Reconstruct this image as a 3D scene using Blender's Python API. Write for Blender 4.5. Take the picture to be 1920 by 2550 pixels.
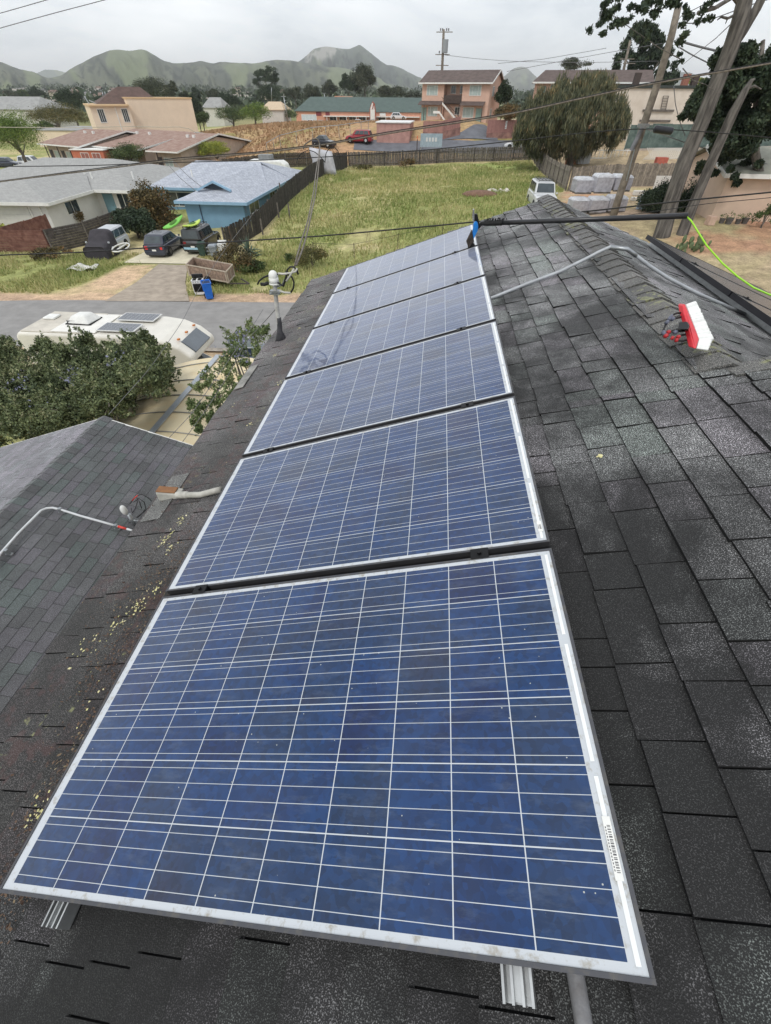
import bpy, math, random
import numpy as np
from mathutils import Matrix, Vector
R = math.radians
rng = random.Random(7)
nr = np.random.RandomState(11)
scene = bpy.context.scene
col = scene.collection
for o in list(bpy.data.objects): bpy.data.objects.remove(o)

# ---------------------------------------------------------------- camera
CAM = np.array([1.0888, 0.0100, 10.0])
F = 1051.17
RP = np.array([[0.94630269, 0.09544499, -0.30887127], [-0.1573258, -0.69869151, -0.69791029], [-0.28241778, 0.70902781, -0.64615769]])
PA = math.atan(4/12); CA, SA = math.cos(PA), math.sin(PA)
RW = RP @ np.array([[CA, 0, -SA], [0, 1, 0], [SA, 0, CA]]).T
cd = bpy.data.cameras.new('camera'); cam = bpy.data.objects.new('camera', cd); col.objects.link(cam)
cd.sensor_fit = 'VERTICAL'; cd.sensor_height = 24; cd.lens = 24*F/2550; cd.clip_start = 0.05; cd.clip_end = 30000
mw = Matrix(((RW[0][0], -RW[1][0], -RW[2][0]), (RW[0][1], -RW[1][1], -RW[2][1]), (RW[0][2], -RW[1][2], -RW[2][2]))).to_4x4()
mw.translation = Vector(CAM); cam.matrix_world = mw
scene.camera = cam

# ---------------------------------------------------------------- world, sun, exposure
SUN_EL, SUN_AZ = R(52), R(200)     # azimuth clockwise from +Y
world = bpy.data.worlds.new("World"); scene.world = world; world.use_nodes = True
nt = world.node_tree; nt.nodes.clear()
def N(t, **k):
    n = nt.nodes.new(t)
    for a, b in k.items():
        if a in n.inputs.keys(): n.inputs[a].default_value = b
        else: setattr(n, a, b)
    return n
sky = N('ShaderNodeTexSky', sky_type='NISHITA', sun_disc=False, sun_elevation=SUN_EL, sun_rotation=SUN_AZ)
tc = N('ShaderNodeTexCoord'); mp = N('ShaderNodeMapping'); mp.inputs['Scale'].default_value = (1, 1, 3.2)
n1 = N('ShaderNodeTexNoise', Scale=2.3, Detail=7, Roughness=.6, Distortion=.5)
rp = N('ShaderNodeValToRGB')
rp.color_ramp.elements[0].position = .34; rp.color_ramp.elements[0].color = (.76, .815, .88, 1)
rp.color_ramp.elements[1].position = .66; rp.color_ramp.elements[1].color = (1.34, 1.36, 1.37, 1)
sc = N('ShaderNodeVectorMath', operation='SCALE'); sc.inputs['Scale'].default_value = .11
mx = N('ShaderNodeMix', data_type='RGBA'); mx.inputs['Factor'].default_value = .88
bg = N('ShaderNodeBackground', Strength=1.0); out = N('ShaderNodeOutputWorld')
L = nt.links.new
L(tc.outputs['Generated'], mp.inputs['Vector']); L(mp.outputs[0], n1.inputs['Vector']); L(n1.outputs['Fac'], rp.inputs[0])
L(sky.outputs[0], sc.inputs[0]); L(sc.outputs[0], mx.inputs['A']); L(rp.outputs[0], mx.inputs['B'])
L(mx.outputs['Result'], bg.inputs['Color']); L(bg.outputs[0], out.inputs[0])
sd = bpy.data.lights.new('sun', 'SUN'); sd.energy = 1.3; sd.angle = R(14); sd.color = (1, .96, .9)
so = bpy.data.objects.new('sun', sd); col.objects.link(so)
sv = Vector((math.sin(SUN_AZ)*math.cos(SUN_EL), math.cos(SUN_AZ)*math.cos(SUN_EL), math.sin(SUN_EL)))
so.rotation_euler = sv.to_track_quat('Z', 'Y').to_euler()
scene.view_settings.view_transform = 'Standard'; scene.view_settings.look = 'None'
scene.view_settings.gamma = 1; scene.view_settings.exposure = 0.08
scene.render.engine = 'CYCLES'

# ---------------------------------------------------------------- photograph rays to places
def ray(u, v): return RW.T @ np.array([(u-960)/F, (v-1275)/F, 1.0])
def atY(u, v, Y): d = ray(u, v); return CAM + (Y-CAM[1])/d[1]*d
def atX(u, v, X): d = ray(u, v); return CAM + (X-CAM[0])/d[0]*d
def atZ(u, v, z=0): d = ray(u, v); return CAM + (z-CAM[2])/d[2]*d
CP = []
for x in (-90, -60, -40, -25, -12, 0):
    for y in (-30, 0, 22, 30): CP.append((x, y, 0))
CP += [(x, y, 0) for x, y in ((-90,60),(-60,50),(-40,47),(-25,50),(-60,75),(-40,62),(-95,110),(-65,118),(-45,110),(-60,90),(-90,160),(-18,42))]
CP += [(-12,42,.2),(12,10,2),(22,10,2.6),(35,10,2.8),(12,-25,1),(35,-25,2),(14,25,2.2),(24,28,2.9),(36,30,3.1),(20.6,40,3.3),(36,45,3.3),(8,30,1.0),(3,30,.3),(50,40,3.5)]
CP += [tuple(atY(*q)) for q in ((866,416,84),(760,440,70),(1000,412,87),(1130,405,89),(1330,400,90),(1410,475,57.8),(1570,465,60),(1690,462,62),(1300,470,62),(1150,500,55),(900,500,55),
 (860,357,97),(1000,362,97),(930,372,95),(1190,307,107),(1060,310,107),(1250,345,104),(700,340,105),(600,320,130),(800,310,150),(720,306,190),(900,306,220),(800,303,250),(1560,370,90),(1700,370,92),(1800,330,110),(1500,330,115),(520,345,118))]
CP += [(40,130,7),(80,120,7),(0,130,5),(20,180,5),(60,200,5),(-100,220,0),(0,300,2),(-100,320,1),(100,300,3),(-160,120,0),(60,70,4)]
CP = np.array(CP)
def _phi(r2): return np.where(r2 > 0, .5*r2*np.log(r2+1e-12), 0)
_P = CP[:, :2]/50; _n = len(_P)
_A = np.zeros((_n+3, _n+3)); _A[:_n, :_n] = _phi(((_P[:, None]-_P[None])**2).sum(-1))+np.eye(_n)*.003
_A[:_n, _n] = 1; _A[:_n, _n+1:] = _P; _A[_n, :_n] = 1; _A[_n+1:, :_n] = _P.T
_W = np.linalg.solve(_A, np.r_[CP[:, 2], 0, 0, 0])
def T(x, y):
    x = np.asarray(x, float); y = np.asarray(y, float)
    xc = np.clip(x, -150, 110); yc = np.clip(y, -40, 310)
    Q = np.stack([xc, yc], -1)/50
    d = ((Q[..., None, :]-_P)**2).sum(-1)
    z = _phi(d)@_W[:_n]+_W[_n]+Q@_W[_n+1:]
    e = np.hypot(x-xc, y-yc); k = np.clip(e/250, 0, 1); k = k*k*(3-2*k)
    return z*(1-k)+1.0*k
def gp(u, v):
    d = ray(u, v); ts = np.geomspace(12, 3000, 3000)/np.linalg.norm(d)
    X = CAM[:, None]+d[:, None]*ts
    return X[:, int(np.argmax(X[2] < T(X[0], X[1])))]
def zon(u, v, P):
    "height at which the pixel's ray passes over ground point P"
    d = ray(u, v); k = math.hypot(P[0]-CAM[0], P[1]-CAM[1])/math.hypot(d[0], d[1]); return CAM[2]+k*d[2]

# ---------------------------------------------------------------- materials
def lin(c): return tuple((x/12.92 if x <= .04045 else ((x+.055)/1.055)**2.4) for x in [v/255 for v in c])
MATS = {}
def newmat(name):
    m = bpy.data.materials.new(name); m.use_nodes = True; t = m.node_tree
    return m, t, t.nodes['Principled BSDF']
def nd(t, ty, **k):
    n = t.nodes.new(ty)
    for a, b in k.items():
        if a in n.inputs.keys(): n.inputs[a].default_value = b
        else: setattr(n, a, b)
    return n
def mat(name, rgb, rough=.7, var=.18, scale=3, bump=.0, bscale=40, metal=0, spec=.4, coord='Object', col2=None, thr=(.35, .65), trans=0, coat=0, detail=5, isl=0):
    "one procedural material: two tones broken up by noise, fine bump"
    if name in MATS: return MATS[name]
    m, t, b = newmat(name); MATS[name] = m
    c = lin(rgb); c1 = tuple(max(0, x*(1-var)) for x in c); c2 = lin(col2) if col2 else tuple(min(1, x*(1+var)) for x in c)
    tcn = nd(t, 'ShaderNodeTexCoord'); no = nd(t, 'ShaderNodeTexNoise', Scale=scale, Detail=detail, Roughness=.6)
    mr = nd(t, 'ShaderNodeMapRange'); mr.inputs[1].default_value = thr[0]; mr.inputs[2].default_value = thr[1]
    mi = nd(t, 'ShaderNodeMix', data_type='RGBA'); mi.inputs['A'].default_value = (*c1, 1); mi.inputs['B'].default_value = (*c2, 1)
    l = t.links.new
    l(tcn.outputs[coord], no.inputs['Vector']); l(no.outputs['Fac'], mr.inputs[0]); l(mr.outputs[0], mi.inputs['Factor'])
    src = mi.outputs['Result']
    if isl:
        ge = nd(t, 'ShaderNodeNewGeometry'); m2 = nd(t, 'ShaderNodeMapRange'); m2.inputs[3].default_value = 1-isl; m2.inputs[4].default_value = 1+isl*.6
        hs = nd(t, 'ShaderNodeHueSaturation'); l(ge.outputs['Random Per Island'], m2.inputs[0]); l(m2.outputs[0], hs.inputs['Value']); l(src, hs.inputs['Color']); src = hs.outputs[0]
    l(src, b.inputs['Base Color'])
    b.inputs['Roughness'].default_value = rough; b.inputs['Metallic'].default_value = metal
    b.inputs['Specular IOR Level'].default_value = spec; b.inputs['Transmission Weight'].default_value = trans; b.inputs['Coat Weight'].default_value = coat
    if bump:
        n2 = nd(t, 'ShaderNodeTexNoise', Scale=bscale, Detail=3); bu = nd(t, 'ShaderNodeBump', Strength=bump, Distance=.02)
        l(tcn.outputs[coord], n2.inputs['Vector']); l(n2.outputs['Fac'], bu.inputs['Height']); l(bu.outputs[0], b.inputs['Normal'])
    return m
def barkmat(name, rgb, col2, s=(6, 6, .9)):
    m = mat(name, rgb, .95, .3, 1.6, bump=1.0, bscale=5, col2=col2, thr=(.38, .62), detail=9); t = m.node_tree; mpn = nd(t, 'ShaderNodeMapping'); mpn.inputs['Scale'].default_value = s
    tn = [n for n in t.nodes if n.type == 'TEX_COORD'][0]; t.links.new(tn.outputs['Object'], mpn.inputs[0])
    for n in t.nodes:
        if n.type == 'TEX_NOISE': t.links.new(mpn.outputs[0], n.inputs['Vector'])
    return m
def leafmat(name, a, b_, c_=None, rough=.6, scale=.5):
    if name in MATS: return MATS[name]
    m, t, b = newmat(name); MATS[name] = m; l = t.links.new
    ge = nd(t, 'ShaderNodeNewGeometry'); r = nd(t, 'ShaderNodeValToRGB'); tcn = nd(t, 'ShaderNodeTexCoord')
    no = nd(t, 'ShaderNodeTexNoise', Scale=scale, Detail=3); ad = nd(t, 'ShaderNodeMath', operation='MULTIPLY_ADD'); ad.inputs[1].default_value = .5
    ml = nd(t, 'ShaderNodeMath', operation='MULTIPLY_ADD'); ml.inputs[1].default_value = 1.2; ml.inputs[2].default_value = -.35
    e = r.color_ramp.elements; e[0].color = (*lin(a), 1); e[1].color = (*lin(b_), 1); e[0].position = .25; e[1].position = .7
    if c_: q = e.new(.93); q.color = (*lin(c_), 1)
    l(tcn.outputs['Object'], no.inputs['Vector']); l(no.outputs['Fac'], ml.inputs[0]); l(ge.outputs['Random Per Island'], ad.inputs[0]); l(ml.outputs[0], ad.inputs[2])
    l(ad.outputs[0], r.inputs[0]); l(r.outputs[0], b.inputs['Base Color']); b.inputs['Roughness'].default_value = rough
    b.inputs['Specular IOR Level'].default_value = .25
    return m
BARK = barkmat('grey_bark', (88, 82, 76), (128, 122, 114))
GLASS = mat('window_glass', (52, 62, 66), .08, .3, 1.2, spec=.9)
CHROME = mat('chrome', (190, 190, 190), .2, .05, metal=1)
BLACKRUB = mat('black_rubber', (26, 26, 27), .75, .2, 8)
GALV = mat('galvanised_steel', (158, 162, 165), .38, .16, 14, metal=.75, bump=.1)

WOODG = mat('weathered_board', (104, 98, 92), .9, .35, 4, bump=.6, bscale=20, isl=.35)
WOODD = mat('dark_weathered_board', (66, 62, 57), .9, .4, 4, bump=.6, bscale=20, isl=.4)
WHITEP = mat('white_paint', (222, 222, 218), .6, .07, 3)

# ---------------------------------------------------------------- mesh helpers
def wmat(o):
    m = Matrix.Translation(o.location) @ o.rotation_euler.to_matrix().to_4x4()
    return (wmat(o.parent) @ o.matrix_parent_inverse @ m) if o.parent else m
def tag(o, label=None, cat=None, group=None, kind=None):
    if label: o['label'] = label
    if cat: o['category'] = cat
    if group: o['group'] = group
    if kind: o['kind'] = kind
    return o
def thing(name, label, cat, loc=(0, 0, 0), rz=0, group=None):
    o = bpy.data.objects.new(name, None); col.objects.link(o); o.location = Vector([float(x) for x in loc]); o.rotation_euler = (0, 0, rz)
    o.empty_display_size = .2
    return tag(o, label, cat, group)
def copy_tree(o, parent=None):
    c = o.copy(); col.objects.link(c); c.parent = parent
    for ch in list(o.children): copy_tree(ch, c)
    return c
class MB:
    def __init__(s): s.v = []; s.f = []; s.m = Matrix.Identity(4)
    def add(s, vs, fs):
        k = len(s.v); s.v += [tuple(s.m @ Vector([float(q) for q in p])) for p in vs]; s.f += [tuple(k+i for i in f) for f in fs]; return s
    def box(s, x0, y0, z0, x1, y1, z1):
        return s.add([(x0,y0,z0),(x1,y0,z0),(x1,y1,z0),(x0,y1,z0),(x0,y0,z1),(x1,y0,z1),(x1,y1,z1),(x0,y1,z1)],
                     [(0,3,2,1),(4,5,6,7),(0,1,5,4),(1,2,6,5),(2,3,7,6),(3,0,4,7)])
    def hexa(s, b, t): return s.add(list(b)+list(t), [(0,3,2,1),(4,5,6,7),(0,1,5,4),(1,2,6,5),(2,3,7,6),(3,0,4,7)])
    def quad(s, *p): return s.add(p, [tuple(range(len(p)))])
    def prism(s, pts, a, b, ax='y'):
        "extrude a closed outline from a to b along an axis"
        n = len(pts)
        mk = {'y': lambda p, c: (p[0], c, p[1]), 'x': lambda p, c: (c, p[0], p[1]), 'z': lambda p, c: (p[0], p[1], c)}[ax]
        return s.add([mk(p, a) for p in pts]+[mk(p, b) for p in pts],
                     [tuple(range(n))[::-1], tuple(range(n, 2*n))]+[(i, (i+1) % n, n+(i+1) % n, n+i) for i in range(n)])
    def tube(s, pts, r, n=8, cap=True):
        pts = [Vector([float(q) for q in p]) for p in pts]; rs = r if isinstance(r, (list, tuple)) else [r]*len(pts)
        vs = []; fs = []; up = None
        for i, p in enumerate(pts):
            d = (pts[min(i+1, len(pts)-1)]-pts[max(i-1, 0)]).normalized()
            if up is None: up = Vector((0, 0, 1)) if abs(d.z) < .9 else Vector((1, 0, 0))
            a = d.cross(up).normalized(); b = a.cross(d).normalized(); up = b
            for k in range(n):
                t = 2*math.pi*k/n; vs.append(p+rs[i]*(math.cos(t)*a+math.sin(t)*b))
        for i in range(len(pts)-1):
            for k in range(n): fs.append((i*n+k, i*n+(k+1) % n, (i+1)*n+(k+1) % n, (i+1)*n+k))
        if cap: fs += [tuple(range(n))[::-1], tuple(range((len(pts)-1)*n, len(pts)*n))]
        return s.add(vs, fs)
    def cyl(s, a, b, r, n=12, r2=None): return s.tube([a, b], [r, r if r2 is None else r2], n)
    def ball(s, c, rx, ry, rz, n=10, m=7):
        vs = [(c[0], c[1], c[2]-rz)]
        for j in range(1, m):
            ph = math.pi*j/m-math.pi/2
            for i in range(n): th = 2*math.pi*i/n; vs.append((c[0]+rx*math.cos(ph)*math.cos(th), c[1]+ry*math.cos(ph)*math.sin(th), c[2]+rz*math.sin(ph)))
        vs.append((c[0], c[1], c[2]+rz)); fs = [(0, 1+(i+1) % n, 1+i) for i in range(n)]
        for j in range(m-2):
            for i in range(n): a = 1+j*n; fs.append((a+i, a+(i+1) % n, a+n+(i+1) % n, a+n+i))
        a = 1+(m-2)*n; fs += [(a+i, a+(i+1) % n, len(vs)-1) for i in range(n)]
        return s.add(vs, fs)
    def build(s, name, m, parent=None, world=False, smooth=False, bevel=0, seg=2, label=None):
        me = bpy.data.meshes.new(name); me.from_pydata(s.v, [], s.f); me.update(); me.materials.append(m)
        me.polygons.foreach_set('use_smooth', [bool(smooth)]*len(me.polygons))
        return link(name, me, parent, world, bevel, seg, label)
def link(name, me, parent=None, world=False, bevel=0, seg=2, label=None):
    o = bpy.data.objects.new(name, me); col.objects.link(o)
    if parent:
        o.parent = parent
        if world: o.matrix_parent_inverse = wmat(parent).inverted()
    if bevel:
        b = o.modifiers.new('bevel', 'BEVEL'); b.width = bevel; b.segments = seg; b.limit_method = 'ANGLE'; b.angle_limit = R(35)
    if label: o['label'] = label
    return o
def npmesh(name, V, k, m, parent=None, world=False, smooth=False):
    "V: (n*k,3) vertices, every k of them one face"
    V = np.asarray(V, np.float32).reshape(-1, 3); n = len(V)//k
    me = bpy.data.meshes.new(name); me.vertices.add(len(V)); me.vertices.foreach_set('co', V.ravel())
    me.loops.add(len(V)); me.loops.foreach_set('vertex_index', np.arange(len(V), dtype=np.int32))
    me.polygons.add(n); me.polygons.foreach_set('loop_start', np.arange(0, n*k, k, dtype=np.int32)); me.polygons.foreach_set('loop_total', np.full(n, k, np.int32))
    me.polygons.foreach_set('use_smooth', np.zeros(n, bool)); me.update(calc_edges=True); me.materials.append(m)
    return link(name, me, parent, world)
def gridmesh(name, X, Y, Z, m, parent=None, smooth=True):
    h, w = X.shape; me = bpy.data.meshes.new(name)
    V = np.stack([X, Y, Z], -1).reshape(-1, 3).astype(np.float32)
    i = (np.arange(h-1)[:, None]*w+np.arange(w-1)[None]).ravel()
    Fc = np.stack([i, i+1, i+w+1, i+w], -1).astype(np.int32)
    me.vertices.add(len(V)); me.vertices.foreach_set('co', V.ravel()); me.loops.add(Fc.size); me.loops.foreach_set('vertex_index', Fc.ravel())
    me.polygons.add(len(Fc)); me.polygons.foreach_set('loop_start', np.arange(0, Fc.size, 4, dtype=np.int32)); me.polygons.foreach_set('loop_total', np.full(len(Fc), 4, np.int32))
    me.update(calc_edges=True); me.materials.append(m)
    if smooth: me.polygons.foreach_set('use_smooth', np.ones(len(Fc), bool))
    return link(name, me, parent)
def leaves(name, clumps, size, m, parent, asp=.55, droop=0, shell=.45, world=True, up=0):
    "many small leaf faces spread through the volume of each clump: (cx,cy,cz,rx,ry,rz,count)"
    out = []
    for cx, cy, cz_, rx, ry, rz, n in clumps:
        n = int(n); d = nr.normal(size=(n, 3)); d /= np.linalg.norm(d, axis=1)[:, None]
        rad = shell+(1-shell)*nr.rand(n)**.7; rad *= 1+.12*nr.normal(size=n)
        p = np.array([cx, cy, cz_])+d*rad[:, None]*np.array([rx, ry, rz])
        a = nr.normal(size=(n, 3))+np.array([0, 0, -droop*2.])+up*np.array([0, 0, 2.]); a /= np.linalg.norm(a, axis=1)[:, None]
        b = np.cross(a, nr.normal(size=(n, 3))); b /= np.linalg.norm(b, axis=1)[:, None]+1e-9
        s_ = (size*(.6+.8*nr.rand(n)))[:, None]; w = s_*asp*.5
        out.append(np.stack([p-a*s_*.5, p+b*w, p+a*s_*.5, p-b*w], 1))
    return npmesh(name, np.concatenate(out), 4, m, parent, world)
def clumpset(c, r, n, k, cnt, flat=1.0, seed=1):
    "scatter n small clumps over an ellipsoid of centre c and radii r"
    q = np.random.RandomState(seed); o = []
    for i in range(n):
        d = q.normal(size=3); d /= np.linalg.norm(d); d[2] = abs(d[2])*1.1-.35 if q.rand() < .85 else d[2]
        f = .45+.5*q.rand(); s = k*(.6+.8*q.rand())
        o.append((c[0]+d[0]*r[0]*f, c[1]+d[1]*r[1]*f, c[2]+d[2]*r[2]*f, r[0]*s, r[1]*s, r[2]*s*flat, cnt*(.5+q.rand())))
    return o
# ================================================================ ground and roads
def uniq(a): return np.unique(np.round(a, 3))
gx = uniq(np.concatenate([-np.geomspace(110, 9800, 26), np.arange(-110, 80, .8), np.geomspace(80, 9800, 26)]))
gy = uniq(np.concatenate([-np.geomspace(40, 3000, 12), np.arange(-40, 135, .8), np.geomspace(135, 9800, 34)]))
GXm, GYm = np.meshgrid(gx, gy); GZm = T(GXm, GYm)
def soft(x, a, b): t = np.clip((x-a)/(b-a), 0, 1); return t*t*(3-2*t)
def vnoise(x, y, s, seed):
    q = np.random.RandomState(seed); g = q.rand(128, 128); u = x/s; v = y/s; i = np.floor(u).astype(int); j = np.floor(v).astype(int); a = u-i; b = v-j; a = a*a*(3-2*a); b = b*b*(3-2*b)
    f = lambda ii, jj: g[ii % 128, jj % 128]
    return (f(i, j)*(1-a)+f(i+1, j)*a)*(1-b)+(f(i, j+1)*(1-a)+f(i+1, j+1)*a)*b
def fbm(x, y, s, seed, o=4): return sum(vnoise(x, y, s/2**k, seed+k)*.5**(k+1) for k in range(o))/(1-.5**o)
RS_ = .108
def road_far(x): return 29.0+RS_*(x+14.2)
def road_near(x): return 21.95+RS_*.9*(x+11)
def inpoly(x, y, P):
    c = np.zeros(np.shape(x), bool); n = len(P)
    for i in range(n):
        (x1, y1), (x2, y2) = P[i], P[(i+1) % n]
        c ^= ((y1 > y) != (y2 > y)) & (x < (x2-x1)*(y-y1)/(y2-y1+1e-12)+x1)
    return c
GRAV = [gp(u, v)[:2] for u, v in ((300, 662), (392, 660), (345, 700), (280, 747), (70, 747), (170, 722), (250, 690))]
def ground_col(X, Y):
    C = lambda r, g, b: np.array(lin((r, g, b)))
    n1 = fbm(X, Y, 9, 1); n2 = fbm(X, Y, 3.2, 5); n3 = fbm(X, Y, 30, 9)
    green, dry, straw, dirt, rust, dark, orange, gravel = C(148,152,96), C(184,172,128), C(206,190,152), C(178,156,134), C(166,136,108), C(92,100,62), C(190,160,138), C(204,176,146)
    k = soft(n1, .36, .60)[..., None]; c = green*(1-k)+dry*k
    k = soft(n2*.6+n1*.4, .55, .68)[..., None]*.8; c = c*(1-k)+straw*k
    lot = inpoly(X, Y, [(-15, 42), (-12.8, 84), (16, 90.5), (14.5, 58), (10, 40), (0, 34)])
    k = (lot*soft(n1+.25*soft(X, -4, 12), .5, .7)*.75)[..., None]; c = c*(1-k)+C(132,152,80)*k
    w = fbm(X, Y, 2.5, 21)
    def put(mask, colr, kk=1.0):
        nonlocal c
        m_ = (mask*kk)[..., None]; c = c*(1-m_)+colr*m_
    yard = soft(X, 10, 15)*soft(60-Y, 0, 4)*(1-soft(9-X, 0, 3)); put(yard, dirt, .45+.55*soft(w, .35, .6)); put(yard*soft(n2, .5, .62), C(160,148,112), .6); put(yard*soft(fbm(X, Y, 5, 33), .56, .64), C(182,128,104), .55)
    d = Y-road_far(X); put((d > -1)*(d < 1.1+1.2*w)*(X < 10)*1.0, orange, .85)
    d = road_near(X)-Y; put((d > -1)*(d < 7)*(X < 6)*1.0, C(190,166,140), .9)
    put(inpoly(X, Y, GRAV)*1.0, gravel, .55+.45*soft(w, .3, .5))
    back = soft(Y-(84+.23*(X+12.8)), 0, 3)*soft(X+75, 0, 15)*soft(20-X, 0, 3)*(1-soft(Y, 235, 250)); put(back, C(178,142,110), .7+.25*soft(n2, .4, .6)); put(back*soft(Y, 150, 215), C(186,138,106), .8); put(back*soft(n1, .56, .66)*(1-soft(Y, 140, 180)), C(128,128,74), .7)
    far = soft(np.hypot(X, Y), 230, 330); put(far, dark, .8); put(far*soft(fbm(X, Y, 140, 3), .48, .6), C(112,118,88), .8)
    put(soft(Y, 58, 60)*soft(X, 16, 18)*(1-far), C(172,152,126), .9)
    return c
gc = ground_col(GXm, GYm)
def ground_mat():
    m, t, b = newmat('ground_cover'); l = t.links.new
    at = nd(t, 'ShaderNodeAttribute', attribute_name='tint'); tcn = nd(t, 'ShaderNodeTexCoord')
    a = nd(t, 'ShaderNodeTexNoise', Scale=1.3, Detail=8, Roughness=.7); f = nd(t, 'ShaderNodeTexNoise', Scale=9, Detail=6, Roughness=.75)
    l(tcn.outputs['Object'], a.inputs['Vector']); l(tcn.outputs['Object'], f.inputs['Vector'])
    ad = nd(t, 'ShaderNodeMath', operation='ADD'); l(a.outputs['Fac'], ad.inputs[0]); l(f.outputs['Fac'], ad.inputs[1])
    mr = nd(t, 'ShaderNodeMapRange'); mr.inputs[1].default_value = .72; mr.inputs[2].default_value = 1.28; mr.inputs[3].default_value = .45; mr.inputs[4].default_value = 1.5; l(ad.outputs[0], mr.inputs[0])
    s_ = nd(t, 'ShaderNodeVectorMath', operation='SCALE'); l(at.outputs['Color'], s_.inputs[0]); l(mr.outputs[0], s_.inputs['Scale']); l(s_.outputs[0], b.inputs['Base Color'])
    b.inputs['Roughness'].default_value = .97; b.inputs['Specular IOR Level'].default_value = .15
    bu = nd(t, 'ShaderNodeBump', Strength=.6, Distance=.08); l(ad.outputs[0], bu.inputs['Height']); l(bu.outputs[0], b.inputs['Normal'])
    return m
g_ = gridmesh('ground', GXm, GYm, GZm, ground_mat()); g_['kind'] = 'structure'
ca = g_.data.color_attributes.new('tint', 'FLOAT_COLOR', 'POINT'); ca.data.foreach_set('color', np.concatenate([gc.reshape(-1, 3), np.ones((gc.size//3, 1))], 1).astype(np.float32).ravel())
def drape(name, A, B, m, dz=.03, n=60, k=6, kind='structure'):
    A = np.array(A, float); B = np.array(B, float)
    def res(P):
        s_ = np.r_[0, np.cumsum(np.hypot(*(P[1:]-P[:-1]).T))]; u = np.linspace(0, s_[-1], n); return np.stack([np.interp(u, s_, P[:, 0]), np.interp(u, s_, P[:, 1])], -1)
    a, b = res(A), res(B); w = np.linspace(0, 1, k)[:, None, None]; G = a[None]*(1-w)+b[None]*w
    o = gridmesh(name, G[..., 0], G[..., 1], T(G[..., 0], G[..., 1])+dz, m)
    if kind: o['kind'] = kind
    return o
ASPH = mat('worn_asphalt', (140, 138, 136), .9, .12, 1.2, bump=.3, bscale=60, detail=9)
xs = np.linspace(-110, 9, 40)
drape('road', [(x, road_near(x)) for x in xs], [(x, road_far(x)+.15*math.sin(x*1.7)) for x in xs], ASPH, .03, 150, 10)
q0 = lambda *P: [gp(*p)[:2] for p in P]
drape('driveway', q0((395, 660), (340, 705), (262, 752)), q0((468, 662), (462, 705), (472, 752)), mat('old_drive', (160, 148, 134), .92, .2, 1.5, bump=.3, detail=9), .05, 30, 8)
drape('concrete_pad', q0((308, 656), (437, 585)), q0((470, 659), (540, 592)), mat('pale_concrete', (204, 196, 172), .85, .1, 1.5, detail=8), .05, 24, 8)
drape('parking_lot', [atYg for atYg in [gp(u, v)[:2] for u, v in ((885, 345), (960, 352), (1060, 352), (1180, 352), (1340, 345))]], [gp(u, v)[:2] for u, v in ((880, 374), (960, 378), (1060, 380), (1180, 384), (1330, 380))], mat('dark_asphalt', (104, 106, 112), .9, .15, .8, bump=.3, detail=9), .06, 60, 10)
drape('upper_driveway', [gp(u, v)[:2] for u, v in ((1090, 352), (1150, 330), (1180, 312))], [gp(u, v)[:2] for u, v in ((1240, 352), (1235, 330), (1205, 312))], MATS['dark_asphalt'], .10, 30, 8)
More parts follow.
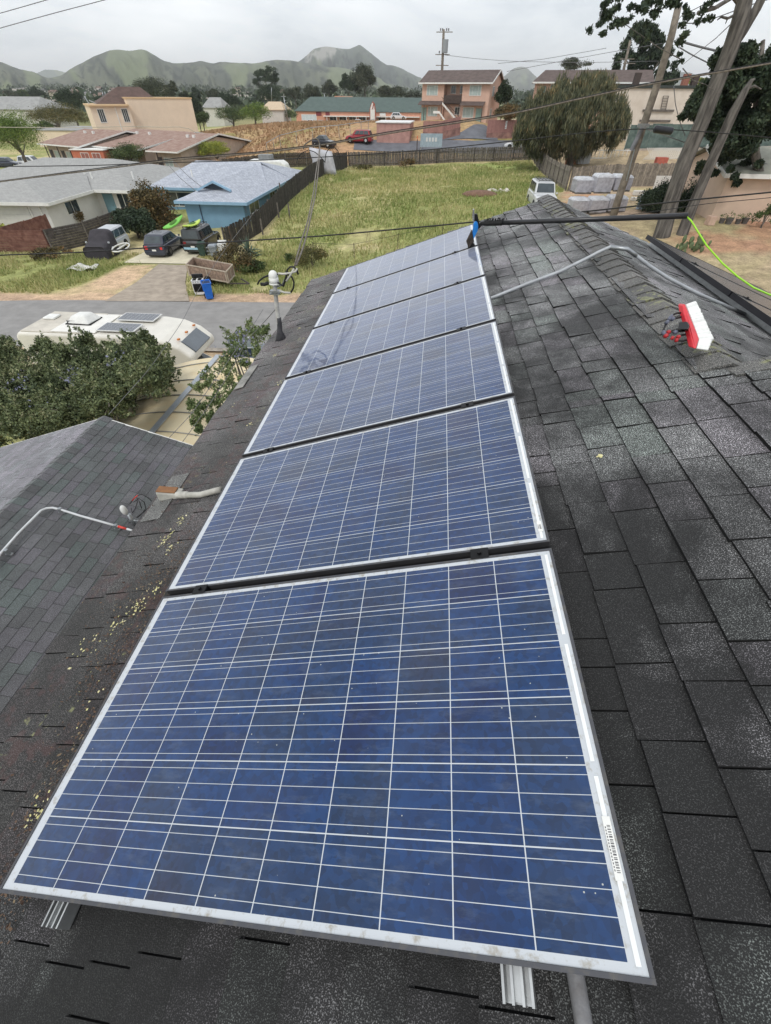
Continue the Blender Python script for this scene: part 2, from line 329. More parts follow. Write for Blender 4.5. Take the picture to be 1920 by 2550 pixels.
# ================================================================ the photographer's own roof
O0 = np.array([0, 0, 8.39225]); EX = np.array([CA, 0, SA]); EY = np.array([0, 1., 0]); EN = np.array([-SA, 0, CA])
def RL(x, y, n=0): return O0+x*EX+y*EY+n*EN
RX = 2.60; RID = RL(RX, 0, -.10); EX2 = np.array([CA, 0, -SA]); EN2 = np.array([SA, 0, CA])
def RR(s, y, n=0): return RID+s*EX2+y*EY+n*EN2
def shingle_mat(name, base, t1, t2, patch=.35, gran=1.0, lichen=0, moss=0, graze_tone=0):
    m, t, b = newmat(name); l = t.links.new
    tcn = nd(t, 'ShaderNodeTexCoord'); ge = nd(t, 'ShaderNodeNewGeometry')
    r = nd(t, 'ShaderNodeValToRGB'); e = r.color_ramp.elements; B = lin(base)
    e[0].position = 0; e[0].color = (*[x*.78 for x in B], 1); e[1].position = 1; e[1].color = (*[x*1.22 for x in B], 1)
    q = e.new(.3); q.color = (*B, 1); q = e.new(.5); q.color = (*lin(t1), 1); q = e.new(.62); q.color = (*B, 1); q = e.new(.8); q.color = (*lin(t2), 1)
    l(ge.outputs['Random Per Island'], r.inputs[0])
    pn = nd(t, 'ShaderNodeTexNoise', Scale=1.6, Detail=5, Roughness=.65, Distortion=.25); l(tcn.outputs['Object'], pn.inputs['Vector'])
    pm = nd(t, 'ShaderNodeMapRange'); pm.inputs[1].default_value = .42; pm.inputs[2].default_value = .60; pm.inputs[3].default_value = 1-patch; pm.inputs[4].default_value = 1+patch*1.1
    l(pn.outputs['Fac'], pm.inputs[0])
    gn = nd(t, 'ShaderNodeTexNoise', Scale=360, Detail=1.0, Roughness=.5); l(tcn.outputs['Object'], gn.inputs['Vector'])
    gm = nd(t, 'ShaderNodeMapRange'); gm.inputs[1].default_value = .54; gm.inputs[2].default_value = .74; gm.inputs[3].default_value = .55; gm.inputs[4].default_value = .55+11.0*gran
    l(gn.outputs['Fac'], gm.inputs[0])
    m1 = nd(t, 'ShaderNodeMath', operation='MULTIPLY'); l(pm.outputs[0], m1.inputs[0]); l(gm.outputs[0], m1.inputs[1])
    if graze_tone:   # near end darker, far end paler: view-angle brightness put into the colour, ragged border
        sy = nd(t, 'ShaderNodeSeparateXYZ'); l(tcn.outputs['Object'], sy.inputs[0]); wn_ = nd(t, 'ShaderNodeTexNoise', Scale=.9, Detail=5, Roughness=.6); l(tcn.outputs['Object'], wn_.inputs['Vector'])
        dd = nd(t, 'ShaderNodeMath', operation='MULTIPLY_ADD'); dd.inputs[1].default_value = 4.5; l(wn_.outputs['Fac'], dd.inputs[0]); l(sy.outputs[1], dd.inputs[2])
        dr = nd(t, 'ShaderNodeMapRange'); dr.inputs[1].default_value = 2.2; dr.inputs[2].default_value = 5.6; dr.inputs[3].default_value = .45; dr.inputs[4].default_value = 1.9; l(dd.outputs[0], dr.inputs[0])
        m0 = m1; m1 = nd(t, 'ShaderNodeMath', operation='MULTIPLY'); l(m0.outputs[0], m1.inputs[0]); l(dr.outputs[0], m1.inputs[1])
    sc_ = nd(t, 'ShaderNodeVectorMath', operation='SCALE'); l(r.outputs[0], sc_.inputs[0]); l(m1.outputs[0], sc_.inputs['Scale'])
    src = sc_.outputs[0]
    def over(colr, scale, lo, hi, fine=25, k=.85):
        nonlocal src
        a = nd(t, 'ShaderNodeTexNoise', Scale=scale, Detail=2); f = nd(t, 'ShaderNodeTexNoise', Scale=fine, Detail=4)
        l(tcn.outputs['Object'], a.inputs['Vector']); l(tcn.outputs['Object'], f.inputs['Vector'])
        s_ = nd(t, 'ShaderNodeMath', operation='MULTIPLY'); l(a.outputs['Fac'], s_.inputs[0]); l(f.outputs['Fac'], s_.inputs[1])
        g = nd(t, 'ShaderNodeMapRange'); g.inputs[1].default_value = lo; g.inputs[2].default_value = hi; g.inputs[4].default_value = k; l(s_.outputs[0], g.inputs[0])
        mi = nd(t, 'ShaderNodeMix', data_type='RGBA'); mi.inputs['B'].default_value = (*lin(colr), 1); l(g.outputs[0], mi.inputs['Factor']); l(src, mi.inputs['A']); src = mi.outputs['Result']
    if lichen: over((150, 152, 104), 2.6, .40-.04*lichen, .47-.04*lichen, 30, .6)
    if moss: over((84, 54, 52), 3.1, .36-.04*moss, .44-.04*moss, 22, .38)
    l(src, b.inputs['Base Color']); b.inputs['Roughness'].default_value = .8; b.inputs['Specular IOR Level'].default_value = .6; b.inputs['Sheen Weight'].default_value = .26; b.inputs['Sheen Roughness'].default_value = .28
    bu = nd(t, 'ShaderNodeBump', Strength=.75, Distance=.003); l(gn.outputs['Fac'], bu.inputs['Height']); l(bu.outputs[0], b.inputs['Normal'])
    return m
SH = shingle_mat('grey_shingle', (50, 50, 50), (50, 53, 51), (52, 50, 52), patch=.76, graze_tone=1)
SHD = shingle_mat('mossy_shingle', (46, 45, 44), (48, 47, 47), (50, 46, 47), .3, 1, graze_tone=1, moss=2, lichen=.3)
SHC = shingle_mat('ridge_shingle', (72, 71, 69), (74, 73, 69), (80, 78, 75), .2, .7, lichen=1)
SHG = shingle_mat('neighbour_shingle', (90, 91, 93), (86, 94, 93), (94, 92, 98), .12, .3)
SHG2 = shingle_mat('neighbour_shingle_violet', (122, 121, 126), (120, 123, 126), (130, 126, 134), .12, .3)
EDGE = mat('asphalt_edge', (24, 24, 24), .95, .3, 20)
def shingles(name, m, parent, fr, x0, x1, y0, y1, expo=.1429, thick=(.008, .014), widths=(.09, .12, .15, .17, .2, .22, .25, .25), seed=1, regular=0, gapw=.0045, clip=None, jit=.003):
    Oq, ex, ey, en = fr; q = np.random.RandomState(seed); V = []
    n = int(round((x1-x0)/expo))
    for i in range(n):
        xa = x0+i*expo; y = y0-q.rand()*.3 if not regular else y0-(i % 2)*regular*.5
        while y < y1:
            w = regular*(1+.04*q.normal()) if regular else widths[q.randint(len(widths))]
            a, b = max(y, y0), min(y+w, y1)-gapw; y += w
            if b-a < .02: continue
            if clip and not clip(xa, .5*(a+b)): continue
            h = q.uniform(*thick)+(.005 if (not regular and q.rand() < .4) else 0); dx = q.normal()*jit; dx2 = dx+q.normal()*jit*.4; ht = .0012
            h2 = h+q.normal()*.0008; xb = min(xa+expo+.012, x1)
            def P(x, yy, nn): return Oq+x*ex+yy*ey+nn*en
            t0, t1, t2, t3 = P(xa+dx, a, h), P(xa+dx2, b, h2), P(xb, b, ht), P(xb, a, ht)
            g0, g1, g2, g3 = P(xa+dx, a, -.002), P(xa+dx2, b, -.002), P(xb, b, -.003), P(xb, a, -.003)
            V.append((t0, t1, t2, t3, g0, g1, g2, g3))
    V = np.array(V); n = len(V); k = np.arange(n)[:, None]*8
    Fc = np.concatenate([k+np.array(f) for f in ([0,3,2,1],[0,1,5,4],[1,2,6,5],[3,0,4,7])]).astype(np.int32)
    me = bpy.data.meshes.new(name); V = V.reshape(-1, 3).astype(np.float32); me.vertices.add(len(V)); me.vertices.foreach_set('co', V.ravel())
    me.loops.add(Fc.size); me.loops.foreach_set('vertex_index', Fc.ravel()); me.polygons.add(len(Fc))
    me.polygons.foreach_set('loop_start', np.arange(0, Fc.size, 4, dtype=np.int32)); me.polygons.foreach_set('loop_total', np.full(len(Fc), 4, np.int32))
    me.polygons.foreach_set('use_smooth', np.zeros(len(Fc), bool)); me.update(calc_edges=True); me.materials.append(m); me.materials.append(EDGE)
    me.polygons.foreach_set('material_index', np.repeat([0, 1, 1, 1], n).astype(np.int32))
    return link(name, me, parent, True)
STUC = mat('beige_stucco', (188, 172, 150), .9, .06, 2, bump=.3, bscale=60)
FELT = mat('roofing_felt', (20, 20, 21), .95, .2, 10)
FASC = mat('dark_fascia', (88, 84, 78), .7, .15, 5)
house = thing('shingled_house', 'grey shingled gable roof in the foreground carrying the blue solar panels', 'house', (2.4, 0, 0))
FR = (O0-.10*EN, EX, EY, EN)
XE = -.675; YF = 6.60; YN = 1.93; XN = 4.4
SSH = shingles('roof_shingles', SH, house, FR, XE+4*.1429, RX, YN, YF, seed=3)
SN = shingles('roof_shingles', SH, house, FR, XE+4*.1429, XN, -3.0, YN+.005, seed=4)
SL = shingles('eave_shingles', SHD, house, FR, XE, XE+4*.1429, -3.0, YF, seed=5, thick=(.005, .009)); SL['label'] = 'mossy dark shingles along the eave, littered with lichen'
FR2 = (RID, EX2, EY, EN2)
# on the far slope the courses overlap the other way: butts face down-slope
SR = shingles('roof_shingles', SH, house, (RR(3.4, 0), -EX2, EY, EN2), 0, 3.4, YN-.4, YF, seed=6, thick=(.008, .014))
mb = MB()   # solid deck under the shingles
def dk(x, y, n): return RL(x, y, -.10+n)
mb.hexa([dk(XE+.02,-3,-.12),dk(RX,-3,-.12),dk(RX,YF-.02,-.12),dk(XE+.02,YF-.02,-.12)],[dk(XE+.02,-3,-.004),dk(RX,-3,-.004),dk(RX,YF-.02,-.004),dk(XE+.02,YF-.02,-.004)])
mb.hexa([RR(0,YN-.3,-.12),RR(3.38,YN-.3,-.12),RR(3.38,YF-.02,-.12),RR(0,YF-.02,-.12)],[RR(0,YN-.3,-.006),RR(3.38,YN-.3,-.006),RR(3.38,YF-.02,-.006),RR(0,YF-.02,-.006)])
mb.hexa([dk(RX+.01,-3,-.12),dk(XN,-3,-.12),dk(XN,YN-.01,-.12),dk(RX+.01,YN-.01,-.12)],[dk(RX+.01,-3,-.005),dk(XN,-3,-.005),dk(XN,YN-.01,-.005),dk(RX+.01,YN-.01,-.005)])
mb.build('roof_deck', FELT, house, True)
mb = MB()   # walls down to the ground, gable infill
xl, xr = RL(XE+.4, 0)[0], RR(3.0, 0)[0]; zr = RID[2]-.16
mb.prism([(xl, -1), (xr, -1), (xr, RR(3.0, 0)[2]-.14), (RID[0], zr), (xl, RL(XE+.4, 0)[2]-.26)], YN-.3, YF-.35)
mb.prism([(xl, -1), (6.2, -1), (6.2, RL(XN, 0)[2]-.3), (4.0, RL(XN, 0)[2]-.32), (xl, RL(XE+.4, 0)[2]-.26)], -3, YN-.32)
mb.build('wall', STUC, house, True)
mb = MB()
mb.hexa([dk(XE-.012,-3,-.16),dk(XE+.012,-3,-.16),dk(XE+.012,YF,-.16),dk(XE-.012,YF,-.16)],[dk(XE-.012,-3,-.006),dk(XE+.012,-3,-.006),dk(XE+.012,YF,-.006),dk(XE-.012,YF,-.006)])
mb.hexa([dk(XE,YF-.015,-.16),dk(RX,YF-.015,-.16),dk(RX,YF+.008,-.16),dk(XE,YF+.008,-.16)],[dk(XE,YF-.015,-.006),dk(RX,YF-.015,-.006),dk(RX,YF+.008,-.006),dk(XE,YF+.008,-.006)])
mb.hexa([RR(0,YF-.015,-.16),RR(3.4,YF-.015,-.16),RR(3.4,YF+.008,-.16),RR(0,YF+.008,-.16)],[RR(0,YF-.015,-.008),RR(3.4,YF-.015,-.008),RR(3.4,YF+.008,-.008),RR(0,YF+.008,-.008)])
mb.build('fascia', FASC, house, True)
# ridge caps: overlapping bent pieces, each lifted at its near end
V = []; q = np.random.RandomState(9); y = YN+.07; k = 0
caps = MB()
while y < YF+.02:
    ln = .155; w = .145+q.normal()*.006; h0 = .019+q.rand()*.006; h1 = .011; sk = q.normal()*.01
    L0, L1 = RL(RX-w+q.normal()*.005, y+sk, -.10+.012+q.rand()*.006), RL(RX-w, y+ln+.02, -.095)
    R0, R1 = RR(w, y-sk, .014), RR(w, y+ln+.02, .004)
    la, lb = RL(RX-.06, y+sk*.5, -.10+h0), RL(RX-.06, y+ln+.02, -.10+h1)
    ra, rb = RR(.06, y-sk*.5, h0), RR(.06, y+ln+.02, h1)
    T0, T1 = RID+EY*y+np.array([0, 0, h0]), RID+EY*(y+ln+.02)+np.array([0, 0, h1])
    dn = np.array([0, 0, -.012])
    caps.add([L0, la, T0, ra, R0, L1, lb, T1, rb, R1]+[p+dn for p in (L0, la, T0, ra, R0)],
             [(0,1,6,5),(1,2,7,6),(2,3,8,7),(3,4,9,8),(10,11,1,0),(11,12,2,1),(12,13,3,2),(13,14,4,3)])
    y += ln*(.9+.1*q.rand())
caps.build('ridge_cap', SHC, house, True, smooth=False)
# edge strip of the wider near section, running up the slope from the end of the ridge
mb = MB(); q = np.random.RandomState(2); x = RX-.02; zprev = .012
while x < XN:
    a, b = x, min(x+.16, XN); zz = .012+.006*q.rand()
    P = lambda xx, yy, nn: RL(xx, yy, -.10+nn)
    mb.hexa([P(a,YN-.02,.001),P(b,YN-.02,.001),P(b,YN+.10,-.03),P(a,YN+.10,-.03)],[P(a,YN-.02,.016),P(b,YN-.02,.012),P(b,YN+.10,-.005),P(a,YN+.10,-.002)])
    x += .155
mb.build('edge_cap', SHC, house, True)
mb = MB()   # flashing patch below the mast
mb.hexa([dk(-.655,3.35,.010),dk(-.56,3.35,.011),dk(-.56,3.80,.011),dk(-.655,3.80,.010)],[dk(-.655,3.35,.016),dk(-.56,3.35,.017),dk(-.56,3.80,.017),dk(-.655,3.80,.016)])
mb.build('metal_flashing', mat('worn_aluminium_sheet', (150, 148, 142), .5, .35, 9, metal=.6, bump=.4), house, True, bevel=.004)
mb = MB()
mb.hexa([dk(-.655,1.68,.010),dk(-.5,1.68,.012),dk(-.5,2.12,.012),dk(-.655,2.12,.010)],[dk(-.655,1.68,.014),dk(-.5,1.68,.016),dk(-.5,2.12,.016),dk(-.655,2.12,.014)])
mb.build('repair_patch', shingle_mat('grey_patch', (96, 96, 94), (90, 90, 88), (100, 100, 98), .25, .6), house, True)

# ---------------------------------------------------------------- solar panels
def solar_mat():
    m, t, b = newmat('solar_cells'); l = t.links.new
    tcn = nd(t, 'ShaderNodeTexCoord'); sp = nd(t, 'ShaderNodeSeparateXYZ'); l(tcn.outputs['Object'], sp.inputs[0])
    def M(op, a, b_=None, c=None):
        n = nd(t, 'ShaderNodeMath', operation=op)
        for i, x in enumerate((a, b_, c)):
            if x is None: continue
            if isinstance(x, (int, float)): n.inputs[i].default_value = x
            else: l(x, n.inputs[i])
        return n.outputs[0]
    u = M('DIVIDE', M('SUBTRACT', sp.outputs[0], .0375), .1575); w = M('DIVIDE', M('SUBTRACT', sp.outputs[1], .0225), .1575)
    fu, fw = M('FRACT', u), M('FRACT', w)
    gu = M('GREATER_THAN', M('ABSOLUTE', M('SUBTRACT', fu, .5)), .4915); gw = M('GREATER_THAN', M('ABSOLUTE', M('SUBTRACT', fw, .5)), .4915)
    bb = M('LESS_THAN', M('ABSOLUTE', M('SUBTRACT', M('FRACT', M('MULTIPLY', fw, 4)), .5)), .018)
    out_ = M('MAXIMUM', M('GREATER_THAN', M('ABSOLUTE', M('SUBTRACT', u, 5)), 5.0), M('GREATER_THAN', M('ABSOLUTE', M('SUBTRACT', w, 3)), 3.0))
    oi = nd(t, 'ShaderNodeObjectInfo'); cb = nd(t, 'ShaderNodeCombineXYZ'); l(M('FLOOR', u), cb.inputs[0]); l(M('FLOOR', w), cb.inputs[1]); l(M('MULTIPLY', oi.outputs['Random'], 50), cb.inputs[2])
    wn = nd(t, 'ShaderNodeTexWhiteNoise'); l(cb.outputs[0], wn.inputs['Vector'])
    rc = nd(t, 'ShaderNodeValToRGB'); e = rc.color_ramp.elements; e[0].color = (.001, .014, .072, 1); e[1].color = (.013, .020, .052, 1); e[1].position = .95
    q = e.new(.35); q.color = (.003, .032, .118, 1); q = e.new(.7); q.color = (.006, .027, .082, 1)
    ns = nd(t, 'ShaderNodeTexNoise', Scale=3.0, Detail=4, Distortion=.8); l(tcn.outputs['Object'], ns.inputs['Vector'])
    l(M('MULTIPLY_ADD', ns.outputs['Fac'], 1.5, M('MULTIPLY_ADD', wn.outputs['Value'], .6, -.60)), rc.inputs[0])
    vo = nd(t, 'ShaderNodeTexVoronoi', Scale=70); l(tcn.outputs['Object'], vo.inputs['Vector'])
    hs = nd(t, 'ShaderNodeHueSaturation'); l(rc.outputs[0], hs.inputs['Color']); vs = nd(t, 'ShaderNodeSeparateXYZ'); l(vo.outputs['Color'], vs.inputs[0]); l(M('MULTIPLY_ADD', vs.outputs[0], .5, .75), hs.inputs['Value'])
    # dried smears and dust
    mp_ = nd(t, 'ShaderNodeMapping'); mp_.inputs['Scale'].default_value = (4, 13, 1); mp_.inputs['Rotation'].default_value = (0, 0, .5); l(tcn.outputs['Object'], mp_.inputs[0])
    sm = nd(t, 'ShaderNodeTexNoise', Scale=1.6, Detail=6, Roughness=.75); l(mp_.outputs[0], sm.inputs['Vector'])
    sg = nd(t, 'ShaderNodeMapRange'); sg.inputs[1].default_value = .52; sg.inputs[2].default_value = .70; l(sm.outputs['Fac'], sg.inputs[0])
    du = nd(t, 'ShaderNodeMix', data_type='RGBA'); du.inputs['B'].default_value = (.09, .12, .18, 1); l(M('MULTIPLY', sg.outputs[0], .34), du.inputs['Factor']); l(hs.outputs[0], du.inputs['A'])
    sk = nd(t, 'ShaderNodeTexVoronoi', Scale=38); l(tcn.outputs['Object'], sk.inputs['Vector'])
    wn2 = nd(t, 'ShaderNodeTexWhiteNoise'); l(sk.outputs['Position'], wn2.inputs['Vector'])
    spk = M('MULTIPLY', M('LESS_THAN', sk.outputs['Distance'], .07), M('GREATER_THAN', wn2.outputs['Value'], .80))
    m3 = nd(t, 'ShaderNodeMix', data_type='RGBA'); m3.inputs['B'].default_value = (.42, .44, .42, 1); l(spk, m3.inputs['Factor']); l(du.outputs['Result'], m3.inputs['A'])
    wl = nd(t, 'ShaderNodeMix', data_type='RGBA'); wl.inputs['B'].default_value = (.52, .55, .58, 1)
    l(M('MAXIMUM', M('MAXIMUM', gu, M('MAXIMUM', gw, bb)), out_), wl.inputs['Factor']); l(m3.outputs['Result'], wl.inputs['A'])
    dn = nd(t, 'ShaderNodeTexNoise', Scale=26, Detail=6, Roughness=.75); l(tcn.outputs['Object'], dn.inputs['Vector'])
    ed = nd(t, 'ShaderNodeMix', data_type='RGBA'); ed.inputs['B'].default_value = (.30, .27, .21, 1); dm = nd(t, 'ShaderNodeMapRange'); dm.inputs[1].default_value = .52; dm.inputs[2].default_value = .66; l(dn.outputs['Fac'], dm.inputs[0])
    l(M('MULTIPLY', dm.outputs[0], M('MULTIPLY', out_, .8)), ed.inputs['Factor']); l(wl.outputs['Result'], ed.inputs['A']); l(ed.outputs['Result'], b.inputs['Base Color'])
    l(M('MULTIPLY_ADD', sg.outputs[0], .10, .04), b.inputs['Roughness']); b.inputs['Specular IOR Level'].default_value = .5; b.inputs['IOR'].default_value = 1.50; b.inputs['Sheen Weight'].default_value = .72; b.inputs['Sheen Roughness'].default_value = .43; b.inputs['Sheen Tint'].default_value = (.86, .88, 1, 1); b.inputs['Coat Weight'].default_value = .0; b.inputs['Coat Roughness'].default_value = .04
    bn = nd(t, 'ShaderNodeTexNoise', Scale=30, Detail=3); l(tcn.outputs['Object'], bn.inputs['Vector'])
    bu = nd(t, 'ShaderNodeBump', Strength=.06, Distance=.002); l(bn.outputs['Fac'], bu.inputs['Height']); l(bu.outputs[0], b.inputs['Normal'])
    return m
CELL = solar_mat()
FRT = mat('anodised_frame', (84, 85, 90), .5, .15, 30, metal=.2, col2=(104, 100, 92), thr=(.50, .80))
FRS = mat('dark_frame_side', (50, 50, 52), .6, .2, 6)
DGL = mat('dark_panel_glass', (40, 42, 48), .22, .1, 3, spec=.6)
BFR = mat('black_frame', (38, 37, 42), .45, .2, 6, metal=.3)
BLK = mat('black_metal', (24, 24, 26), .45, .2, 9, metal=.4)
RIB = mat('tab_ribbon', (228, 230, 230), .3, .05, 30)
RS = Matrix.Translation(Vector(O0)) @ Matrix(((CA, 0, -SA, 0), (0, 1, 0, 0), (SA, 0, CA, 0), (0, 0, 0, 1)))
PW, PD, PG = 1.65, .99, .0308
def make_panel(frame_m, name='solar_panel'):
    t = bpy.data.objects.new(name, None); col.objects.link(t); t.empty_display_size = .2
    MB().box(.0085, .0085, -.006, PW-.0085, PD-.0085, -.0012).build('glass', CELL if frame_m is FRS else DGL, t)
    f = MB()
    for a in ((0,0,PW,.008), (0,PD-.008,PW,PD), (0,.0082,.008,PD-.0082), (PW-.008,.0082,PW,PD-.0082)): f.box(a[0], a[1], -.0015, a[2], a[3], .0015)
    f.build('frame_lip', FRT if frame_m is FRS else frame_m, t)
    f = MB()
    for a in ((.001,.001,PW-.001,.009), (.001,PD-.009,PW-.001,PD-.001), (.001,.0092,.009,PD-.0092), (PW-.009,.0092,PW-.001,PD-.0092)): f.box(a[0], a[1], -.040, a[2], a[3], -.0017)
    f.build('frame', frame_m, t)
    r = MB(); y = .03
    if frame_m is FRS:
        for k in range(3): r.box(PW-.0265, .02+k*.325, -.001, PW-.0175, .02+k*.325+.295, .0004)
        r.build('ribbon_strip', RIB, t)
    return t
LABS = ['nearest blue solar panel filling the foreground, silver strip and barcode on its right edge',
 'second blue solar panel from the camera, darkest wet patches along its near edge',
 'third blue solar panel from the camera, between the two black gaps beside the roof courses',
 'fourth blue solar panel, showing the mirrored dark loops of the cable mast',
 'fifth pale sky reflecting solar panel, where the dark brush reflection touches its right corner',
 'farthest pale solar panel at the roof end, under the blue brush head']
def settle(t, k): t.matrix_world = RS @ Matrix.Translation((0, k*(PD+PG), 0))
proto = make_panel(FRS); panels = []
for k in range(6):
    p = proto if k == 0 else copy_tree(proto)
    if k: p.name = 'solar_panel'
    settle(p, k); tag(p, LABS[k], 'solar panel', 'blue solar panels in a row up the near roof slope'); panels.append(p)
# barcode stickers on the two nearest
for k, (y, ln) in ((0, (.135, .105)), (1, (.05, .05))):
    st = MB().box(PW-.0290, y, .0007, PW-.0135, y+ln, .0018).build('sticker', mat('label_white', (226, 226, 222), .5, .03, 20), panels[k])
    bc = MB(); yy = y+.012
    q = random.Random(4+k)
    while yy < y+ln-.016:
        wd = q.choice((.0012, .002, .003)); bc.box(PW-.0230, yy, .0018, PW-.0165, yy+wd, .0021); yy += wd+q.choice((.0012, .0018, .0026))
    for j in range(14): bc.box(PW-.0272, y+.014+j*(ln-.03)/14, .0018, PW-.0252, y+.014+(j+.6)*(ln-.03)/14, .0021)
    bc.build('barcode', mat('print_black', (96, 96, 98), .6, .05), st)
ALU = mat('mill_aluminium', (188, 190, 190), .38, .12, 20, metal=.8)
def rail(xr_, label, y0, y1, place=None, clamps=None):
    t = bpy.data.objects.new('mounting_rail', None); col.objects.link(t); t.matrix_world = place or RS; tag(t, label, 'mounting rail', 'aluminium rails under the solar panels')
    m_ = MB(); x = xr_; n1_ = -.0415
    for a, b in ((-.029, -.024), (-.012, -.007), (.007, .012), (.024, .029)): m_.box(x+a, y0, -.082, x+b, y1, n1_)
    m_.box(x-.0238, y0, -.090, x+.0238, y1, -.0825); m_.box(x-.0068, y0+.004, -.0575, x+.0068, y1, -.0540)
    m_.build('rail_extrusion', ALU, t)
    for yc in clamps or []:
        c_ = MB(); c_.box(x-.032, yc-.0145, -.030, x+.032, yc+.0145, .0024); c_.box(x-.032, yc-.022, .0026, x+.032, yc+.022, .0060); o = c_.build('clamp', BLK, t, bevel=.0015)
        MB().cyl((x, yc, .0062), (x, yc, .014), .0085, 6).build('bolt', BLK, o)
    return t
gaps = [(k+1)*(PD+PG)-PG/2 for k in range(5)]
rail(.20, 'aluminium rail sticking out under the near left corner of the panels', -.052, 6.16, clamps=gaps)
rail(1.41, 'aluminium rail sticking out under the near right part of the panels', -.052, 6.16, clamps=gaps)
mb = MB()
for k in range(5):
    yc = gaps[k]; pass
o = None
for k in range(5):
    yc = gaps[k]; o = MB().box(.0, yc-.0135, -.040, PW+.004, yc+.0135, -.024).build('gap_cover', BLK); o.matrix_world = RS
    tag(o, 'black strip closing the joint between the %s and %s solar panels' % (('nearest', 'second', 'third', 'fourth', 'fifth')[k], ('second', 'third', 'fourth', 'fifth', 'farthest')[k]), 'joint strip', 'black joint strips between the blue panels')
# the black framed row on the other slope, seen along its edge
RS2 = Matrix.Translation(Vector(RID)) @ Matrix(((CA, 0, SA, 0), (0, 1, 0, 0), (-SA, 0, CA, 0), (0, 0, 0, 1)))
S0 = 1.09
BL = ['farthest black framed panel on the right slope, next to the tree trunks', 'second black framed panel from the far end of the right slope', 'black framed panel on the right slope beside the end of the conduit', 'nearest black framed panel at the right edge of the picture']
proto2 = make_panel(BFR, 'black_panel')
for k in range(4):
    p = proto2 if k == 0 else copy_tree(proto2)
    p.matrix_world = RS2 @ Matrix.Translation((S0, 6.0-PD-k*(PD+.02), .105)); tag(p, BL[k], 'solar panel', 'black framed panels on the right slope')
for xx, lb in ((1.24, 'rail under the upper edge of the black framed panels'), (2.5, 'rail under the lower edge of the black framed panels')):
    t = rail(0, lb, 1.9, 6.08, RS2 @ Matrix.Translation((xx, 0, .105)), [6.0-k*(PD+.02)+.010 for k in (1, 2, 3)])
# ================================================================ lower neighbouring roof on the left
def onplane(u, v, p0, n): d = ray(u, v); p0 = np.array(p0); n = np.array(n); return CAM+(n@(p0-CAM))/(n@d)*d
GX, GZ, GY = -4.99, 5.53, 6.55
gar = thing('lower_house_roof', 'darker grey shingled gable roof below, left of the foreground roof', 'house', (GX, 0, 0))
ER, EL = np.array([-CA, 0, SA]), np.array([CA, 0, SA])
NR_, NL_ = np.array([SA, 0, CA]), np.array([-SA, 0, CA])
WR = 4.72/CA; WL = 5.2/CA
oR = np.array([GX, 0, GZ])-WR*ER; oL = np.array([GX, 0, GZ])-WL*EL
shingles('right_slope', SHG, gar, (oR, ER, EY, NR_), 0, WR, -4, GY, seed=21, regular=.285, thick=(.006, .009), jit=.0015)
shingles('left_slope', SHG2, gar, (oL, EL, EY, NL_), 0, WL, -4, GY, seed=22, regular=.285, thick=(.006, .009), jit=.0015)
mb = MB(); y = -4
while y < GY:
    h0, h1 = .030, .016; z0 = np.array([0, 0, 1.])
    a = [np.array([GX, 0, GZ])-.15*ER+EY*y+z0*.016, np.array([GX, y, GZ+h0]), np.array([GX, 0, GZ])-.15*EL+EY*y+z0*.016]
    b = [p+EY*.16-z0*.009 for p in a]
    mb.add(a+b+[p-z0*.014 for p in a], [(0,1,4,3),(1,2,5,4),(6,7,1,0),(7,8,2,1)]); y += .145
mb.build('ridge_cap', SHG, gar, True)
mb = MB(); a = [tuple(oR), tuple(np.array([GX, 0, GZ])), tuple(oL)]
mb.prism([(a[0][0], a[0][2]-.01), (a[1][0], a[1][2]-.012), (a[2][0], a[2][2]-.01), (a[2][0], a[2][2]-.14), (a[1][0], a[1][2]-.15), (a[0][0], a[0][2]-.14)], -4, GY-.01)
mb.build('roof_deck', FELT, gar, True)
mb = MB()
mb.prism([(oR[0], oR[2]), (GX, GZ), (oL[0], oL[2]), (oL[0], oL[2]-.15), (GX, GZ-.15), (oR[0], oR[2]-.15)], GY-.008, GY+.02); mb.build('fascia', WHITEP, gar, True)
mb = MB(); mb.prism([(oR[0]-.1, -1), (oR[0]-.1, oR[2]-.2), (GX, GZ-.18), (oL[0]+.5, oL[2]+.0), (oL[0]+.5, -1)], -4, GY-.4); mb.build('wall', STUC, gar, True)
def gr(u, v, h=.0): return onplane(u, v, (GX, 0, GZ+h), NR_)
def z8(x, y): return x/2.603, 1020+y/2.603
# bent white conduit on that roof
pts = [gr(*z8(x, y), .09) for x, y in ((-60, 1010), (10, 925), (120, 800), (230, 690), (265, 655), (300, 640), (340, 636), (400, 650), (520, 688), (660, 727), (765, 757))]
o = MB().tube(pts, .017, 10).build('bent_conduit', mat('white_conduit', (205, 208, 210), .45, .08, 9, bump=.1), smooth=True)
tag(o, 'white bent conduit running over the lower roof with a red taped end', 'conduit')
ch = MB().tube([gr(*z8(x, y), .09) for x, y in ((766, 757), (820, 773))], .0185, 10).build('red_tape', mat('red_tape', (206, 70, 60), .5, .2, 30), o, smooth=True)
MB().tube([gr(*z8(x, y), .09) for x, y in ((821, 773), (866, 786))], .0165, 10).build('conduit_end', mat('white_conduit', (0,0,0)), o, smooth=True)
for k, (x, y) in enumerate(((388, 646), (750, 752), (42, 915))):
    p = gr(*z8(x, y), .09); c_ = MB(); c_.box(p[0]-.05, p[1]-.02, p[2]-.085, p[0]+.05, p[1]+.02, p[2]-.055); c_.box(p[0]-.025, p[1]-.024, p[2]-.054, p[0]+.025, p[1]+.024, p[2]+.024)
    c_.build('pipe_clamp', GALV, o, True, bevel=.006)
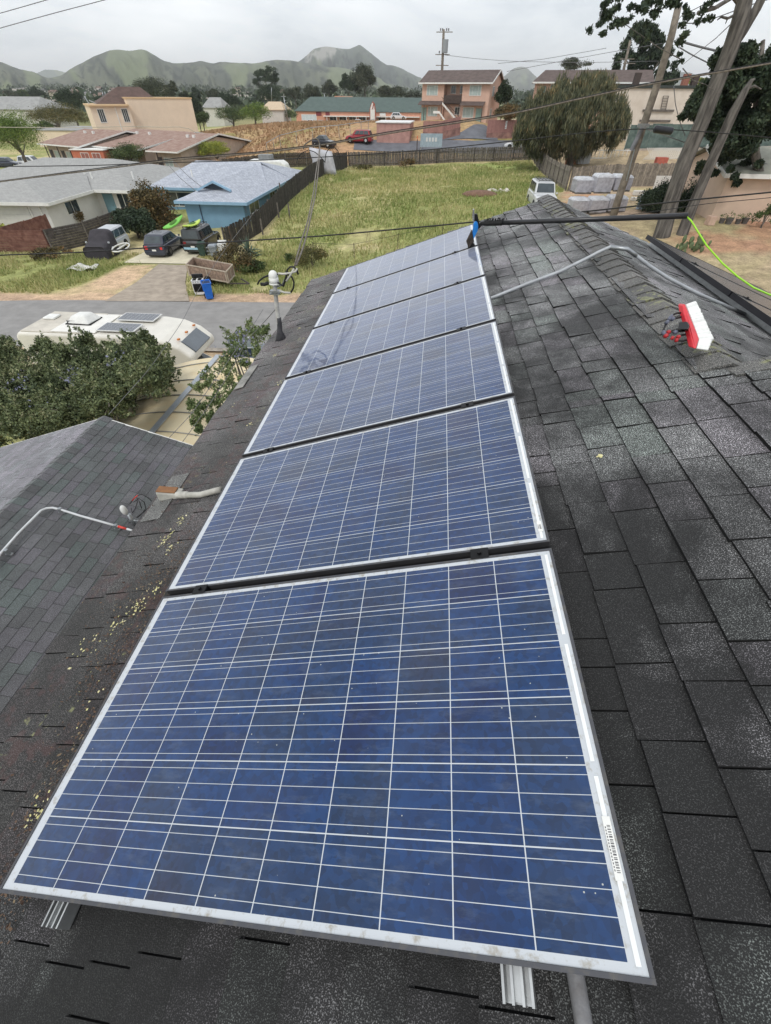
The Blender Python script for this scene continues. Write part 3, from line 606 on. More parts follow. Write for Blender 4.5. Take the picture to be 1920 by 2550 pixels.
# second small service post at the roof edge
b0 = gr(*z8(870, 745)); 
H = (zon(*z8(828, 606), b0)-b0[2]); t_ = thing('service_post', 'short grey service post with looping black wires beside the lower roof edge', 'service mast', b0)
MB().tube([b0-(0, 0, .05), b0+(0.01, 0, H*.55)], .030, 10).build('post', GALV, t_, True, smooth=True)
p = b0+np.array([-.0, 0, H*.55]); MB().ball((p[0]-.03, p[1], p[2]+H*.2), .05, .05, H*.22).build('cap', mat('pale_plastic', (214, 216, 214), .4, .05), t_, True, smooth=True)
def wires(name, lists, Yf, r, m, parent=None, sc_=(2.603, 0, 1020)):
    w = MB()
    for Lq in lists: w.tube([atY(sc_[1]+x/sc_[0], sc_[2]+y/sc_[0], Yf) for x, y in Lq], r, 6)
    return w.build(name, m, parent, parent is not None, smooth=True)
BWIRE = mat('black_cable', (30, 30, 31), .55, .2, 20)
wires('black_wires', [[(845,610),(862,585),(885,560),(920,548),(960,572),(1000,608)], [(850,640),(858,670),(878,640),(890,600),(888,570),(905,600),(918,640)], [(868,600),(900,575),(935,600),(945,640),(915,680),(890,700)], [(885,700),(930,665),(985,615)]], float(b0[1]), .006, BWIRE, t_)
wires('red_wire', [[(858,590),(875,570),(892,556)]], float(b0[1]), .009, MATS['red_tape'], t_)
wires('bracket', [[(835,735),(850,715),(895,722)], [(875,748),(897,716)]], float(b0[1]), .010, GALV, t_)
# short conduit with junction elbow leaving the panels towards the eave
def zz(u, v, n=.0): return onplane(u, v, RL(0, 0, -.10+n), EN)
pts = [zz(550, 1219, .04), zz(530, 1224, .035), zz(500, 1232, .03), zz(466, 1233, .03)]
o = MB().tube(pts, .019, 10).build('short_conduit', mat('dirty_white_conduit', (178, 176, 168), .6, .2, 12, bump=.2), smooth=True); tag(o, 'short dirty white conduit coming out from under the second panel at the eave', 'conduit')
j = MB(); a, b = zz(468, 1232, .03), zz(440, 1233, .03); j.tube([a, b], .024, 8); c_ = zz(424, 1230, .03); j.box(c_[0]-.075, c_[1]-.032, c_[2]-.04, c_[0]+.085, c_[1]+.032, c_[2]+.030)
j.build('elbow', MATS['dirty_white_conduit'], o, bevel=.008)
j = MB(); j.box(c_[0]-.073, c_[1]-.028, c_[2]+.032, c_[0]+.055, c_[1]+.028, c_[2]+.040); j.build('elbow_cover', mat('rusty_cover', (176, 128, 82), .8, .3, 14, col2=(120, 84, 60)), o, bevel=.004)
# conduit over the ridge
pts = [RL(1.45, 3.70, -.075), RL(1.70, 3.71, -.075), RL(1.95, 3.77, -.070), RL(2.2, 3.81, -.066), RL(2.38, 3.83, -.040), RL(2.48, 3.83, -.018), RL(2.56, 3.825, -.004), RR(.03, 3.81, .084), RR(.12, 3.80, .072), RR(.24, 3.78, .052), RR(.42, 3.76, .034), RR(.7, 3.78, .022), RR(1.22, 3.84, .022)]
o = MB().tube(pts, .0125, 12).build('ridge_conduit', mat('grey_conduit', (168, 172, 176), .5, .12, 10, metal=.15, bump=.15), smooth=True)
tag(o, 'long grey conduit crossing over the ridge from the blue panels to the black panels', 'conduit')
MB().tube([pts[6], pts[7], pts[8]], .0145, 12).build('coupling', GALV, o, smooth=True)
o = MB().tube([RL(1.517, .6, -.075), RL(1.517, .03, -.075), RL(1.52, -.10, -.078), RL(1.53, -.5, -.08)], .0165, 12).build('lower_conduit', mat('stained_conduit', (150, 152, 156), .5, .3, 16, col2=(110, 108, 108), bump=.2), smooth=True)
tag(o, 'stained grey conduit emerging under the near edge of the nearest panel', 'conduit')
# ---------------------------------------------------------------- weatherhead mast
def z4(x, y): return 600+x/4.165, 640+y/4.165
YM = 4.36
base = atY(*z4(412, 850), YM); t_ = thing('weatherhead_mast', 'grey cable mast with white cap and looping black cables at the eave', 'service mast', base)
MB().tube([atY(*z4(x, y), YM) for x, y in ((410, 800), (385, 620), (352, 320), (345, 250))], [.022, .021, .021, .021], 12).build('mast_pipe', mat('chalky_pipe', (176, 174, 168), .7, .25, 9, col2=(205, 204, 200), bump=.3), t_, True, smooth=True)
MB().tube([atY(*z4(x, y), YM) for x, y in ((415, 880), (412, 820), (404, 770), (400, 690), (392, 628))], [.062, .048, .028, .025, .024], 12).build('flashing_boot', mat('tar_boot', (62, 62, 66), .8, .3, 10, bump=.5), t_, True, smooth=True)
p = atY(*z4(335, 200), YM); h_ = MB(); h_.ball(p, .046, .046, .052, 12, 8); h_.cyl(p-(0, 0, .058), p-(0, 0, .01), .047, 12); h_.cyl(p-(0, 0, .068), p-(0, 0, .058), .052, 12); h_.build('cap', WHITEP, t_, True, smooth=True)
k = MB(); 
for x, y in ((350, 352), (350, 378)): p = atY(*z4(x, y), YM); k.box(p[0]-.045, p[1]-.03, p[2]-.006, p[0]+.05, p[1]+.03, p[2]+.006)
k.tube([atY(*z4(x, y), YM) for x, y in ((365, 310), (430, 290), (450, 240), (520, 190))], .008, 6); k.build('bracket', GALV, t_, True)
S4 = (4.165, 600, 640)
wires('service_cable', [[(375, 178), (420, 172), (480, 178), (530, 210), (550, 262), (545, 320), (518, 368)], [(288, 192), (235, 210), (190, 248), (172, 285)], [(300, 250), (340, 258), (400, 272), (440, 305), (452, 250), (474, 180), (482, 130), (510, 102), (550, 104), (578, 130), (594, 182)], [(470, 150), (470, 220), (440, 300)]], YM-.02, .0085, BWIRE, t_, S4)
for Lq_ in ([(384, 170), (440, 176), (520, 165), (570, 148), (582, 120)], [(400, 350), (450, 368), (515, 372)], [(470, 250), (505, 200), (550, 120)]): wires('sleeved_cable', [Lq_], YM-.03, .009, mat('grey_sleeve', (190, 188, 180), .6, .1, 20), t_, S4)
wires('cable_boot', [[(205, 282), (245, 284), (285, 268)]], YM-.02, .016, BWIRE, t_, S4)

# ---------------------------------------------------------------- brush on its pole
def slab(m_, pts, Y, th): 
    P = [atY(u, v, Y) for u, v in pts]; n = len(P); Q = [p+np.array([0, th, 0]) for p in P]
    return m_.add([tuple(p) for p in P+Q], [tuple(range(n)), tuple(range(n, 2*n))[::-1]]+[(i, n+i, n+(i+1) % n, (i+1) % n) for i in range(n)])
def z7(x, y): return 1120+x/8.33, 480+y/8.33
YB = 5.12
t_ = thing('pole_brush', 'blue backed cleaning brush on a long black pole touching the farthest panels', 'brush', atY(*z7(430, 1100), YB))
P0, P1 = atY(*z7(640, 640), YB), atY(1712, 537, 4.55)
MB().tube([P0+(P1-P0)*s_ for s_ in (.12, .5, 1)], [.0205, .0205, .022], 14).build('pole', mat('black_pole', (34, 34, 38), .35, .15, 30, spec=.6), t_, True, smooth=True)
g = MB(); g.tube([P0+(P1-P0)*s_ for s_ in (0.0, .03, .12)], [.014, .022, .024], 12)
q = random.Random(3)
for i in range(26):
    s_ = .02+i*.0042; p = P0+(P1-P0)*s_; a = q.random()*6.28
    g.cyl(p+np.array([0, math.cos(a)*.01, .018]), p+np.array([q.uniform(-.012, .02), math.cos(a)*.02, .034+q.random()*.010]), .004, 5)
g.build('grip', BLACKRUB, t_, True)
slab(MB(), [z7(*p) for p in ((540,590),(578,620),(592,700),(580,790),(540,870),(500,960),(478,985),(455,965),(462,860),(490,720),(495,640))], YB-.03, .055).build('blue_back', mat('blue_plastic', (22, 122, 205), .3, .15, 20, spec=.6), t_, True, bevel=.005)
slab(MB(), [z7(*p) for p in ((478,345),(508,345),(518,480),(512,600),(480,610),(462,470))], YB-.02, .03).build('hinge_plate', CHROME, t_, True, bevel=.003)
slab(MB(), [z7(*p) for p in ((520,440),(575,450),(602,560),(612,640),(700,600),(690,650),(620,740),(590,760),(596,700),(578,616),(540,586),(512,600))], YB-.015, .04).build('swivel', BLK, t_, True, bevel=.004)
br = MB(); q = random.Random(5)
A0, A1, B0, B1 = z7(455, 770), z7(500, 1010), z7(350, 1000), z7(400, 1150)
for i in range(150):
    s_ = q.random(); w = q.random()*.07
    a = (A0[0]+(A1[0]-A0[0])*s_, A0[1]+(A1[1]-A0[1])*s_); b = (B0[0]+(B1[0]-B0[0])*s_+q.uniform(-1, 1), B0[1]+(B1[1]-B0[1])*s_+q.uniform(-1.5, 1.5))
    br.tube([atY(*a, YB-.04+w), atY(*b, YB-.05+w*1.2)], [.003, .0035], 4)
slab(br, [z7(*p) for p in ((462,780),(505,1000),(495,1040),(440,1000),(420,880))], YB-.03, .05)
br.build('bristles', mat('grey_bristle', (72, 66, 62), .9, .35, 60), t_, True)
# dark slab below the bristles stands in for the brush reflection on the panel
slab(MB(), [z7(*p) for p in ((375,1120),(500,1050),(530,1110),(500,1150),(380,1165))], YB-.03, .03).build('reflection_slab', BLACKRUB, t_, True)
z6 = lambda x, y: (1100+x/2.0317, 380+y/2.0317)
pts = [(1240,325,4.55),(1262,345,4.5),(1290,390,4.45),(1340,470,4.35),(1420,560,4.15),(1500,630,3.95),(1580,685,3.75),(1666,722,3.5),(1760,750,3.2)]
o = MB().tube([atY(*z6(x, y), Y) for x, y, Y in pts], .0065, 8).build('hose', mat('lime_hose', (160, 222, 54), .4, .05, 9), smooth=True); tag(o, 'lime green hose hanging from the end of the black pole', 'hose')

# ---------------------------------------------------------------- red and white brush resting on the ridge
def z9(x, y): return 1620+x/8.33, 700+y/8.33
t_ = thing('brush_head', 'red brush head with white bristles and black hoses lying on the ridge', 'brush', atY(*z9(900, 1420), 2.35))
def bp(x, y, dy=0):
    Y = 2.36-(y-480)/930*.36+dy; return atY(*z9(x, y), Y)
m_ = MB(); fr_ = [(668,510),(695,472),(725,490),(1010,1190),(1000,1230),(950,1390),(915,1405),(890,1370),(838,1150),(690,650)]
Pf = [bp(x, y) for x, y in fr_]; Pb = [p+np.array([.0, .045, -.012]) for p in Pf]; n = len(Pf)
m_.add([tuple(p) for p in Pf+Pb], [tuple(range(n)), tuple(range(n, 2*n))[::-1]]+[(i, n+i, n+(i+1) % n, (i+1) % n) for i in range(n)])
m_.build('red_block', mat('red_plastic', (206, 48, 58), .35, .12, 14), t_, True, bevel=.004)
m_ = MB(); q = random.Random(8)
for i in range(34):
    s_ = i/33; bx, by = 735+(1005-735)*s_, 500+(1225-500)*s_; tx, ty = (930+(1280-930)*min(1, s_*1.02)), 430+(1200-430)*s_
    for j in range(5):
        jx, jy = q.uniform(-9, 9), q.uniform(-9, 9); w = .002+j*.009
        m_.tube([bp(bx, by, w), bp(tx+jx-j*6, ty+jy+j*10, w*1.6)], [.0045, .0062], 5)
for i in range(9):
    s_ = i/8; bx, by = 1000-45*s_, 1235+150*s_; tx, ty = 1255-70*s_, 1225+190*s_
    for j in range(4): m_.tube([bp(bx, by, .004+j*.009), bp(tx+q.uniform(-10, 10), ty, .004+j*.012)], [.0045, .0062], 5)
m_.build('white_bristles', mat('white_bristle', (232, 233, 230), .7, .06, 60, isl=.12), t_, True)
m_ = MB()
for Lq in ([(450,715),(500,680),(560,660),(640,662)], [(470,785),(540,765),(620,748),(710,752)], [(345,870),(300,930),(272,1010),(270,1060)], [(590,1150),(650,1120),(740,1105),(850,1098)], [(560,1230),(650,1240),(760,1225),(880,1212)], [(500,1060),(560,1040),(700,1035)]):
    MB().tube([bp(x, y, -.035+.0001*x) for x, y in Lq], .0048, 7).build('tube', BWIRE, t_, True, smooth=True)
m_ = MB()
for a, b in (((480,1190),(430,1170)), ((560,1225),(510,1225)), ((590,1150),(560,1170)), ((390,1050),(350,1070)), ((340,1120),(300,1150))): MB().tube([bp(*a, -.02), bp(*b, -.02)], .009, 8).build('red_fitting', mat('red_fitting', (170, 40, 44), .4, .1), t_, True, smooth=True)
m_ = MB()
for a, b in (((480,770),(440,800)), ((440,720),(380,800)), ((360,840),(320,870)), ((280,1050),(260,1080)), ((300,1110),(260,1060)), ((540,1050),(480,1070))): MB().tube([bp(*a, -.02), bp(*b, -.02)], .0085, 8).build('black_fitting', mat('grey_fitting', (92, 96, 112), .4, .2, 30), t_, True, smooth=True)
Pf = [bp(x, y, -.045) for x, y in ((590,850),(760,840),(800,920),(770,1000),(570,1000))]; Pb = [bp(x, y, .03) for x, y in ((610,850),(780,850),(820,930),(800,1040),(600,1010))]; n = 5
MB().add([tuple(p) for p in Pf+Pb], [tuple(range(n)), tuple(range(n, 2*n))[::-1]]+[(i, n+i, n+(i+1) % n, (i+1) % n) for i in range(n)]).build('socket', BLK, t_, True, bevel=.004)

# ---------------------------------------------------------------- lichen scraps and dead leaves on the eave strip
V = []; q = np.random.RandomState(12); LK = 2.4
def scatter(n, cx, cy, sx, sy, s0):
    for i in range(int(n*LK)):
        x = cx+q.normal()*sx; y = cy+q.normal()*sy
        if x < -.66 or x > .04: continue
        c = RL(x, y, -.10+.014+q.rand()*.008); a = q.rand()*6.28; s = s0*.95*(.35+q.rand()); tl = q.normal(size=2)*.35
        e1 = (EX*math.cos(a)+EY*math.sin(a)+EN*tl[0])*s; e2 = (-EX*math.sin(a)+EY*math.cos(a)+EN*tl[1])*s*(.35+.5*q.rand())
        V.append(np.stack([c-e1*.5, c+e2*.5, c+e1*.5, c-e2*.5]))
for a in ((110, -.13, 1.30, .09, .14, .013), (120, -.28, 1.1, .12, .16, .012), (180, -.08, .9, .06, .3, .012), (130, -.22, .75, .1, .12, .012), (260, -.06, .25, .08, .25, .014), (160, -.3, 2.3, .2, 1.2, .010), (60, -.35, 4.2, .2, .9, .012), (130, -.03, .0, .12, .2, .014)): scatter(*a)
o = npmesh('leaf_litter', np.array(V), 4, leafmat('litter_leaf', (70, 56, 50), (112, 92, 76), (176, 164, 130), .9, 4)); tag(o, 'dead leaves and bark scraps lying along the eave beside the panels', 'leaf litter', kind='stuff')
V = []
for (x, y, n, sp) in ((-.30, 1.62, 26, .016), (-.33, 1.48, 28, .02), (-.24, 1.02, 34, .022), (-.30, .93, 22, .03), (-.18, 1.12, 16, .02), (-.42, .82, 18, .03), (-.25, 1.40, 14, .015), (-.2, .6, 12, .06), (-.35, 2.9, 10, .08), (-.12, 3.2, 20, .02), (-.4, 3.9, 18, .015), (-.3, 4.5, 14, .012), (-.12, .2, 30, .02), (-.2, 2.6, 12, .012), (1.93, 1.52, 10, .006), (.75, -.2, 8, .008), (.5, -.3, 10, .01), (1.0, -.16, 8, .006), (1.1, -.24, 6, .006)):
    for i in range(n):
        c = RL(x+q.normal()*sp, y+q.normal()*sp*1.4, -.10+.016+q.rand()*.006); a = q.rand()*6.28; s = .011*(.4+q.rand())
        e1 = (EX*math.cos(a)+EY*math.sin(a)+EN*.2*q.normal())*s; e2 = (-EX*math.sin(a)+EY*math.cos(a)+EN*.2*q.normal())*s*.8
        V.append(np.stack([c-e1*.5, c+e2*.5, c+e1*.5, c-e2*.5]))
o = npmesh('lichen', np.array(V), 4, leafmat('lichen_yellow', (196, 192, 132), (214, 206, 160), (226, 222, 190), .95, 20)); tag(o, 'pale yellow lichen tufts scattered on the shingles', 'lichen', kind='stuff')
# ================================================================ builders for the street
def roofpoly(m_, pts, th=.16):
    n = len(pts); P = [tuple(p) for p in pts]; Q = [(p[0], p[1], p[2]-th) for p in pts]
    return m_.add(P+Q, [tuple(range(n)), tuple(range(n, 2*n))[::-1]]+[(i, n+i, n+(i+1) % n, (i+1) % n) for i in range(n)])
def bar(m_, a, b, w, h):
    "straight member from a to b, w wide, h tall"
    a = np.array(a, float); b = np.array(b, float); d = b-a; s_ = np.array([-d[1], d[0], 0]); ln = np.linalg.norm(s_)
    s_ = s_/ln*w/2 if ln > 1e-6 else np.array([w/2, 0, 0]); z = np.array([0, 0, h/2])
    if abs(d[2]) > np.hypot(d[0], d[1])*3: z = np.array([0, h/2, 0]); s_ = np.array([w/2, 0, 0])
    return m_.hexa([a-s_-z, a+s_-z, b+s_-z, b-s_-z], [a-s_+z, a+s_+z, b+s_+z, b-s_+z])
def window(parent, p0, p1, z0, z1, nrm, mull=(.5,), fm=None, gm=None, fw=.07, world=False, name='window'):
    "window on a wall between ground points p0, p1, facing nrm"
    fm = fm or WHITEP; p0 = np.array([*p0[:2], 0.]); p1 = np.array([*p1[:2], 0.]); L_ = np.linalg.norm(p1-p0); e = (p1-p0)/L_; n = np.array(nrm, float)
    def P(s_, z, d): v = p0+e*s_+n*d; return (v[0], v[1], z)
    g = MB(); g.quad(P(.02, z0+.02, .02), P(L_-.02, z0+.02, .02), P(L_-.02, z1-.02, .02), P(.02, z1-.02, .02)); 
    f = MB()
    def fb(a, b, c, d): f.hexa([P(a, c, .002), P(b, c, .002), P(b, c, .055), P(a, c, .055)], [P(a, d, .002), P(b, d, .002), P(b, d, .055), P(a, d, .055)])
    fb(-fw, 0, z0-fw, z1+fw); fb(L_, L_+fw, z0-fw, z1+fw); fb(0.001, L_-.001, z0-fw, z0); fb(0.001, L_-.001, z1, z1+fw)
    for k in mull: fb(L_*k-fw*.3, L_*k+fw*.3, z0+.002, z1-.002)
    fo = f.build(name, fm, parent, world); g.build('pane', gm or GLASS, fo, world); return fo
def door(parent, p0, p1, z0, z1, nrm, m, world=False):
    p0 = np.array([*p0[:2], 0.]); p1 = np.array([*p1[:2], 0.]); L_ = np.linalg.norm(p1-p0); e = (p1-p0)/L_; n = np.array(nrm, float)
    def P(s_, z, d): v = p0+e*s_+n*d; return (v[0], v[1], z)
    f = MB(); f.hexa([P(0, z0, .0), P(L_, z0, .0), P(L_, z0, .05), P(0, z0, .05)], [P(0, z1, .0), P(L_, z1, .0), P(L_, z1, .05), P(0, z1, .05)])
    f.hexa([P(-.08, z0, .0), P(-.005, z0, .0), P(-.005, z0, .07), P(-.08, z0, .07)], [P(-.08, z1+.08, .0), P(-.005, z1+.08, .0), P(-.005, z1+.08, .07), P(-.08, z1+.08, .07)])
    f.hexa([P(L_+.005, z0, .0), P(L_+.08, z0, .0), P(L_+.08, z0, .07), P(L_+.005, z0, .07)], [P(L_+.005, z1+.08, .0), P(L_+.08, z1+.08, .0), P(L_+.08, z1+.08, .07), P(L_+.005, z1+.08, .07)])
    d_ = f.build('door', m, parent, world); h = P(L_*.85, z0+1.0, .09); MB().ball(h, .035, .035, .035, 6, 4).build('handle', CHROME, d_, world); return d_
def fence(name, label, cat, pts, h, m, bw=.14, pm=None, ps=2.4, side=1, rails=True, lean=0, gap=.012, hz=False, seed=0, step=None, dz=0):
    "board fence along ground points, with its posts"
    q = random.Random(seed); base = np.array([pts[0][0], pts[0][1], float(T(*pts[0][:2]))]); t = thing(name, label, cat, base)
    bd = MB(); posts = []
    for (a, b) in zip(pts[:-1], pts[1:]):
        a = np.array(a[:2], float); b = np.array(b[:2], float); L_ = np.linalg.norm(b-a); e = (b-a)/L_; n = np.array([-e[1], e[0]])*side
        za, zb = float(T(*a)), float(T(*b)); s_ = 0
        zz_ = np.interp(np.linspace(0, L_, 12), [0, L_], [0, 1]); hs = T(a[0]+e[0]*np.linspace(0, L_, 12), a[1]+e[1]*np.linspace(0, L_, 12))
        gz = lambda s: float(np.interp(s, np.linspace(0, L_, 12), hs))+dz
        if not hz:
            while s_ < L_-.02:
                w = min(bw*(.9+.2*q.random()), L_-s_); hh = h*(1+q.uniform(-.03, .03)); d0 = q.uniform(0, .012); ln = lean*q.uniform(-1, 1)
                p = a+e*s_+n*d0; r_ = a+e*(s_+w-gap)+n*(d0+.004); z = gz(s_)
                bd.hexa([(p[0], p[1], z), (r_[0], r_[1], z), (r_[0]+n[0]*.02, r_[1]+n[1]*.02, z), (p[0]+n[0]*.02, p[1]+n[1]*.02, z)],
                        [(p[0]+e[0]*ln, p[1]+e[1]*ln, z+hh), (r_[0]+e[0]*ln, r_[1]+e[1]*ln, z+hh*(1+q.uniform(-.012, .012))), (r_[0]+n[0]*.02+e[0]*ln, r_[1]+n[1]*.02+e[1]*ln, z+hh), (p[0]+n[0]*.02+e[0]*ln, p[1]+n[1]*.02+e[1]*ln, z+hh)]); s_ += w
        else:
            k = 0; zc = 0
            while zc < h-.02:
                w = min(.19, h-zc); d0 = q.uniform(0, .012)
                m_ = 10
                for i in range(m_):
                    s0, s1 = L_*i/m_, L_*(i+1)/m_; p = a+e*s0+n*d0; r_ = a+e*s1+n*d0; z0, z1 = gz(s0)+zc, gz(s1)+zc
                    bd.hexa([(p[0], p[1], z0), (r_[0], r_[1], z1), (r_[0]+n[0]*.025, r_[1]+n[1]*.025, z1), (p[0]+n[0]*.025, p[1]+n[1]*.025, z0)], [(p[0], p[1], z0+w-.012), (r_[0], r_[1], z1+w-.012), (r_[0]+n[0]*.025, r_[1]+n[1]*.025, z1+w-.012), (p[0]+n[0]*.025, p[1]+n[1]*.025, z0+w-.012)])
                zc += w
        if rails:
            for zr in (.35, h-.35):
                for i in range(8):
                    s0, s1 = L_*i/8, L_*(i+1)/8; p = a+e*s0-n*.03; r_ = a+e*s1-n*.03; bar(bd, (p[0], p[1], gz(s0)+zr), (r_[0], r_[1], gz(s1)+zr), .04, .09)
        k = int(L_/ps)
        for i in range(k+1): s0 = L_*i/max(1, k); p = a+e*s0-n*.06; posts.append((p[0], p[1], gz(s0)))
    bd.build('boards', m, t, True)
    for x, y, z in posts[:95]: MB().box(x-.05, y-.05, z-.2, x+.05, y+.05, z+h*(1.0+q.uniform(-.02, .06))).build('post', pm or m, t, True)
    return t
# ---------------------------------------------------------------- vehicles
def car(name, label, cat, P, rz, body, L=4.3, W=1.75, H=1.48, belt=.92, hood=.86, xs=None, group=None, rear_open=False, glass=None, rack=False, cabin_m=None, tail=(170, 26, 30), plate=True, rims=CHROME):
    "local x is forward; xs = windscreen foot, roof front, roof rear, rear window foot as fractions of length"
    t = thing(name, label, cat, P, rz, group); xf, xr = L/2, -L/2; hw = W/2
    a, b, c, d = [xr+L*k for k in (xs or (.70, .56, .14, .04))]
    m_ = MB(); st = [(xr, belt-.22, hw*.86), (xr+.10, belt-.04, hw*.95), (d, belt, hw*.985), ((c+b)/2, belt+.01, hw), (a, belt, hw), (a+.12, belt-.03, hw*.99), (xf-.45, hood-.08, hw*.96), (xf-.12, hood-.22, hw*.9), (xf, hood-.36, hw*.80)]
    n = len(st); sec = lambda w, z: [(-w*.9, .20), (-w, .36), (-w, (z+.36)/2+.06), (-w*.965, z-.07), (-w*.87, z), (0, z+.025), (w*.87, z), (w*.965, z-.07), (w, (z+.36)/2+.06), (w, .36), (w*.9, .20)]
    V = [(x, y, z) for x, zt, w in st for y, z in sec(w, zt)]; k = 11
    Fc = [(i*k+j, (i+1)*k+j, (i+1)*k+(j+1) % k, i*k+(j+1) % k) for i in range(n-1) for j in range(k)]+[tuple(range(k)), tuple(range((n-1)*k, n*k))[::-1]]
    m_.add(V, Fc); bo = m_.build('body', body, t, smooth=False, bevel=.03)
    ti, zr = .80, H
    bt = [(d, -hw*.93, belt-.02), (a, -hw*.93, belt-.02), (a, hw*.93, belt-.02), (d, hw*.93, belt-.02)]; tp = [(c, -hw*ti, zr-.03), (b, -hw*ti, zr-.03), (b, hw*ti, zr-.03), (c, hw*ti, zr-.03)]
    cb = MB().hexa(bt, tp); cb.build('cabin', cabin_m or body, t, bevel=.11, seg=3)
    rf = MB(); rf.hexa([(c+.05, -hw*ti*.9, zr-.028), (b-.05, -hw*ti*.9, zr-.028), (b-.05, hw*ti*.9, zr-.028), (c+.05, hw*ti*.9, zr-.028)], [(c+.2, -hw*ti*.7, zr+.015), (b-.2, -hw*ti*.7, zr+.015), (b-.2, hw*ti*.7, zr+.015), (c+.2, hw*ti*.7, zr+.015)]); rf.build('roof', cabin_m or body, t, bevel=.02)
    bt = np.array(bt); tp = np.array(tp); G = glass or GLASS
    def pane(nm, p, q_, r_, s_, n_, u0, u1, v0, v1):
        def I(u, v): return (p*(1-u)+q_*u)*(1-v)+(s_*(1-u)+r_*u)*v+np.array(n_)*.022
        MB().quad(*[tuple(I(u, v)) for u, v in ((u0, v0), (u1, v0), (u1, v1), (u0, v1))]).build(nm, G, t)
    pane('windscreen', bt[1], bt[2], tp[2], tp[1], (.8, 0, .5), .07, .93, .14, .90)
    pane('rear_window', bt[3], bt[0], tp[0], tp[3], (-.9, 0, .4), .10, .90, .18, .88)
    for sg, (p, q_, r_, s_) in ((-1, (bt[0], bt[1], tp[1], tp[0])), (1, (bt[3], bt[2], tp[2], tp[3]))):
        for u0, u1 in ((.08, .33), (.36, .62), (.65, .88)): pane('side_window', p, q_, r_, s_, (0, sg, .2), u0, u1, .16, .88)
    wr = .31 if H < 1.6 else .35
    for x in (xr+L*.19, xf-L*.19):
        for sg in (-1, 1):
            y = sg*(hw-.09); w_ = MB().cyl((x, y-.10, wr), (x, y+.10, wr), wr, 16).build('wheel', BLACKRUB, t, bevel=.02)
            MB().cyl((x, y+sg*.085, wr), (x, y+sg*.115, wr), wr*.60, 10).build('rim', rims, w_)
            MB().cyl((x, sg*(hw-.02), wr+.02), (x, sg*(hw+.006), wr+.02), wr*1.18, 18).build('wheel_arch', BLACKRUB, t)
            w_.location = (0, sg*.028, 0)
    for sg in (-1, 1):
        MB().box(xr-.012, sg*hw*.66-.10, belt-.36, xr+.09, sg*hw*.66+.16*sg if sg > 0 else sg*hw*.66+.10, belt-.12).build('tail_light', mat('lamp_red_%d' % tail[0], tail, .3, .1, 9), t, bevel=.02)
        MB().box(xf-.16, sg*hw*.62-.16, hood-.42, xf-.01, sg*hw*.62+.16, hood-.26).build('headlight', mat('lamp_clear', (210, 214, 216), .15, .1, 9), t, bevel=.03)
        MB().box(a-.05, sg*(hw+.02)-.07, belt+.02, a+.08, sg*(hw+.02)+.07, belt+.14).build('mirror', body, t, bevel=.02)
    MB().box(xr-.04, -hw*.88, .30, xr+.10, hw*.88, .50).build('rear_bumper', body, t, bevel=.04)
    MB().box(xf-.14, -hw*.80, .26, xf+.03, hw*.80, .46).build('front_bumper', body, t, bevel=.04)
    if plate: MB().box(xr-.055, -.17, .52, xr-.035, .17, .64).build('number_plate', WHITEP, t)
    if rack:
        r_ = MB(); z = zr+.10
        for y in (-hw*.62, -hw*.3, 0, hw*.3, hw*.62): r_.box(c+.15, y-.015, z, b-.1, y+.015, z+.03)
        for x in (c+.15, (b+c)/2, b-.13): r_.box(x, -hw*.64, z-.035, x+.04, hw*.64, z-.005); r_.box(x, -hw*.62, zr-.02, x+.03, -hw*.60, z-.03); r_.box(x, hw*.60, zr-.02, x+.03, hw*.62, z-.03)
        r_.build('roof_rack', BLK, t)
    return t
def paint(nm, rgb, **k): return mat(nm, rgb, .28, .06, 2, spec=.5, coat=.6, **k)
def G3(x, y, dz=0): return (x, y, float(T(x, y))+dz)
q2 = gp(362, 646); q3 = gp(409, 645)
car('parked_hatchback', 'dark blue hatchback parked nose in on the concrete pad, red tail lights', 'car', G3(-22.45, 41.3, .05), R(93), paint('navy_paint', (40, 46, 64)), L=4.4, W=1.9, H=1.60, belt=.98, xs=(.74, .55, .13, .015), rims=mat('dark_rim', (60, 60, 62), .4, .1), tail=(220, 60, 60))
sv_ = car('parked_offroader', 'old black four wheel drive with roof rack beside the blue hatchback', 'car', G3(-19.45, 42.5, .05), R(91), paint('black_paint', (34, 36, 40)), L=4.5, W=1.9, H=1.85, belt=1.05, hood=1.05, xs=(.66, .60, .02, .0), rack=True, tail=(120, 20, 24))
MB().box(-2.30, -.84, .36, -2.18, .84, .52).build('chrome_bumper', mat('pale_blue_bumper', (150, 186, 204), .35, .1, 5), sv_, bevel=.02)
van = car('covered_minivan', 'silver minivan, its front wrapped in a dark grey cover, by the board fence', 'van', G3(-27.4, 40.6), R(-84), paint('silver_paint', (176, 180, 184)), L=4.7, W=1.85, H=1.75, belt=1.02, hood=1.02, xs=(.80, .62, .03, .0))
m_ = MB(); st = []
for i in range(15):
    x = .15+i*.16; zt = 1.82 if x < .65 else (1.82-(x-.65)*.95 if x < 1.35 else 1.15-(x-1.35)*.18); st.append((x, max(zt, .9), .98+.03*math.sin(i*1.3), .05+.04*math.sin(i*2.1)))
V = []; q = random.Random(5)
for x, z, w, b0_ in st:
    for y_, zf in ((-1, 0), (-1.02, .3), (-1.0, .62), (-.94, .86), (-.78, 1), (-.3, 1.02), (.3, 1.02), (.78, 1), (.94, .86), (1.0, .62), (1.02, .3), (1, 0)):
        V.append((x+q.uniform(-.02, .02), y_*w+q.uniform(-.02, .02), b0_+(z-b0_)*zf+q.uniform(-.02, .02)))
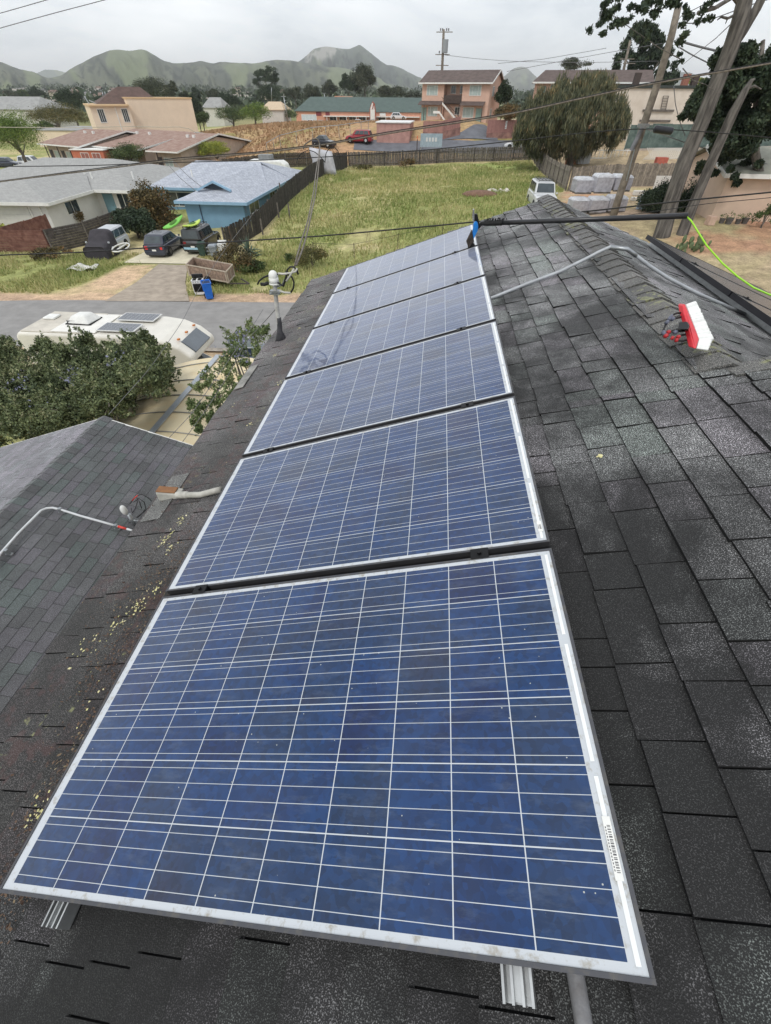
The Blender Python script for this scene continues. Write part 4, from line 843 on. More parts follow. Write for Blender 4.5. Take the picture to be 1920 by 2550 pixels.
k = 12; n = len(st); m_.add(V, [(i*k+j, (i+1)*k+j, (i+1)*k+j+1, i*k+j+1) for i in range(n-1) for j in range(k-1)]+[tuple(range((n-1)*k, n*k))])
o = m_.build('car_cover', mat('grey_cover', (74, 70, 76), .85, .3, 3, bump=.6, bscale=8, col2=(52, 50, 54)), van, smooth=True); o.modifiers.new('s', 'SUBSURF').levels = 1
# road tongue and ring by the van
m_ = MB(); c0 = gp(308, 640); z0 = .55
m_.tube([(c0[0]+.62*math.cos(a), c0[1]+.1+.95*math.sin(a), z0+.12*math.sin(a)) for a in np.linspace(0, 6.28, 18)], .055, 6); m_.tube([(c0[0]-.62, c0[1]+.1, z0), (c0[0]-1.3, c0[1]-.1, .5), (c0[0]-2.0, c0[1]+.2, .45)], .06, 6); m_.tube([(c0[0]-.1, c0[1]-.8, z0-.1), (c0[0]+.1, c0[1]+1, z0+.1)], .05, 6)
m_.tube([(c0[0]-1.3, c0[1]-.1, .0), (c0[0]-1.3, c0[1]-.1, .5)], .05, 6)
tag(m_.build('boat_trailer_frame', WHITEP, smooth=True), 'white tubular ring frame lying beside the covered minivan', 'trailer frame')
# ---------------------------------------------------------------- open wooden trailer
tz, bz = 1.12, .42; C4 = [atZ(u, v, tz) for u, v in ((463, 659), (563, 677), (579, 659), (481, 641))]
t_ = thing('utility_trailer', 'empty wooden box trailer with weathered plank sides behind the blue bin', 'trailer', (C4[0][0], C4[0][1], 0))
PLK = mat('trailer_plank', (138, 118, 104), .9, .3, 6, bump=.5, bscale=18, isl=.25); PLL = mat('trailer_rail', (176, 164, 148), .9, .2, 6, bump=.4)
sides = [('near_side', 0, 1), ('end_board', 1, 2), ('far_side', 2, 3), ('end_board', 3, 0)]; cen = sum(C4)/4
for nm, i, j in sides:
    a, b = C4[i].copy(), C4[j].copy(); L_ = np.linalg.norm(b-a); e = (b-a)/L_; nn = np.cross([0, 0, 1], e); nn *= np.sign(nn@(a-cen))
    m_ = MB(); a2 = a-nn*.02; b2 = b-nn*.02
    for z0, z1 in ((bz, bz+.2), (bz+.21, bz+.41), (bz+.42, tz-.02)):
        m_.hexa([(*(a2-nn*.02)[:2], z0), (*a2[:2], z0), (*b2[:2], z0), (*(b2-nn*.02)[:2], z0)], [(*(a2-nn*.02)[:2], z1), (*a2[:2], z1), (*b2[:2], z1), (*(b2-nn*.02)[:2], z1)])
    p = m_.build(nm, PLK, t_, True); m_ = MB()
    for z in (tz, bz+.03): bar(m_, (*a[:2], z), (*b[:2], z), .06, .07)
    for s_ in (.03, .5, .97): c_ = a+(b-a)*s_; m_.box(c_[0]-.035, c_[1]-.035, bz-.05, c_[0]+.035, c_[1]+.035, tz+.02)
    m_.build('stake_rail', PLL, p, True)
MB().add([(*c[:2], bz-.03) for c in C4]+[(*c[:2], bz+.0) for c in C4], [(0,3,2,1),(4,5,6,7),(0,1,5,4),(1,2,6,5),(2,3,7,6),(3,0,4,7)]).build('floor', PLK, t_, True)
e = (C4[1]-C4[0])/np.linalg.norm(C4[1]-C4[0]); n_ = np.array([-e[1], e[0], 0])
m_ = MB()
for s_ in (C4[1]+n_*.15, C4[1]+n_*1.3): bar(m_, (s_[0], s_[1], bz-.08), (*(C4[1]+e*1.25+n_*.72)[:2], .34), .07, .08)
m_.build('tongue', mat('rusty_dark_steel', (70, 64, 60), .7, .3, 8), t_, True)
for s_ in (-.06, 1.46):
    c_ = (C4[0]+C4[1])/2+n_*s_; MB().cyl((c_[0]-n_[0]*.09, c_[1]-n_[1]*.09, .31), (c_[0]+n_[0]*.09, c_[1]+n_[1]*.09, .31), .31, 16).build('wheel', BLACKRUB, t_, True)
# ---------------------------------------------------------------- bins, stove, washer
def wbin(name, label, cat, P, rz, m, W=.58, D=.66, H=1.04, lid=True, openlid=False, group=None):
    t = thing(name, label, cat, P, rz, group); b = MB(); w, d = W/2, D/2
    b.hexa([(-w*.78, -d*.72, .04), (w*.78, -d*.72, .04), (w*.78, d*.72, .04), (-w*.78, d*.72, .04)], [(-w, -d, H-.06), (w, -d, H-.06), (w, d, H-.06), (-w, d, H-.06)]); b.build('body', m, t, bevel=.03)
    MB().box(-w-.03, -d-.03, H-.10, w+.03, d+.03, H-.045).build('rim', m, t, bevel=.012)
    MB().box(-w*.5, -d*.93, .55, w*.5, -d*.8, .60).build('grip_bar', m, t); MB().box(-w*.92, -d-.045, H-.22, w*.1, -d-.02, H-.14).build('grab_ledge', m, t, bevel=.01)
    if openlid: MB().hexa([(-w, d+.04, .42), (w, d+.04, .42), (w, d+.11, .40), (-w, d+.11, .40)], [(-w, d+.02, H), (w, d+.02, H), (w, d+.08, H+.02), (-w, d+.08, H+.02)]).build('lid', m, t, bevel=.02); MB().box(-w+.02, -d+.02, H-.14, w-.02, d-.02, H-.043).build('opening', mat('bin_inside', (20, 46, 84), .8, .1), t)
    elif lid: MB().hexa([(-w-.02, -d-.03, H-.04), (w+.02, -d-.03, H-.04), (w+.02, d+.03, H-.04), (-w-.02, d+.03, H-.04)], [(-w+.04, -d+.03, H+.04), (w-.04, -d+.03, H+.04), (w-.04, d-.02, H+.06), (-w+.04, d-.02, H+.06)]).build('lid', m, t, bevel=.02)
    for sx in (-1, 1): ww = MB().cyl((sx*(w*.85), d*.78, .14), (sx*(w*.85+.07), d*.78, .14), .14, 14).build('wheel', BLACKRUB, t)
    return t
BLUE = mat('blue_bin_plastic', (34, 104, 196), .45, .08, 6)
wbin('wheeled_bin', 'bright blue wheeled bin with its lid hanging open at the road edge', 'bin', (-13.75, 29.55, .03), R(28), BLUE, H=1.08, openlid=True)
p = gp(508, 640); wbin('wheeled_bin', 'dark green wheeled bin behind the wooden trailer', 'bin', (float(p[0]), float(p[1]), 0), R(10), mat('green_bin_plastic', (52, 74, 66), .5, .12, 6), openlid=False, H=1.0)
p = gp(536, 640); wbin('storage_bin', 'grey plastic bin between the green bin and the white washer', 'bin', (float(p[0]), float(p[1]), 0), R(5), mat('grey_bin_plastic', (140, 148, 156), .5, .12, 6), H=.9)
def appliance(name, label, P, rz, stove):
    t = thing(name, label, 'appliance', P, rz); MB().box(-.36, -.33, .03, .36, .33, .90).build('cabinet', mat('enamel_white', (220, 220, 218), .3, .05, 4), t, bevel=.02)
    if stove:
        MB().box(-.37, .24, .93, .37, .33, 1.18).build('back_panel', mat('black_enamel', (30, 30, 32), .25, .1), t, bevel=.01)
        MB().box(-.38, -.35, .902, .38, .235, .925).build('cooktop', MATS['enamel_white'], t, bevel=.004)
        for x in (-.18, .18):
            for y in (-.19, .06):
                g = MB(); 
                for k in range(-2, 3): g.box(x-.12, y+k*.04-.007, .928, x+.12, y+k*.04+.007, .945)
                g.build('grate', BLK, t)
        MB().box(-.31, -.345, .22, .31, -.332, .72).build('oven_door', BLK, t); MB().box(-.3, -.40, .74, .3, -.37, .77).build('handle', CHROME, t)
        for k in range(4): MB().cyl((-.24+k*.16, -.331, .84), (-.24+k*.16, -.36, .84), .022, 10).build('knob', BLK, t)
    else:
        MB().box(-.36, .2, .902, .36, .33, 1.05).build('control_panel', MATS['enamel_white'], t, bevel=.01); MB().box(-.27, -.30, .902, .27, .15, .92).build('lid', MATS['enamel_white'], t, bevel=.005)
    return t
appliance('stove', 'white stove with black cooktop standing right behind the blue bin', (-14.75, 30.45, .03), R(14), True)
p = gp(556, 638); appliance('washing_machine', 'white washing machine standing outdoors against the end of the dark fence', (float(p[0]), float(p[1])+.3, 0), R(12), False)
# wire basket cart
p = gp(520, 655); m_ = MB()
for z in (.35, .6, .85):
    for a, b in (((-.3, -.22), (.3, -.22)), ((.3, -.22), (.3, .22)), ((.3, .22), (-.3, .22)), ((-.3, .22), (-.3, -.22))): m_.tube([(p[0]+a[0], p[1]+a[1]+1.0, z), (p[0]+b[0], p[1]+b[1]+1.0, z)], .014, 4)
for k in range(7):
    for y in (-.22, .22): m_.tube([(p[0]-.3+k*.1, p[1]+1.0+y, .05 if k in (0, 6) else .35), (p[0]-.3+k*.1, p[1]+1.0+y, .85)], .010, 4)
tag(m_.build('wire_cart', GALV), 'small wire basket cart between the green bin and the trailer', 'cart')
# kayaks
def kayak(label, a, b, w, m, group='kayaks stored by the blue house', tilt=0):
    a = np.array(a, float); b = np.array(b, float); L_ = np.linalg.norm(b-a); e = (b-a)/L_; s_ = np.cross([0, 0, 1], e); s_ /= np.linalg.norm(s_); u = np.cross(e, s_); s2 = s_*math.cos(tilt)+u*math.sin(tilt); u2 = -s_*math.sin(tilt)+u*math.cos(tilt)
    V = []; n = 13; k = 10
    for i in range(n):
        f = i/(n-1); ww = w*max(.03, math.sin(math.pi*(.04+.92*f))**.7); rise = .16*abs(2*f-1)**2.2; hh = .17*max(.12, math.sin(math.pi*(.05+.9*f))**.5)
        for j in range(k): an = 2*math.pi*j/k; V.append(tuple(a+e*L_*f+s2*ww*math.cos(an)+u2*(rise+hh*math.sin(an)*(1 if math.sin(an) < 0 else .5))))
    mb = MB(); mb.add(V, [(i*k+j, i*k+(j+1) % k, (i+1)*k+(j+1) % k, (i+1)*k+j) for i in range(n-1) for j in range(k)]+[tuple(range(k))[::-1], tuple(range((n-1)*k, n*k))])
    t = thing('kayak', label, 'kayak', a, 0, group); mb.build('hull', m, t, True, smooth=True)
    c = (a+b)/2+u2*.10; V = [tuple(c+e*math.cos(x)*.45+s2*math.sin(x)*w*.55+u2*.02) for x in np.linspace(0, 6.28, 13)[:-1]]
    MB().quad(*V).build('cockpit', mat('kayak_well', (70, 110, 40), .7, .2), t, True); return t
KG = mat('kayak_green', (120, 196, 84), .4, .1, 4); KY = mat('kayak_lime', (188, 214, 92), .4, .1, 4); KD = mat('kayak_dull', (104, 142, 92), .6, .15, 4)
kayak('bright green kayak leaning up between the blue hatchback and the blue house', atZ(409, 571, .75), atZ(457, 540, 1.7), .36, KG, tilt=.5)
kayak('lime yellow kayak resting on the roof rack of the black four wheel drive', atZ(458, 567, 1.98), atZ(499, 552, 2.05), .34, KY)
kayak('dull green kayak lying behind the others against the blue house', atZ(408, 534, .6), atZ(452, 538, .6), .34, KD)
# white plastic sheet and small junk
p = gp(207, 672); q = random.Random(3); m_ = MB(); V = []
for j in range(7):
    for i in range(9): V.append((p[0]-.95+i*.24+q.uniform(-.03, .03), p[1]-.6+j*.22+q.uniform(-.03, .03), float(p[2])+.10+q.uniform(0, .12)+.12*math.sin(i)*math.cos(j)))
m_.add(V, [(j*9+i, j*9+i+1, (j+1)*9+i+1, (j+1)*9+i) for j in range(6) for i in range(8)]); o = m_.build('plastic_sheet', mat('white_sheet', (206, 204, 198), .5, .1, 5), smooth=True); tag(o, 'crumpled white plastic sheet lying on the verge grass', 'plastic sheet'); o.modifiers.new('s', 'SOLIDIFY').thickness = .02
p = gp(545, 632); t_ = thing('plank', 'brown board standing against the end of the dark fence', 'board', (-16.9, 43.6, 0)); MB().box(-17.35, 43.6, 0, -16.75, 43.68, 1.5).build('board_face', mat('brown_board', (134, 96, 70), .8, .2, 5), t_, True)
# ---------------------------------------------------------------- board fences
BRN = mat('redbrown_board', (112, 72, 62), .85, .25, 3, bump=.4, bscale=15, col2=(128, 92, 80), isl=.12)
fence('board_fence', 'long red brown horizontal board fence along the verge on the left', 'fence', [(-62, 36.6), (-32.3, 39.7)], 1.72, BRN, hz=True, ps=3, side=-1, rails=False)
fence('board_fence', 'short red brown board fence running back to the white house garage', 'fence', [(-36.1, 39.9), (-35.9, 45.4)], 1.75, BRN, ps=2.6, side=-1, rails=False, bw=1.2)
fence('board_fence', 'dark weathered horizontal board fence behind the covered minivan', 'fence', [(-32.2, 39.8), (-30.9, 43.2), (-30.6, 52.5)], 1.75, mat('dark_grey_board', (84, 78, 74), .9, .3, 4, bump=.5, isl=.3), hz=True, ps=2.0, side=1, rails=False, pm=WOODG)
fence('board_fence', 'dark weathered picket fence between the blue house and the grass lot', 'fence', [(-17.0, 41.6), (-15.6, 47), (-15.2, 57.3), (-14.2, 70), (-12.9, 84)], 1.75, WOODD, ps=2.6, side=-1, lean=.05, pm=WOODG, seed=2)
fence('board_fence', 'grey weathered picket fence along the far end of the grass lot', 'fence', [(-12.7, 84.2), (-4.6, 87.2), (3.7, 89.2), (16.3, 90.8)], 1.75, WOODG, ps=2.6, side=1, lean=.04, pm=WOODD, seed=3)
fence('board_fence', 'tall grey picket fence running down the right side of the grass lot', 'fence', [(16.4, 90.6), (15.0, 58.0)], 1.95, mat('silver_board', (134, 126, 116), .9, .3, 4, bump=.5, isl=.3), ps=3, side=1, lean=.05, pm=WOODG, seed=4)
fence('board_fence', 'grey picket fence behind the wrapped pallets', 'fence', [(15.2, 57.8), (22.3, 60.2), (29, 62.2)], 1.95, MATS['silver_board'], ps=2.4, side=-1, lean=.03, pm=WOODG, seed=5)
fence('board_fence', 'short dark fence closing the yard behind the blue house', 'fence', [(-31, 79), (-12.9, 84)], 1.7, WOODD, ps=3, side=1, pm=WOODG, seed=6)
fence('board_fence', 'tan orange board fence behind the roof of the white house', 'fence', [(-84, 74), (-46, 70.5)], 2.0, mat('orange_board', (178, 140, 104), .85, .2, 3, isl=.25), ps=4, side=-1, rails=False, pm=mat('orange_board', (0,0,0)), seed=7)
fence('board_fence', 'brown board fence below the tan orange one', 'fence', [(-84, 66), (-52, 64.5)], 1.7, mat('dusty_board', (150, 112, 84), .9, .25, 3, isl=.25), ps=4, side=-1, rails=False, seed=8)
# ================================================================ motorhome, canopy, cars across the street
t_ = thing('motorhome', 'white motorhome parked by the road with rooftop air conditioner and solar panels', 'motorhome', (-12, 17.2, 0))
CRM = mat('cream_fibreglass', (216, 212, 202), .35, .07, .8, coat=.2, col2=(226, 222, 212)); y0, y1 = 15.98, 18.38
MB().prism([(-15.75, .55), (-15.8, 2.8), (-15.6, 3.0), (-10.3, 3.02), (-9.5, 2.93), (-8.85, 2.68), (-8.4, 2.3), (-8.38, 2.02), (-8.75, 1.86), (-10.0, 1.8), (-10.1, .55)], y0, y1).build('body', CRM, t_, True, bevel=.13, seg=4)
MB().prism([(-10.08, .45), (-10.08, 1.78), (-9.5, 1.78), (-8.45, 1.22), (-7.35, 1.06), (-7.15, .9), (-7.12, .42)], y0+.22, y1-.22).build('cab', CRM, t_, True, bevel=.08, seg=3)
ws = MB(); ws.quad((-9.48, y0+.36, 1.79), (-9.48, y1-.36, 1.79), (-8.50, y1-.32, 1.265), (-8.50, y0+.32, 1.265)); ws.build('windscreen', GLASS, t_, True)
w_ = MB(); w_.tube([(-8.62, y0+.5, 1.36), (-8.85, y0+1.3, 1.50)], .018, 5); w_.build('wiper', BLK, t_, True)
P = [atX(u, v, -8.95) for u, v in ((396, 853), (450, 817), (461, 832), (413, 873))]
f0 = lambda y, z: -9.5+(2.93-z)/(2.93-2.68)*.65 if z > 2.68 else -8.85+(2.68-z)/.38*.45
MB().hexa([(-8.97, y0+.45, 2.665), (-8.97, y1-.45, 2.665), (-8.45, y1-.45, 2.255), (-8.45, y0+.45, 2.255)], [(-8.88, y0+.45, 2.75), (-8.88, y1-.45, 2.75), (-8.36, y1-.45, 2.34), (-8.36, y0+.45, 2.34)]).build('overcab_window', mat('dark_window', (88, 96, 104), .15, .1, spec=.8), t_, True, bevel=.03)
for y in (y0+.45, y0+1.2, y1-.45): MB().box(-9.02, y-.06, 2.80, -8.92, y+.06, 2.86).build('marker_light', mat('amber_lens', (196, 120, 60), .3, .1), t_, True, bevel=.01)
MB().box(-15.5, y0+.1, 3.01, -13.0, y1-.1, 3.03).build('roof_sheet', mat('dusty_roof', (196, 190, 178), .7, .15, 1.5), t_, True)
MB().box(-14.2, y0+.15, 3.035, -12.3, y1-.3, 3.06).build('roof_patch', mat('clean_roof', (226, 224, 218), .6, .05), t_, True)
V = MB(); V.hexa([(-14.0, 16.85, 3.065), (-12.95, 16.8, 3.065), (-12.85, 17.7, 3.065), (-13.9, 17.75, 3.065)], [(-13.75, 17.0, 3.36), (-13.15, 16.98, 3.40), (-13.1, 17.5, 3.40), (-13.7, 17.55, 3.36)]); a_ = V.build('air_conditioner', WHITEP, t_, True, bevel=.09, seg=4)
g = MB()
for k in range(7): g.box(-13.95+k*.06, 16.895-.0, 3.12, -13.92+k*.06, 16.93, 3.2)
g.build('vent_slots', mat('slot_grey', (120, 120, 120), .6, .1), a_, True)
MB().box(-14.0, 16.82, 3.063, -12.9, 17.72, 3.095).build('gasket', BLACKRUB, a_, True)
RVC = mat('rv_panel_cells', (92, 96, 104), .18, .12, 6, spec=.7)
for (xa, ya, xb, yb) in ((-12.1, 17.42, -10.45, 18.25), (-12.3, 16.25, -10.7, 17.1)):
    fr_ = MB().box(xa, ya, 3.09, xb, yb, 3.125).build('solar_panel', mat('white_frame', (214, 214, 212), .4, .05), t_, True, bevel=.005)
    c = MB()
    for i in range(9):
        for j in range(4): dx, dy = (xb-xa-.08)/9, (yb-ya-.08)/4; c.box(xa+.04+i*dx+.006, ya+.04+j*dy+.006, 3.126, xa+.04+(i+1)*dx-.006, ya+.04+(j+1)*dy-.006, 3.129)
    c.build('cells', RVC, fr_, True)
for xx in (-15.1, ): MB().box(xx-.25, 17.3, 3.035, xx+.25, 17.8, 3.12).build('roof_vent', WHITEP, t_, True, bevel=.03)
for x in (-14.2, -8.2):
    for y in (y0+.08, y1-.3): w_ = MB().cyl((x, y, .38), (x, y+.22, .38), .38, 18).build('wheel', BLACKRUB, t_, True, bevel=.02)
MB().box(-13.2, y0-.012, 1.35, -11.9, y0-.002, 1.95).build('side_window', GLASS, t_, True); MB().box(-11.4, y0-.014, .6, -10.7, y0-.002, 2.35).build('door', WHITEP, t_, True)
MB().box(-15.6, y0-.02, 1.05, -10.2, y0-.004, 1.16).build('stripe', mat('brown_stripe', (150, 120, 100), .5, .1), t_, True)
for y in (y0+.35, y1-.5): MB().box(-7.16, y, .62, -7.08, y+.22, .8).build('headlight', MATS['lamp_clear'], t_, True, bevel=.02)
MB().box(-8.3, y0+.0, 1.25, -8.1, y0+.2, 1.55).build('mirror', BLK, t_, True, bevel=.02)
# arched canopy between the hedge and the eave
t_ = thing('carport', 'cream translucent arched canopy on a metal frame below the eave', 'carport', (-6.5, 11, 0))
ya, yb = 7.2, 13.9; n = 15
def arch(a): x = -8.62+a*(4.9); return x, 2.62+.62*math.sin(math.pi*(.06+.80*a))
sk = MB(); 
for i in range(n): sk.add([(arch(i/n)[0], ya, arch(i/n)[1]), (arch(i/n)[0], yb+.6*(i/n), arch(i/n)[1]), (arch((i+1)/n)[0], yb+.6*((i+1)/n), arch((i+1)/n)[1]), (arch((i+1)/n)[0], ya, arch((i+1)/n)[1])], [(0, 1, 2, 3)])
sk.build('canopy_sheet', mat('cream_sheet', (226, 212, 178), .5, .08, 1.3, col2=(214, 190, 146), thr=(.45, .75)), t_, True, smooth=True)
for k in range(7):
    y = ya+.15+k*1.02; MB().tube([(arch(i/10)[0], y+.55*(i/10)*(1 if k == 6 else .0), arch(i/10)[1]+.02) for i in range(11)], .018, 6).build('rib', mat('rib_metal', (150, 150, 148), .5, .1, metal=.5), t_, True, smooth=True)
b_ = MB(); b_.box(arch(.47)[0]-.09, ya, arch(.47)[1]+.035, arch(.47)[0]+.09, yb+.35, arch(.47)[1]+.06); b_.build('ridge_strip', mat('strip_metal', (172, 178, 184), .4, .1, metal=.4), t_, True)
b_ = MB(); b_.box(arch(0)[0]-.06, ya, arch(0)[1]-.07, arch(0)[0]+.02, yb+.05, arch(0)[1]+.03); b_.build('side_rail', GALV, t_, True)
for x, y in ((arch(0)[0], ya+.1), (arch(0)[0], yb-.1), (arch(1)[0], ya+.1), (arch(1)[0], yb+.4)): MB().tube([(x, y, 0), (x, y, 2.6)], .04, 8).build('post', GALV, t_, True)
c_ = car('parked_car', 'dark blue car at the kerb with its door open, half hidden by a shrub', 'car', (-5.9, 20.1, .02), R(180), paint('steel_blue_paint', (58, 70, 90)), L=4.5, W=1.8, H=1.45)
m_ = MB(); P = [atY(u, v, 19.6) for u, v in ((561, 838), (622, 842), (628, 866), (573, 866))]
d_ = MB().tube(P+[P[0]], .035, 6).build('open_door', paint('silver_paint', (0,0,0)), c_, True); MB().quad(*[tuple(p) for p in P]).build('door_glass', mat('pale_glass', (150, 164, 166), .1, .1, spec=.8), d_, True)
P2 = [atY(u, v, 19.62) for u, v in ((573, 868), (628, 868), (632, 908), (586, 908))]; slabm = MB(); slabm.hexa([tuple(P2[3]), tuple(P2[2]), tuple(P2[2]+np.array([0, .07, 0])), tuple(P2[3]+np.array([0, .07, 0]))], [tuple(P2[0]), tuple(P2[1]), tuple(P2[1]+np.array([0, .07, 0])), tuple(P2[0]+np.array([0, .07, 0]))]); slabm.build('door_panel', MATS['steel_blue_paint'], d_, True)
drape('kerb', [(x, road_near(x)-.55) for x in np.linspace(-13, 2, 10)], [(x, road_near(x)-.15) for x in np.linspace(-13, 2, 10)], mat('old_kerb', (150, 142, 132), .9, .3, 3), .12, 30, 3)

# ================================================================ blue house
BLW = mat('blue_wall', (116, 152, 178), .85, .07, 1.2, bump=.15, bscale=40); BLT = mat('blue_trim', (138, 172, 196), .6, .06)
RFB = mat('pale_blue_roof', (150, 156, 166), .9, .12, 6, bump=.3, col2=(176, 168, 176), thr=(.45, .6)); RFG = mat('light_grey_roof', (150, 149, 146), .92, .08, 2, bump=.3, bscale=30)
def tiled(nm, a, b_, mort, bw, rh, coord='Generated'):
    m, t, b = newmat(nm); l = t.links.new; tcn = nd(t, 'ShaderNodeTexCoord'); ge = nd(t, 'ShaderNodeNewGeometry')
    br = nd(t, 'ShaderNodeTexBrick', Scale=1.0); br.inputs['Color1'].default_value = (*lin(a), 1); br.inputs['Color2'].default_value = (*lin(b_), 1); br.inputs['Mortar'].default_value = (*lin(mort), 1)
    br.inputs['Brick Width'].default_value = bw; br.inputs['Row Height'].default_value = rh; br.inputs['Mortar Size'].default_value = .012; br.inputs['Bias'].default_value = 0
    no = nd(t, 'ShaderNodeTexNoise', Scale=2.5, Detail=6); l(tcn.outputs['Object'], no.inputs['Vector'])
    # rows follow the contour lines of the slope: x+y along, height times three across
    sp = nd(t, 'ShaderNodeSeparateXYZ'); l(tcn.outputs['Object'], sp.inputs[0]); ns = nd(t, 'ShaderNodeSeparateXYZ'); l(ge.outputs['Normal'], ns.inputs[0])
    def M(op, p, q_=None):
        n = nd(t, 'ShaderNodeMath', operation=op)
        for i, x in enumerate((p, q_)):
            if x is None: continue
            if isinstance(x, (int, float)): n.inputs[i].default_value = x
            else: l(x, n.inputs[i])
        return n.outputs[0]
    g = M('GREATER_THAN', M('ABSOLUTE', ns.outputs[0]), M('ABSOLUTE', ns.outputs[1]))
    u = M('ADD', M('MULTIPLY', sp.outputs[1], g), M('MULTIPLY', sp.outputs[0], M('SUBTRACT', 1, g))); v = M('MULTIPLY', sp.outputs[2], 2.6)
    cb = nd(t, 'ShaderNodeCombineXYZ'); l(u, cb.inputs[0]); l(v, cb.inputs[1]); l(cb.outputs[0], br.inputs['Vector'])
    mr = nd(t, 'ShaderNodeMapRange'); mr.inputs[3].default_value = .8; mr.inputs[4].default_value = 1.2; l(no.outputs['Fac'], mr.inputs[0])
    s_ = nd(t, 'ShaderNodeVectorMath', operation='SCALE'); l(br.outputs['Color'], s_.inputs[0]); l(mr.outputs[0], s_.inputs['Scale']); l(s_.outputs[0], b.inputs['Base Color'])
    b.inputs['Roughness'].default_value = .92; b.inputs['Specular IOR Level'].default_value = .3; bu = nd(t, 'ShaderNodeBump', Strength=.4, Distance=.03); l(br.outputs['Fac'], bu.inputs['Height']); l(bu.outputs[0], b.inputs['Normal']); MATS[nm] = m; return m
RFB = tiled('blue_house_shingle', (188, 193, 202), (164, 169, 180), (136, 138, 146), .34, .15)
RFW = tiled('white_house_shingle', (166, 166, 164), (156, 156, 154), (142, 142, 140), .34, .15)
t_ = thing('blue_house', 'blue stucco house with pale grey hip roof beside the grass lot', 'house', (-24, 58, 0))
ze = 2.5; FL, FRc, BR_, BL_ = (-24.35, 48.8, ze), (-17.15, 48.8, ze), (-17.15, 68.4, ze), (-24.35, 57.0, ze)
Ra, Rb = (-20.75, 50.6, 3.78), (-20.75, 65.5, 3.95); ga, gb = (-22.2, 50.9, 3.28), (-19.3, 50.9, 3.28)
m_ = MB(); roofpoly(m_, [FL, FRc, gb, ga], .14); r1 = m_.build('front_hip', RFB, t_, True)
m_ = MB(); roofpoly(m_, [FL, ga, Ra, Rb, (-24.35, 57.2, ze+.02)], .14); roofpoly(m_, [FRc, BR_, Rb, Ra, gb], .14); m_.build('wing_roof', RFB, t_, True)
m_ = MB(); roofpoly(m_, [(-31.3, 56.7, ze), (-17.3, 56.7, ze-.02), (-20.6, 65.4, 4.12), (-28.8, 65.4, 4.12)], .14); roofpoly(m_, [(-31.3, 56.7, ze), (-28.8, 65.4, 4.12), (-31.3, 73.5, ze)], .14); roofpoly(m_, [(-31.3, 73.5, ze), (-28.8, 65.4, 4.12), (-20.6, 65.4, 4.12), (-17.2, 73.5, ze)], .14); roofpoly(m_, [(-17.2, 73.5, ze), (-20.6, 65.4, 4.12), (-17.15, 66, ze)], .14); m_.build('main_roof', RFB, t_, True)
m_ = MB(); m_.add([(-22.1, 50.55, 3.29), (-19.4, 50.55, 3.29), (-20.75, 50.55, 3.76), (-22.1, 50.65, 3.29), (-19.4, 50.65, 3.29), (-20.75, 50.65, 3.76)], [(0, 1, 2), (5, 4, 3), (0, 3, 4, 1), (1, 4, 5, 2), (2, 5, 3, 0)]); gbm = m_.build('gable_vent', mat('dark_vent', (58, 66, 74), .8, .2), t_, True)
m_ = MB(); bar(m_, (-22.45, 50.35, 3.20), (-20.75, 50.35, 3.88), .3, .17); bar(m_, (-20.75, 50.352, 3.882), (-19.05, 50.352, 3.20), .3, .17); m_.build('gable_trim', BLT, gbm, True)
m_ = MB()
for a, b in (((-24.42, 48.74), (-17.08, 48.74)), ((-17.08, 48.745), (-17.08, 68.4)), ((-24.42, 48.75), (-24.42, 56.6)), ((-31.4, 56.63), (-24.5, 56.63)), ((-31.38, 56.64), (-31.38, 73.5))): bar(m_, (*a, ze-.10), (*b, ze-.10), .07, .24)
m_.build('fascia', BLT, t_, True)
m_ = MB(); m_.box(-23.75, 49.4, -.3, -17.75, 68.0, ze-.1); m_.box(-30.7, 57.3, -.3, -17.78, 72.9, ze-.12); m_.build('wall', BLW, t_, True)
def wpx(parent, us, vs, Y=None, X=None, **k):
    "window given by its pixel corners on a wall plane"
    if Y is not None:
        a, b = atY(us[0], vs[0], Y), atY(us[1], vs[1], Y); return window(parent, (a[0], Y, 0), (b[0], Y, 0), b[2], a[2], (0, -1, 0), world=True, **k)
    a, b = atX(us[0], vs[0], X), atX(us[1], vs[1], X); return window(parent, (X, a[1], 0), (X, b[1], 0), b[2], a[2], (1, 0, 0), world=True, **k)
window(t_, (-29.6, 57.3, 0), (-25.4, 57.3, 0), .75, 2.0, (0, -1, 0), mull=(.3,), world=True)
window(t_, (-17.75, 58.3, 0), (-17.75, 60.2, 0), 1.1, 2.05, (1, 0, 0), world=True)
window(t_, (-17.75, 51.1, 0), (-17.75, 54.0, 0), 1.2, 2.1, (1, 0, 0), world=True)
m_ = MB(); m_.tube([(-22.2, 49.33, 0), (-22.2, 49.33, 2.35)], .05, 8); m_.build('downpipe', mat('dark_blue_pipe', (60, 78, 100), .6, .1), t_, True)
MB().tube([(-27.2, 60, 3.1), (-27.2, 60, 3.75)], .09, 8).build('roof_vent', WHITEP, t_, True)
m_ = MB(); m_.box(-17.9, 49.7, 1.5, -17.68, 49.95, 2.05); m_.tube([(-17.72, 49.8, 2.0), (-17.72, 49.8, 2.5)], .03, 6); m_.build('meter', mat('meter_grey', (110, 130, 146), .6, .1), t_, True)
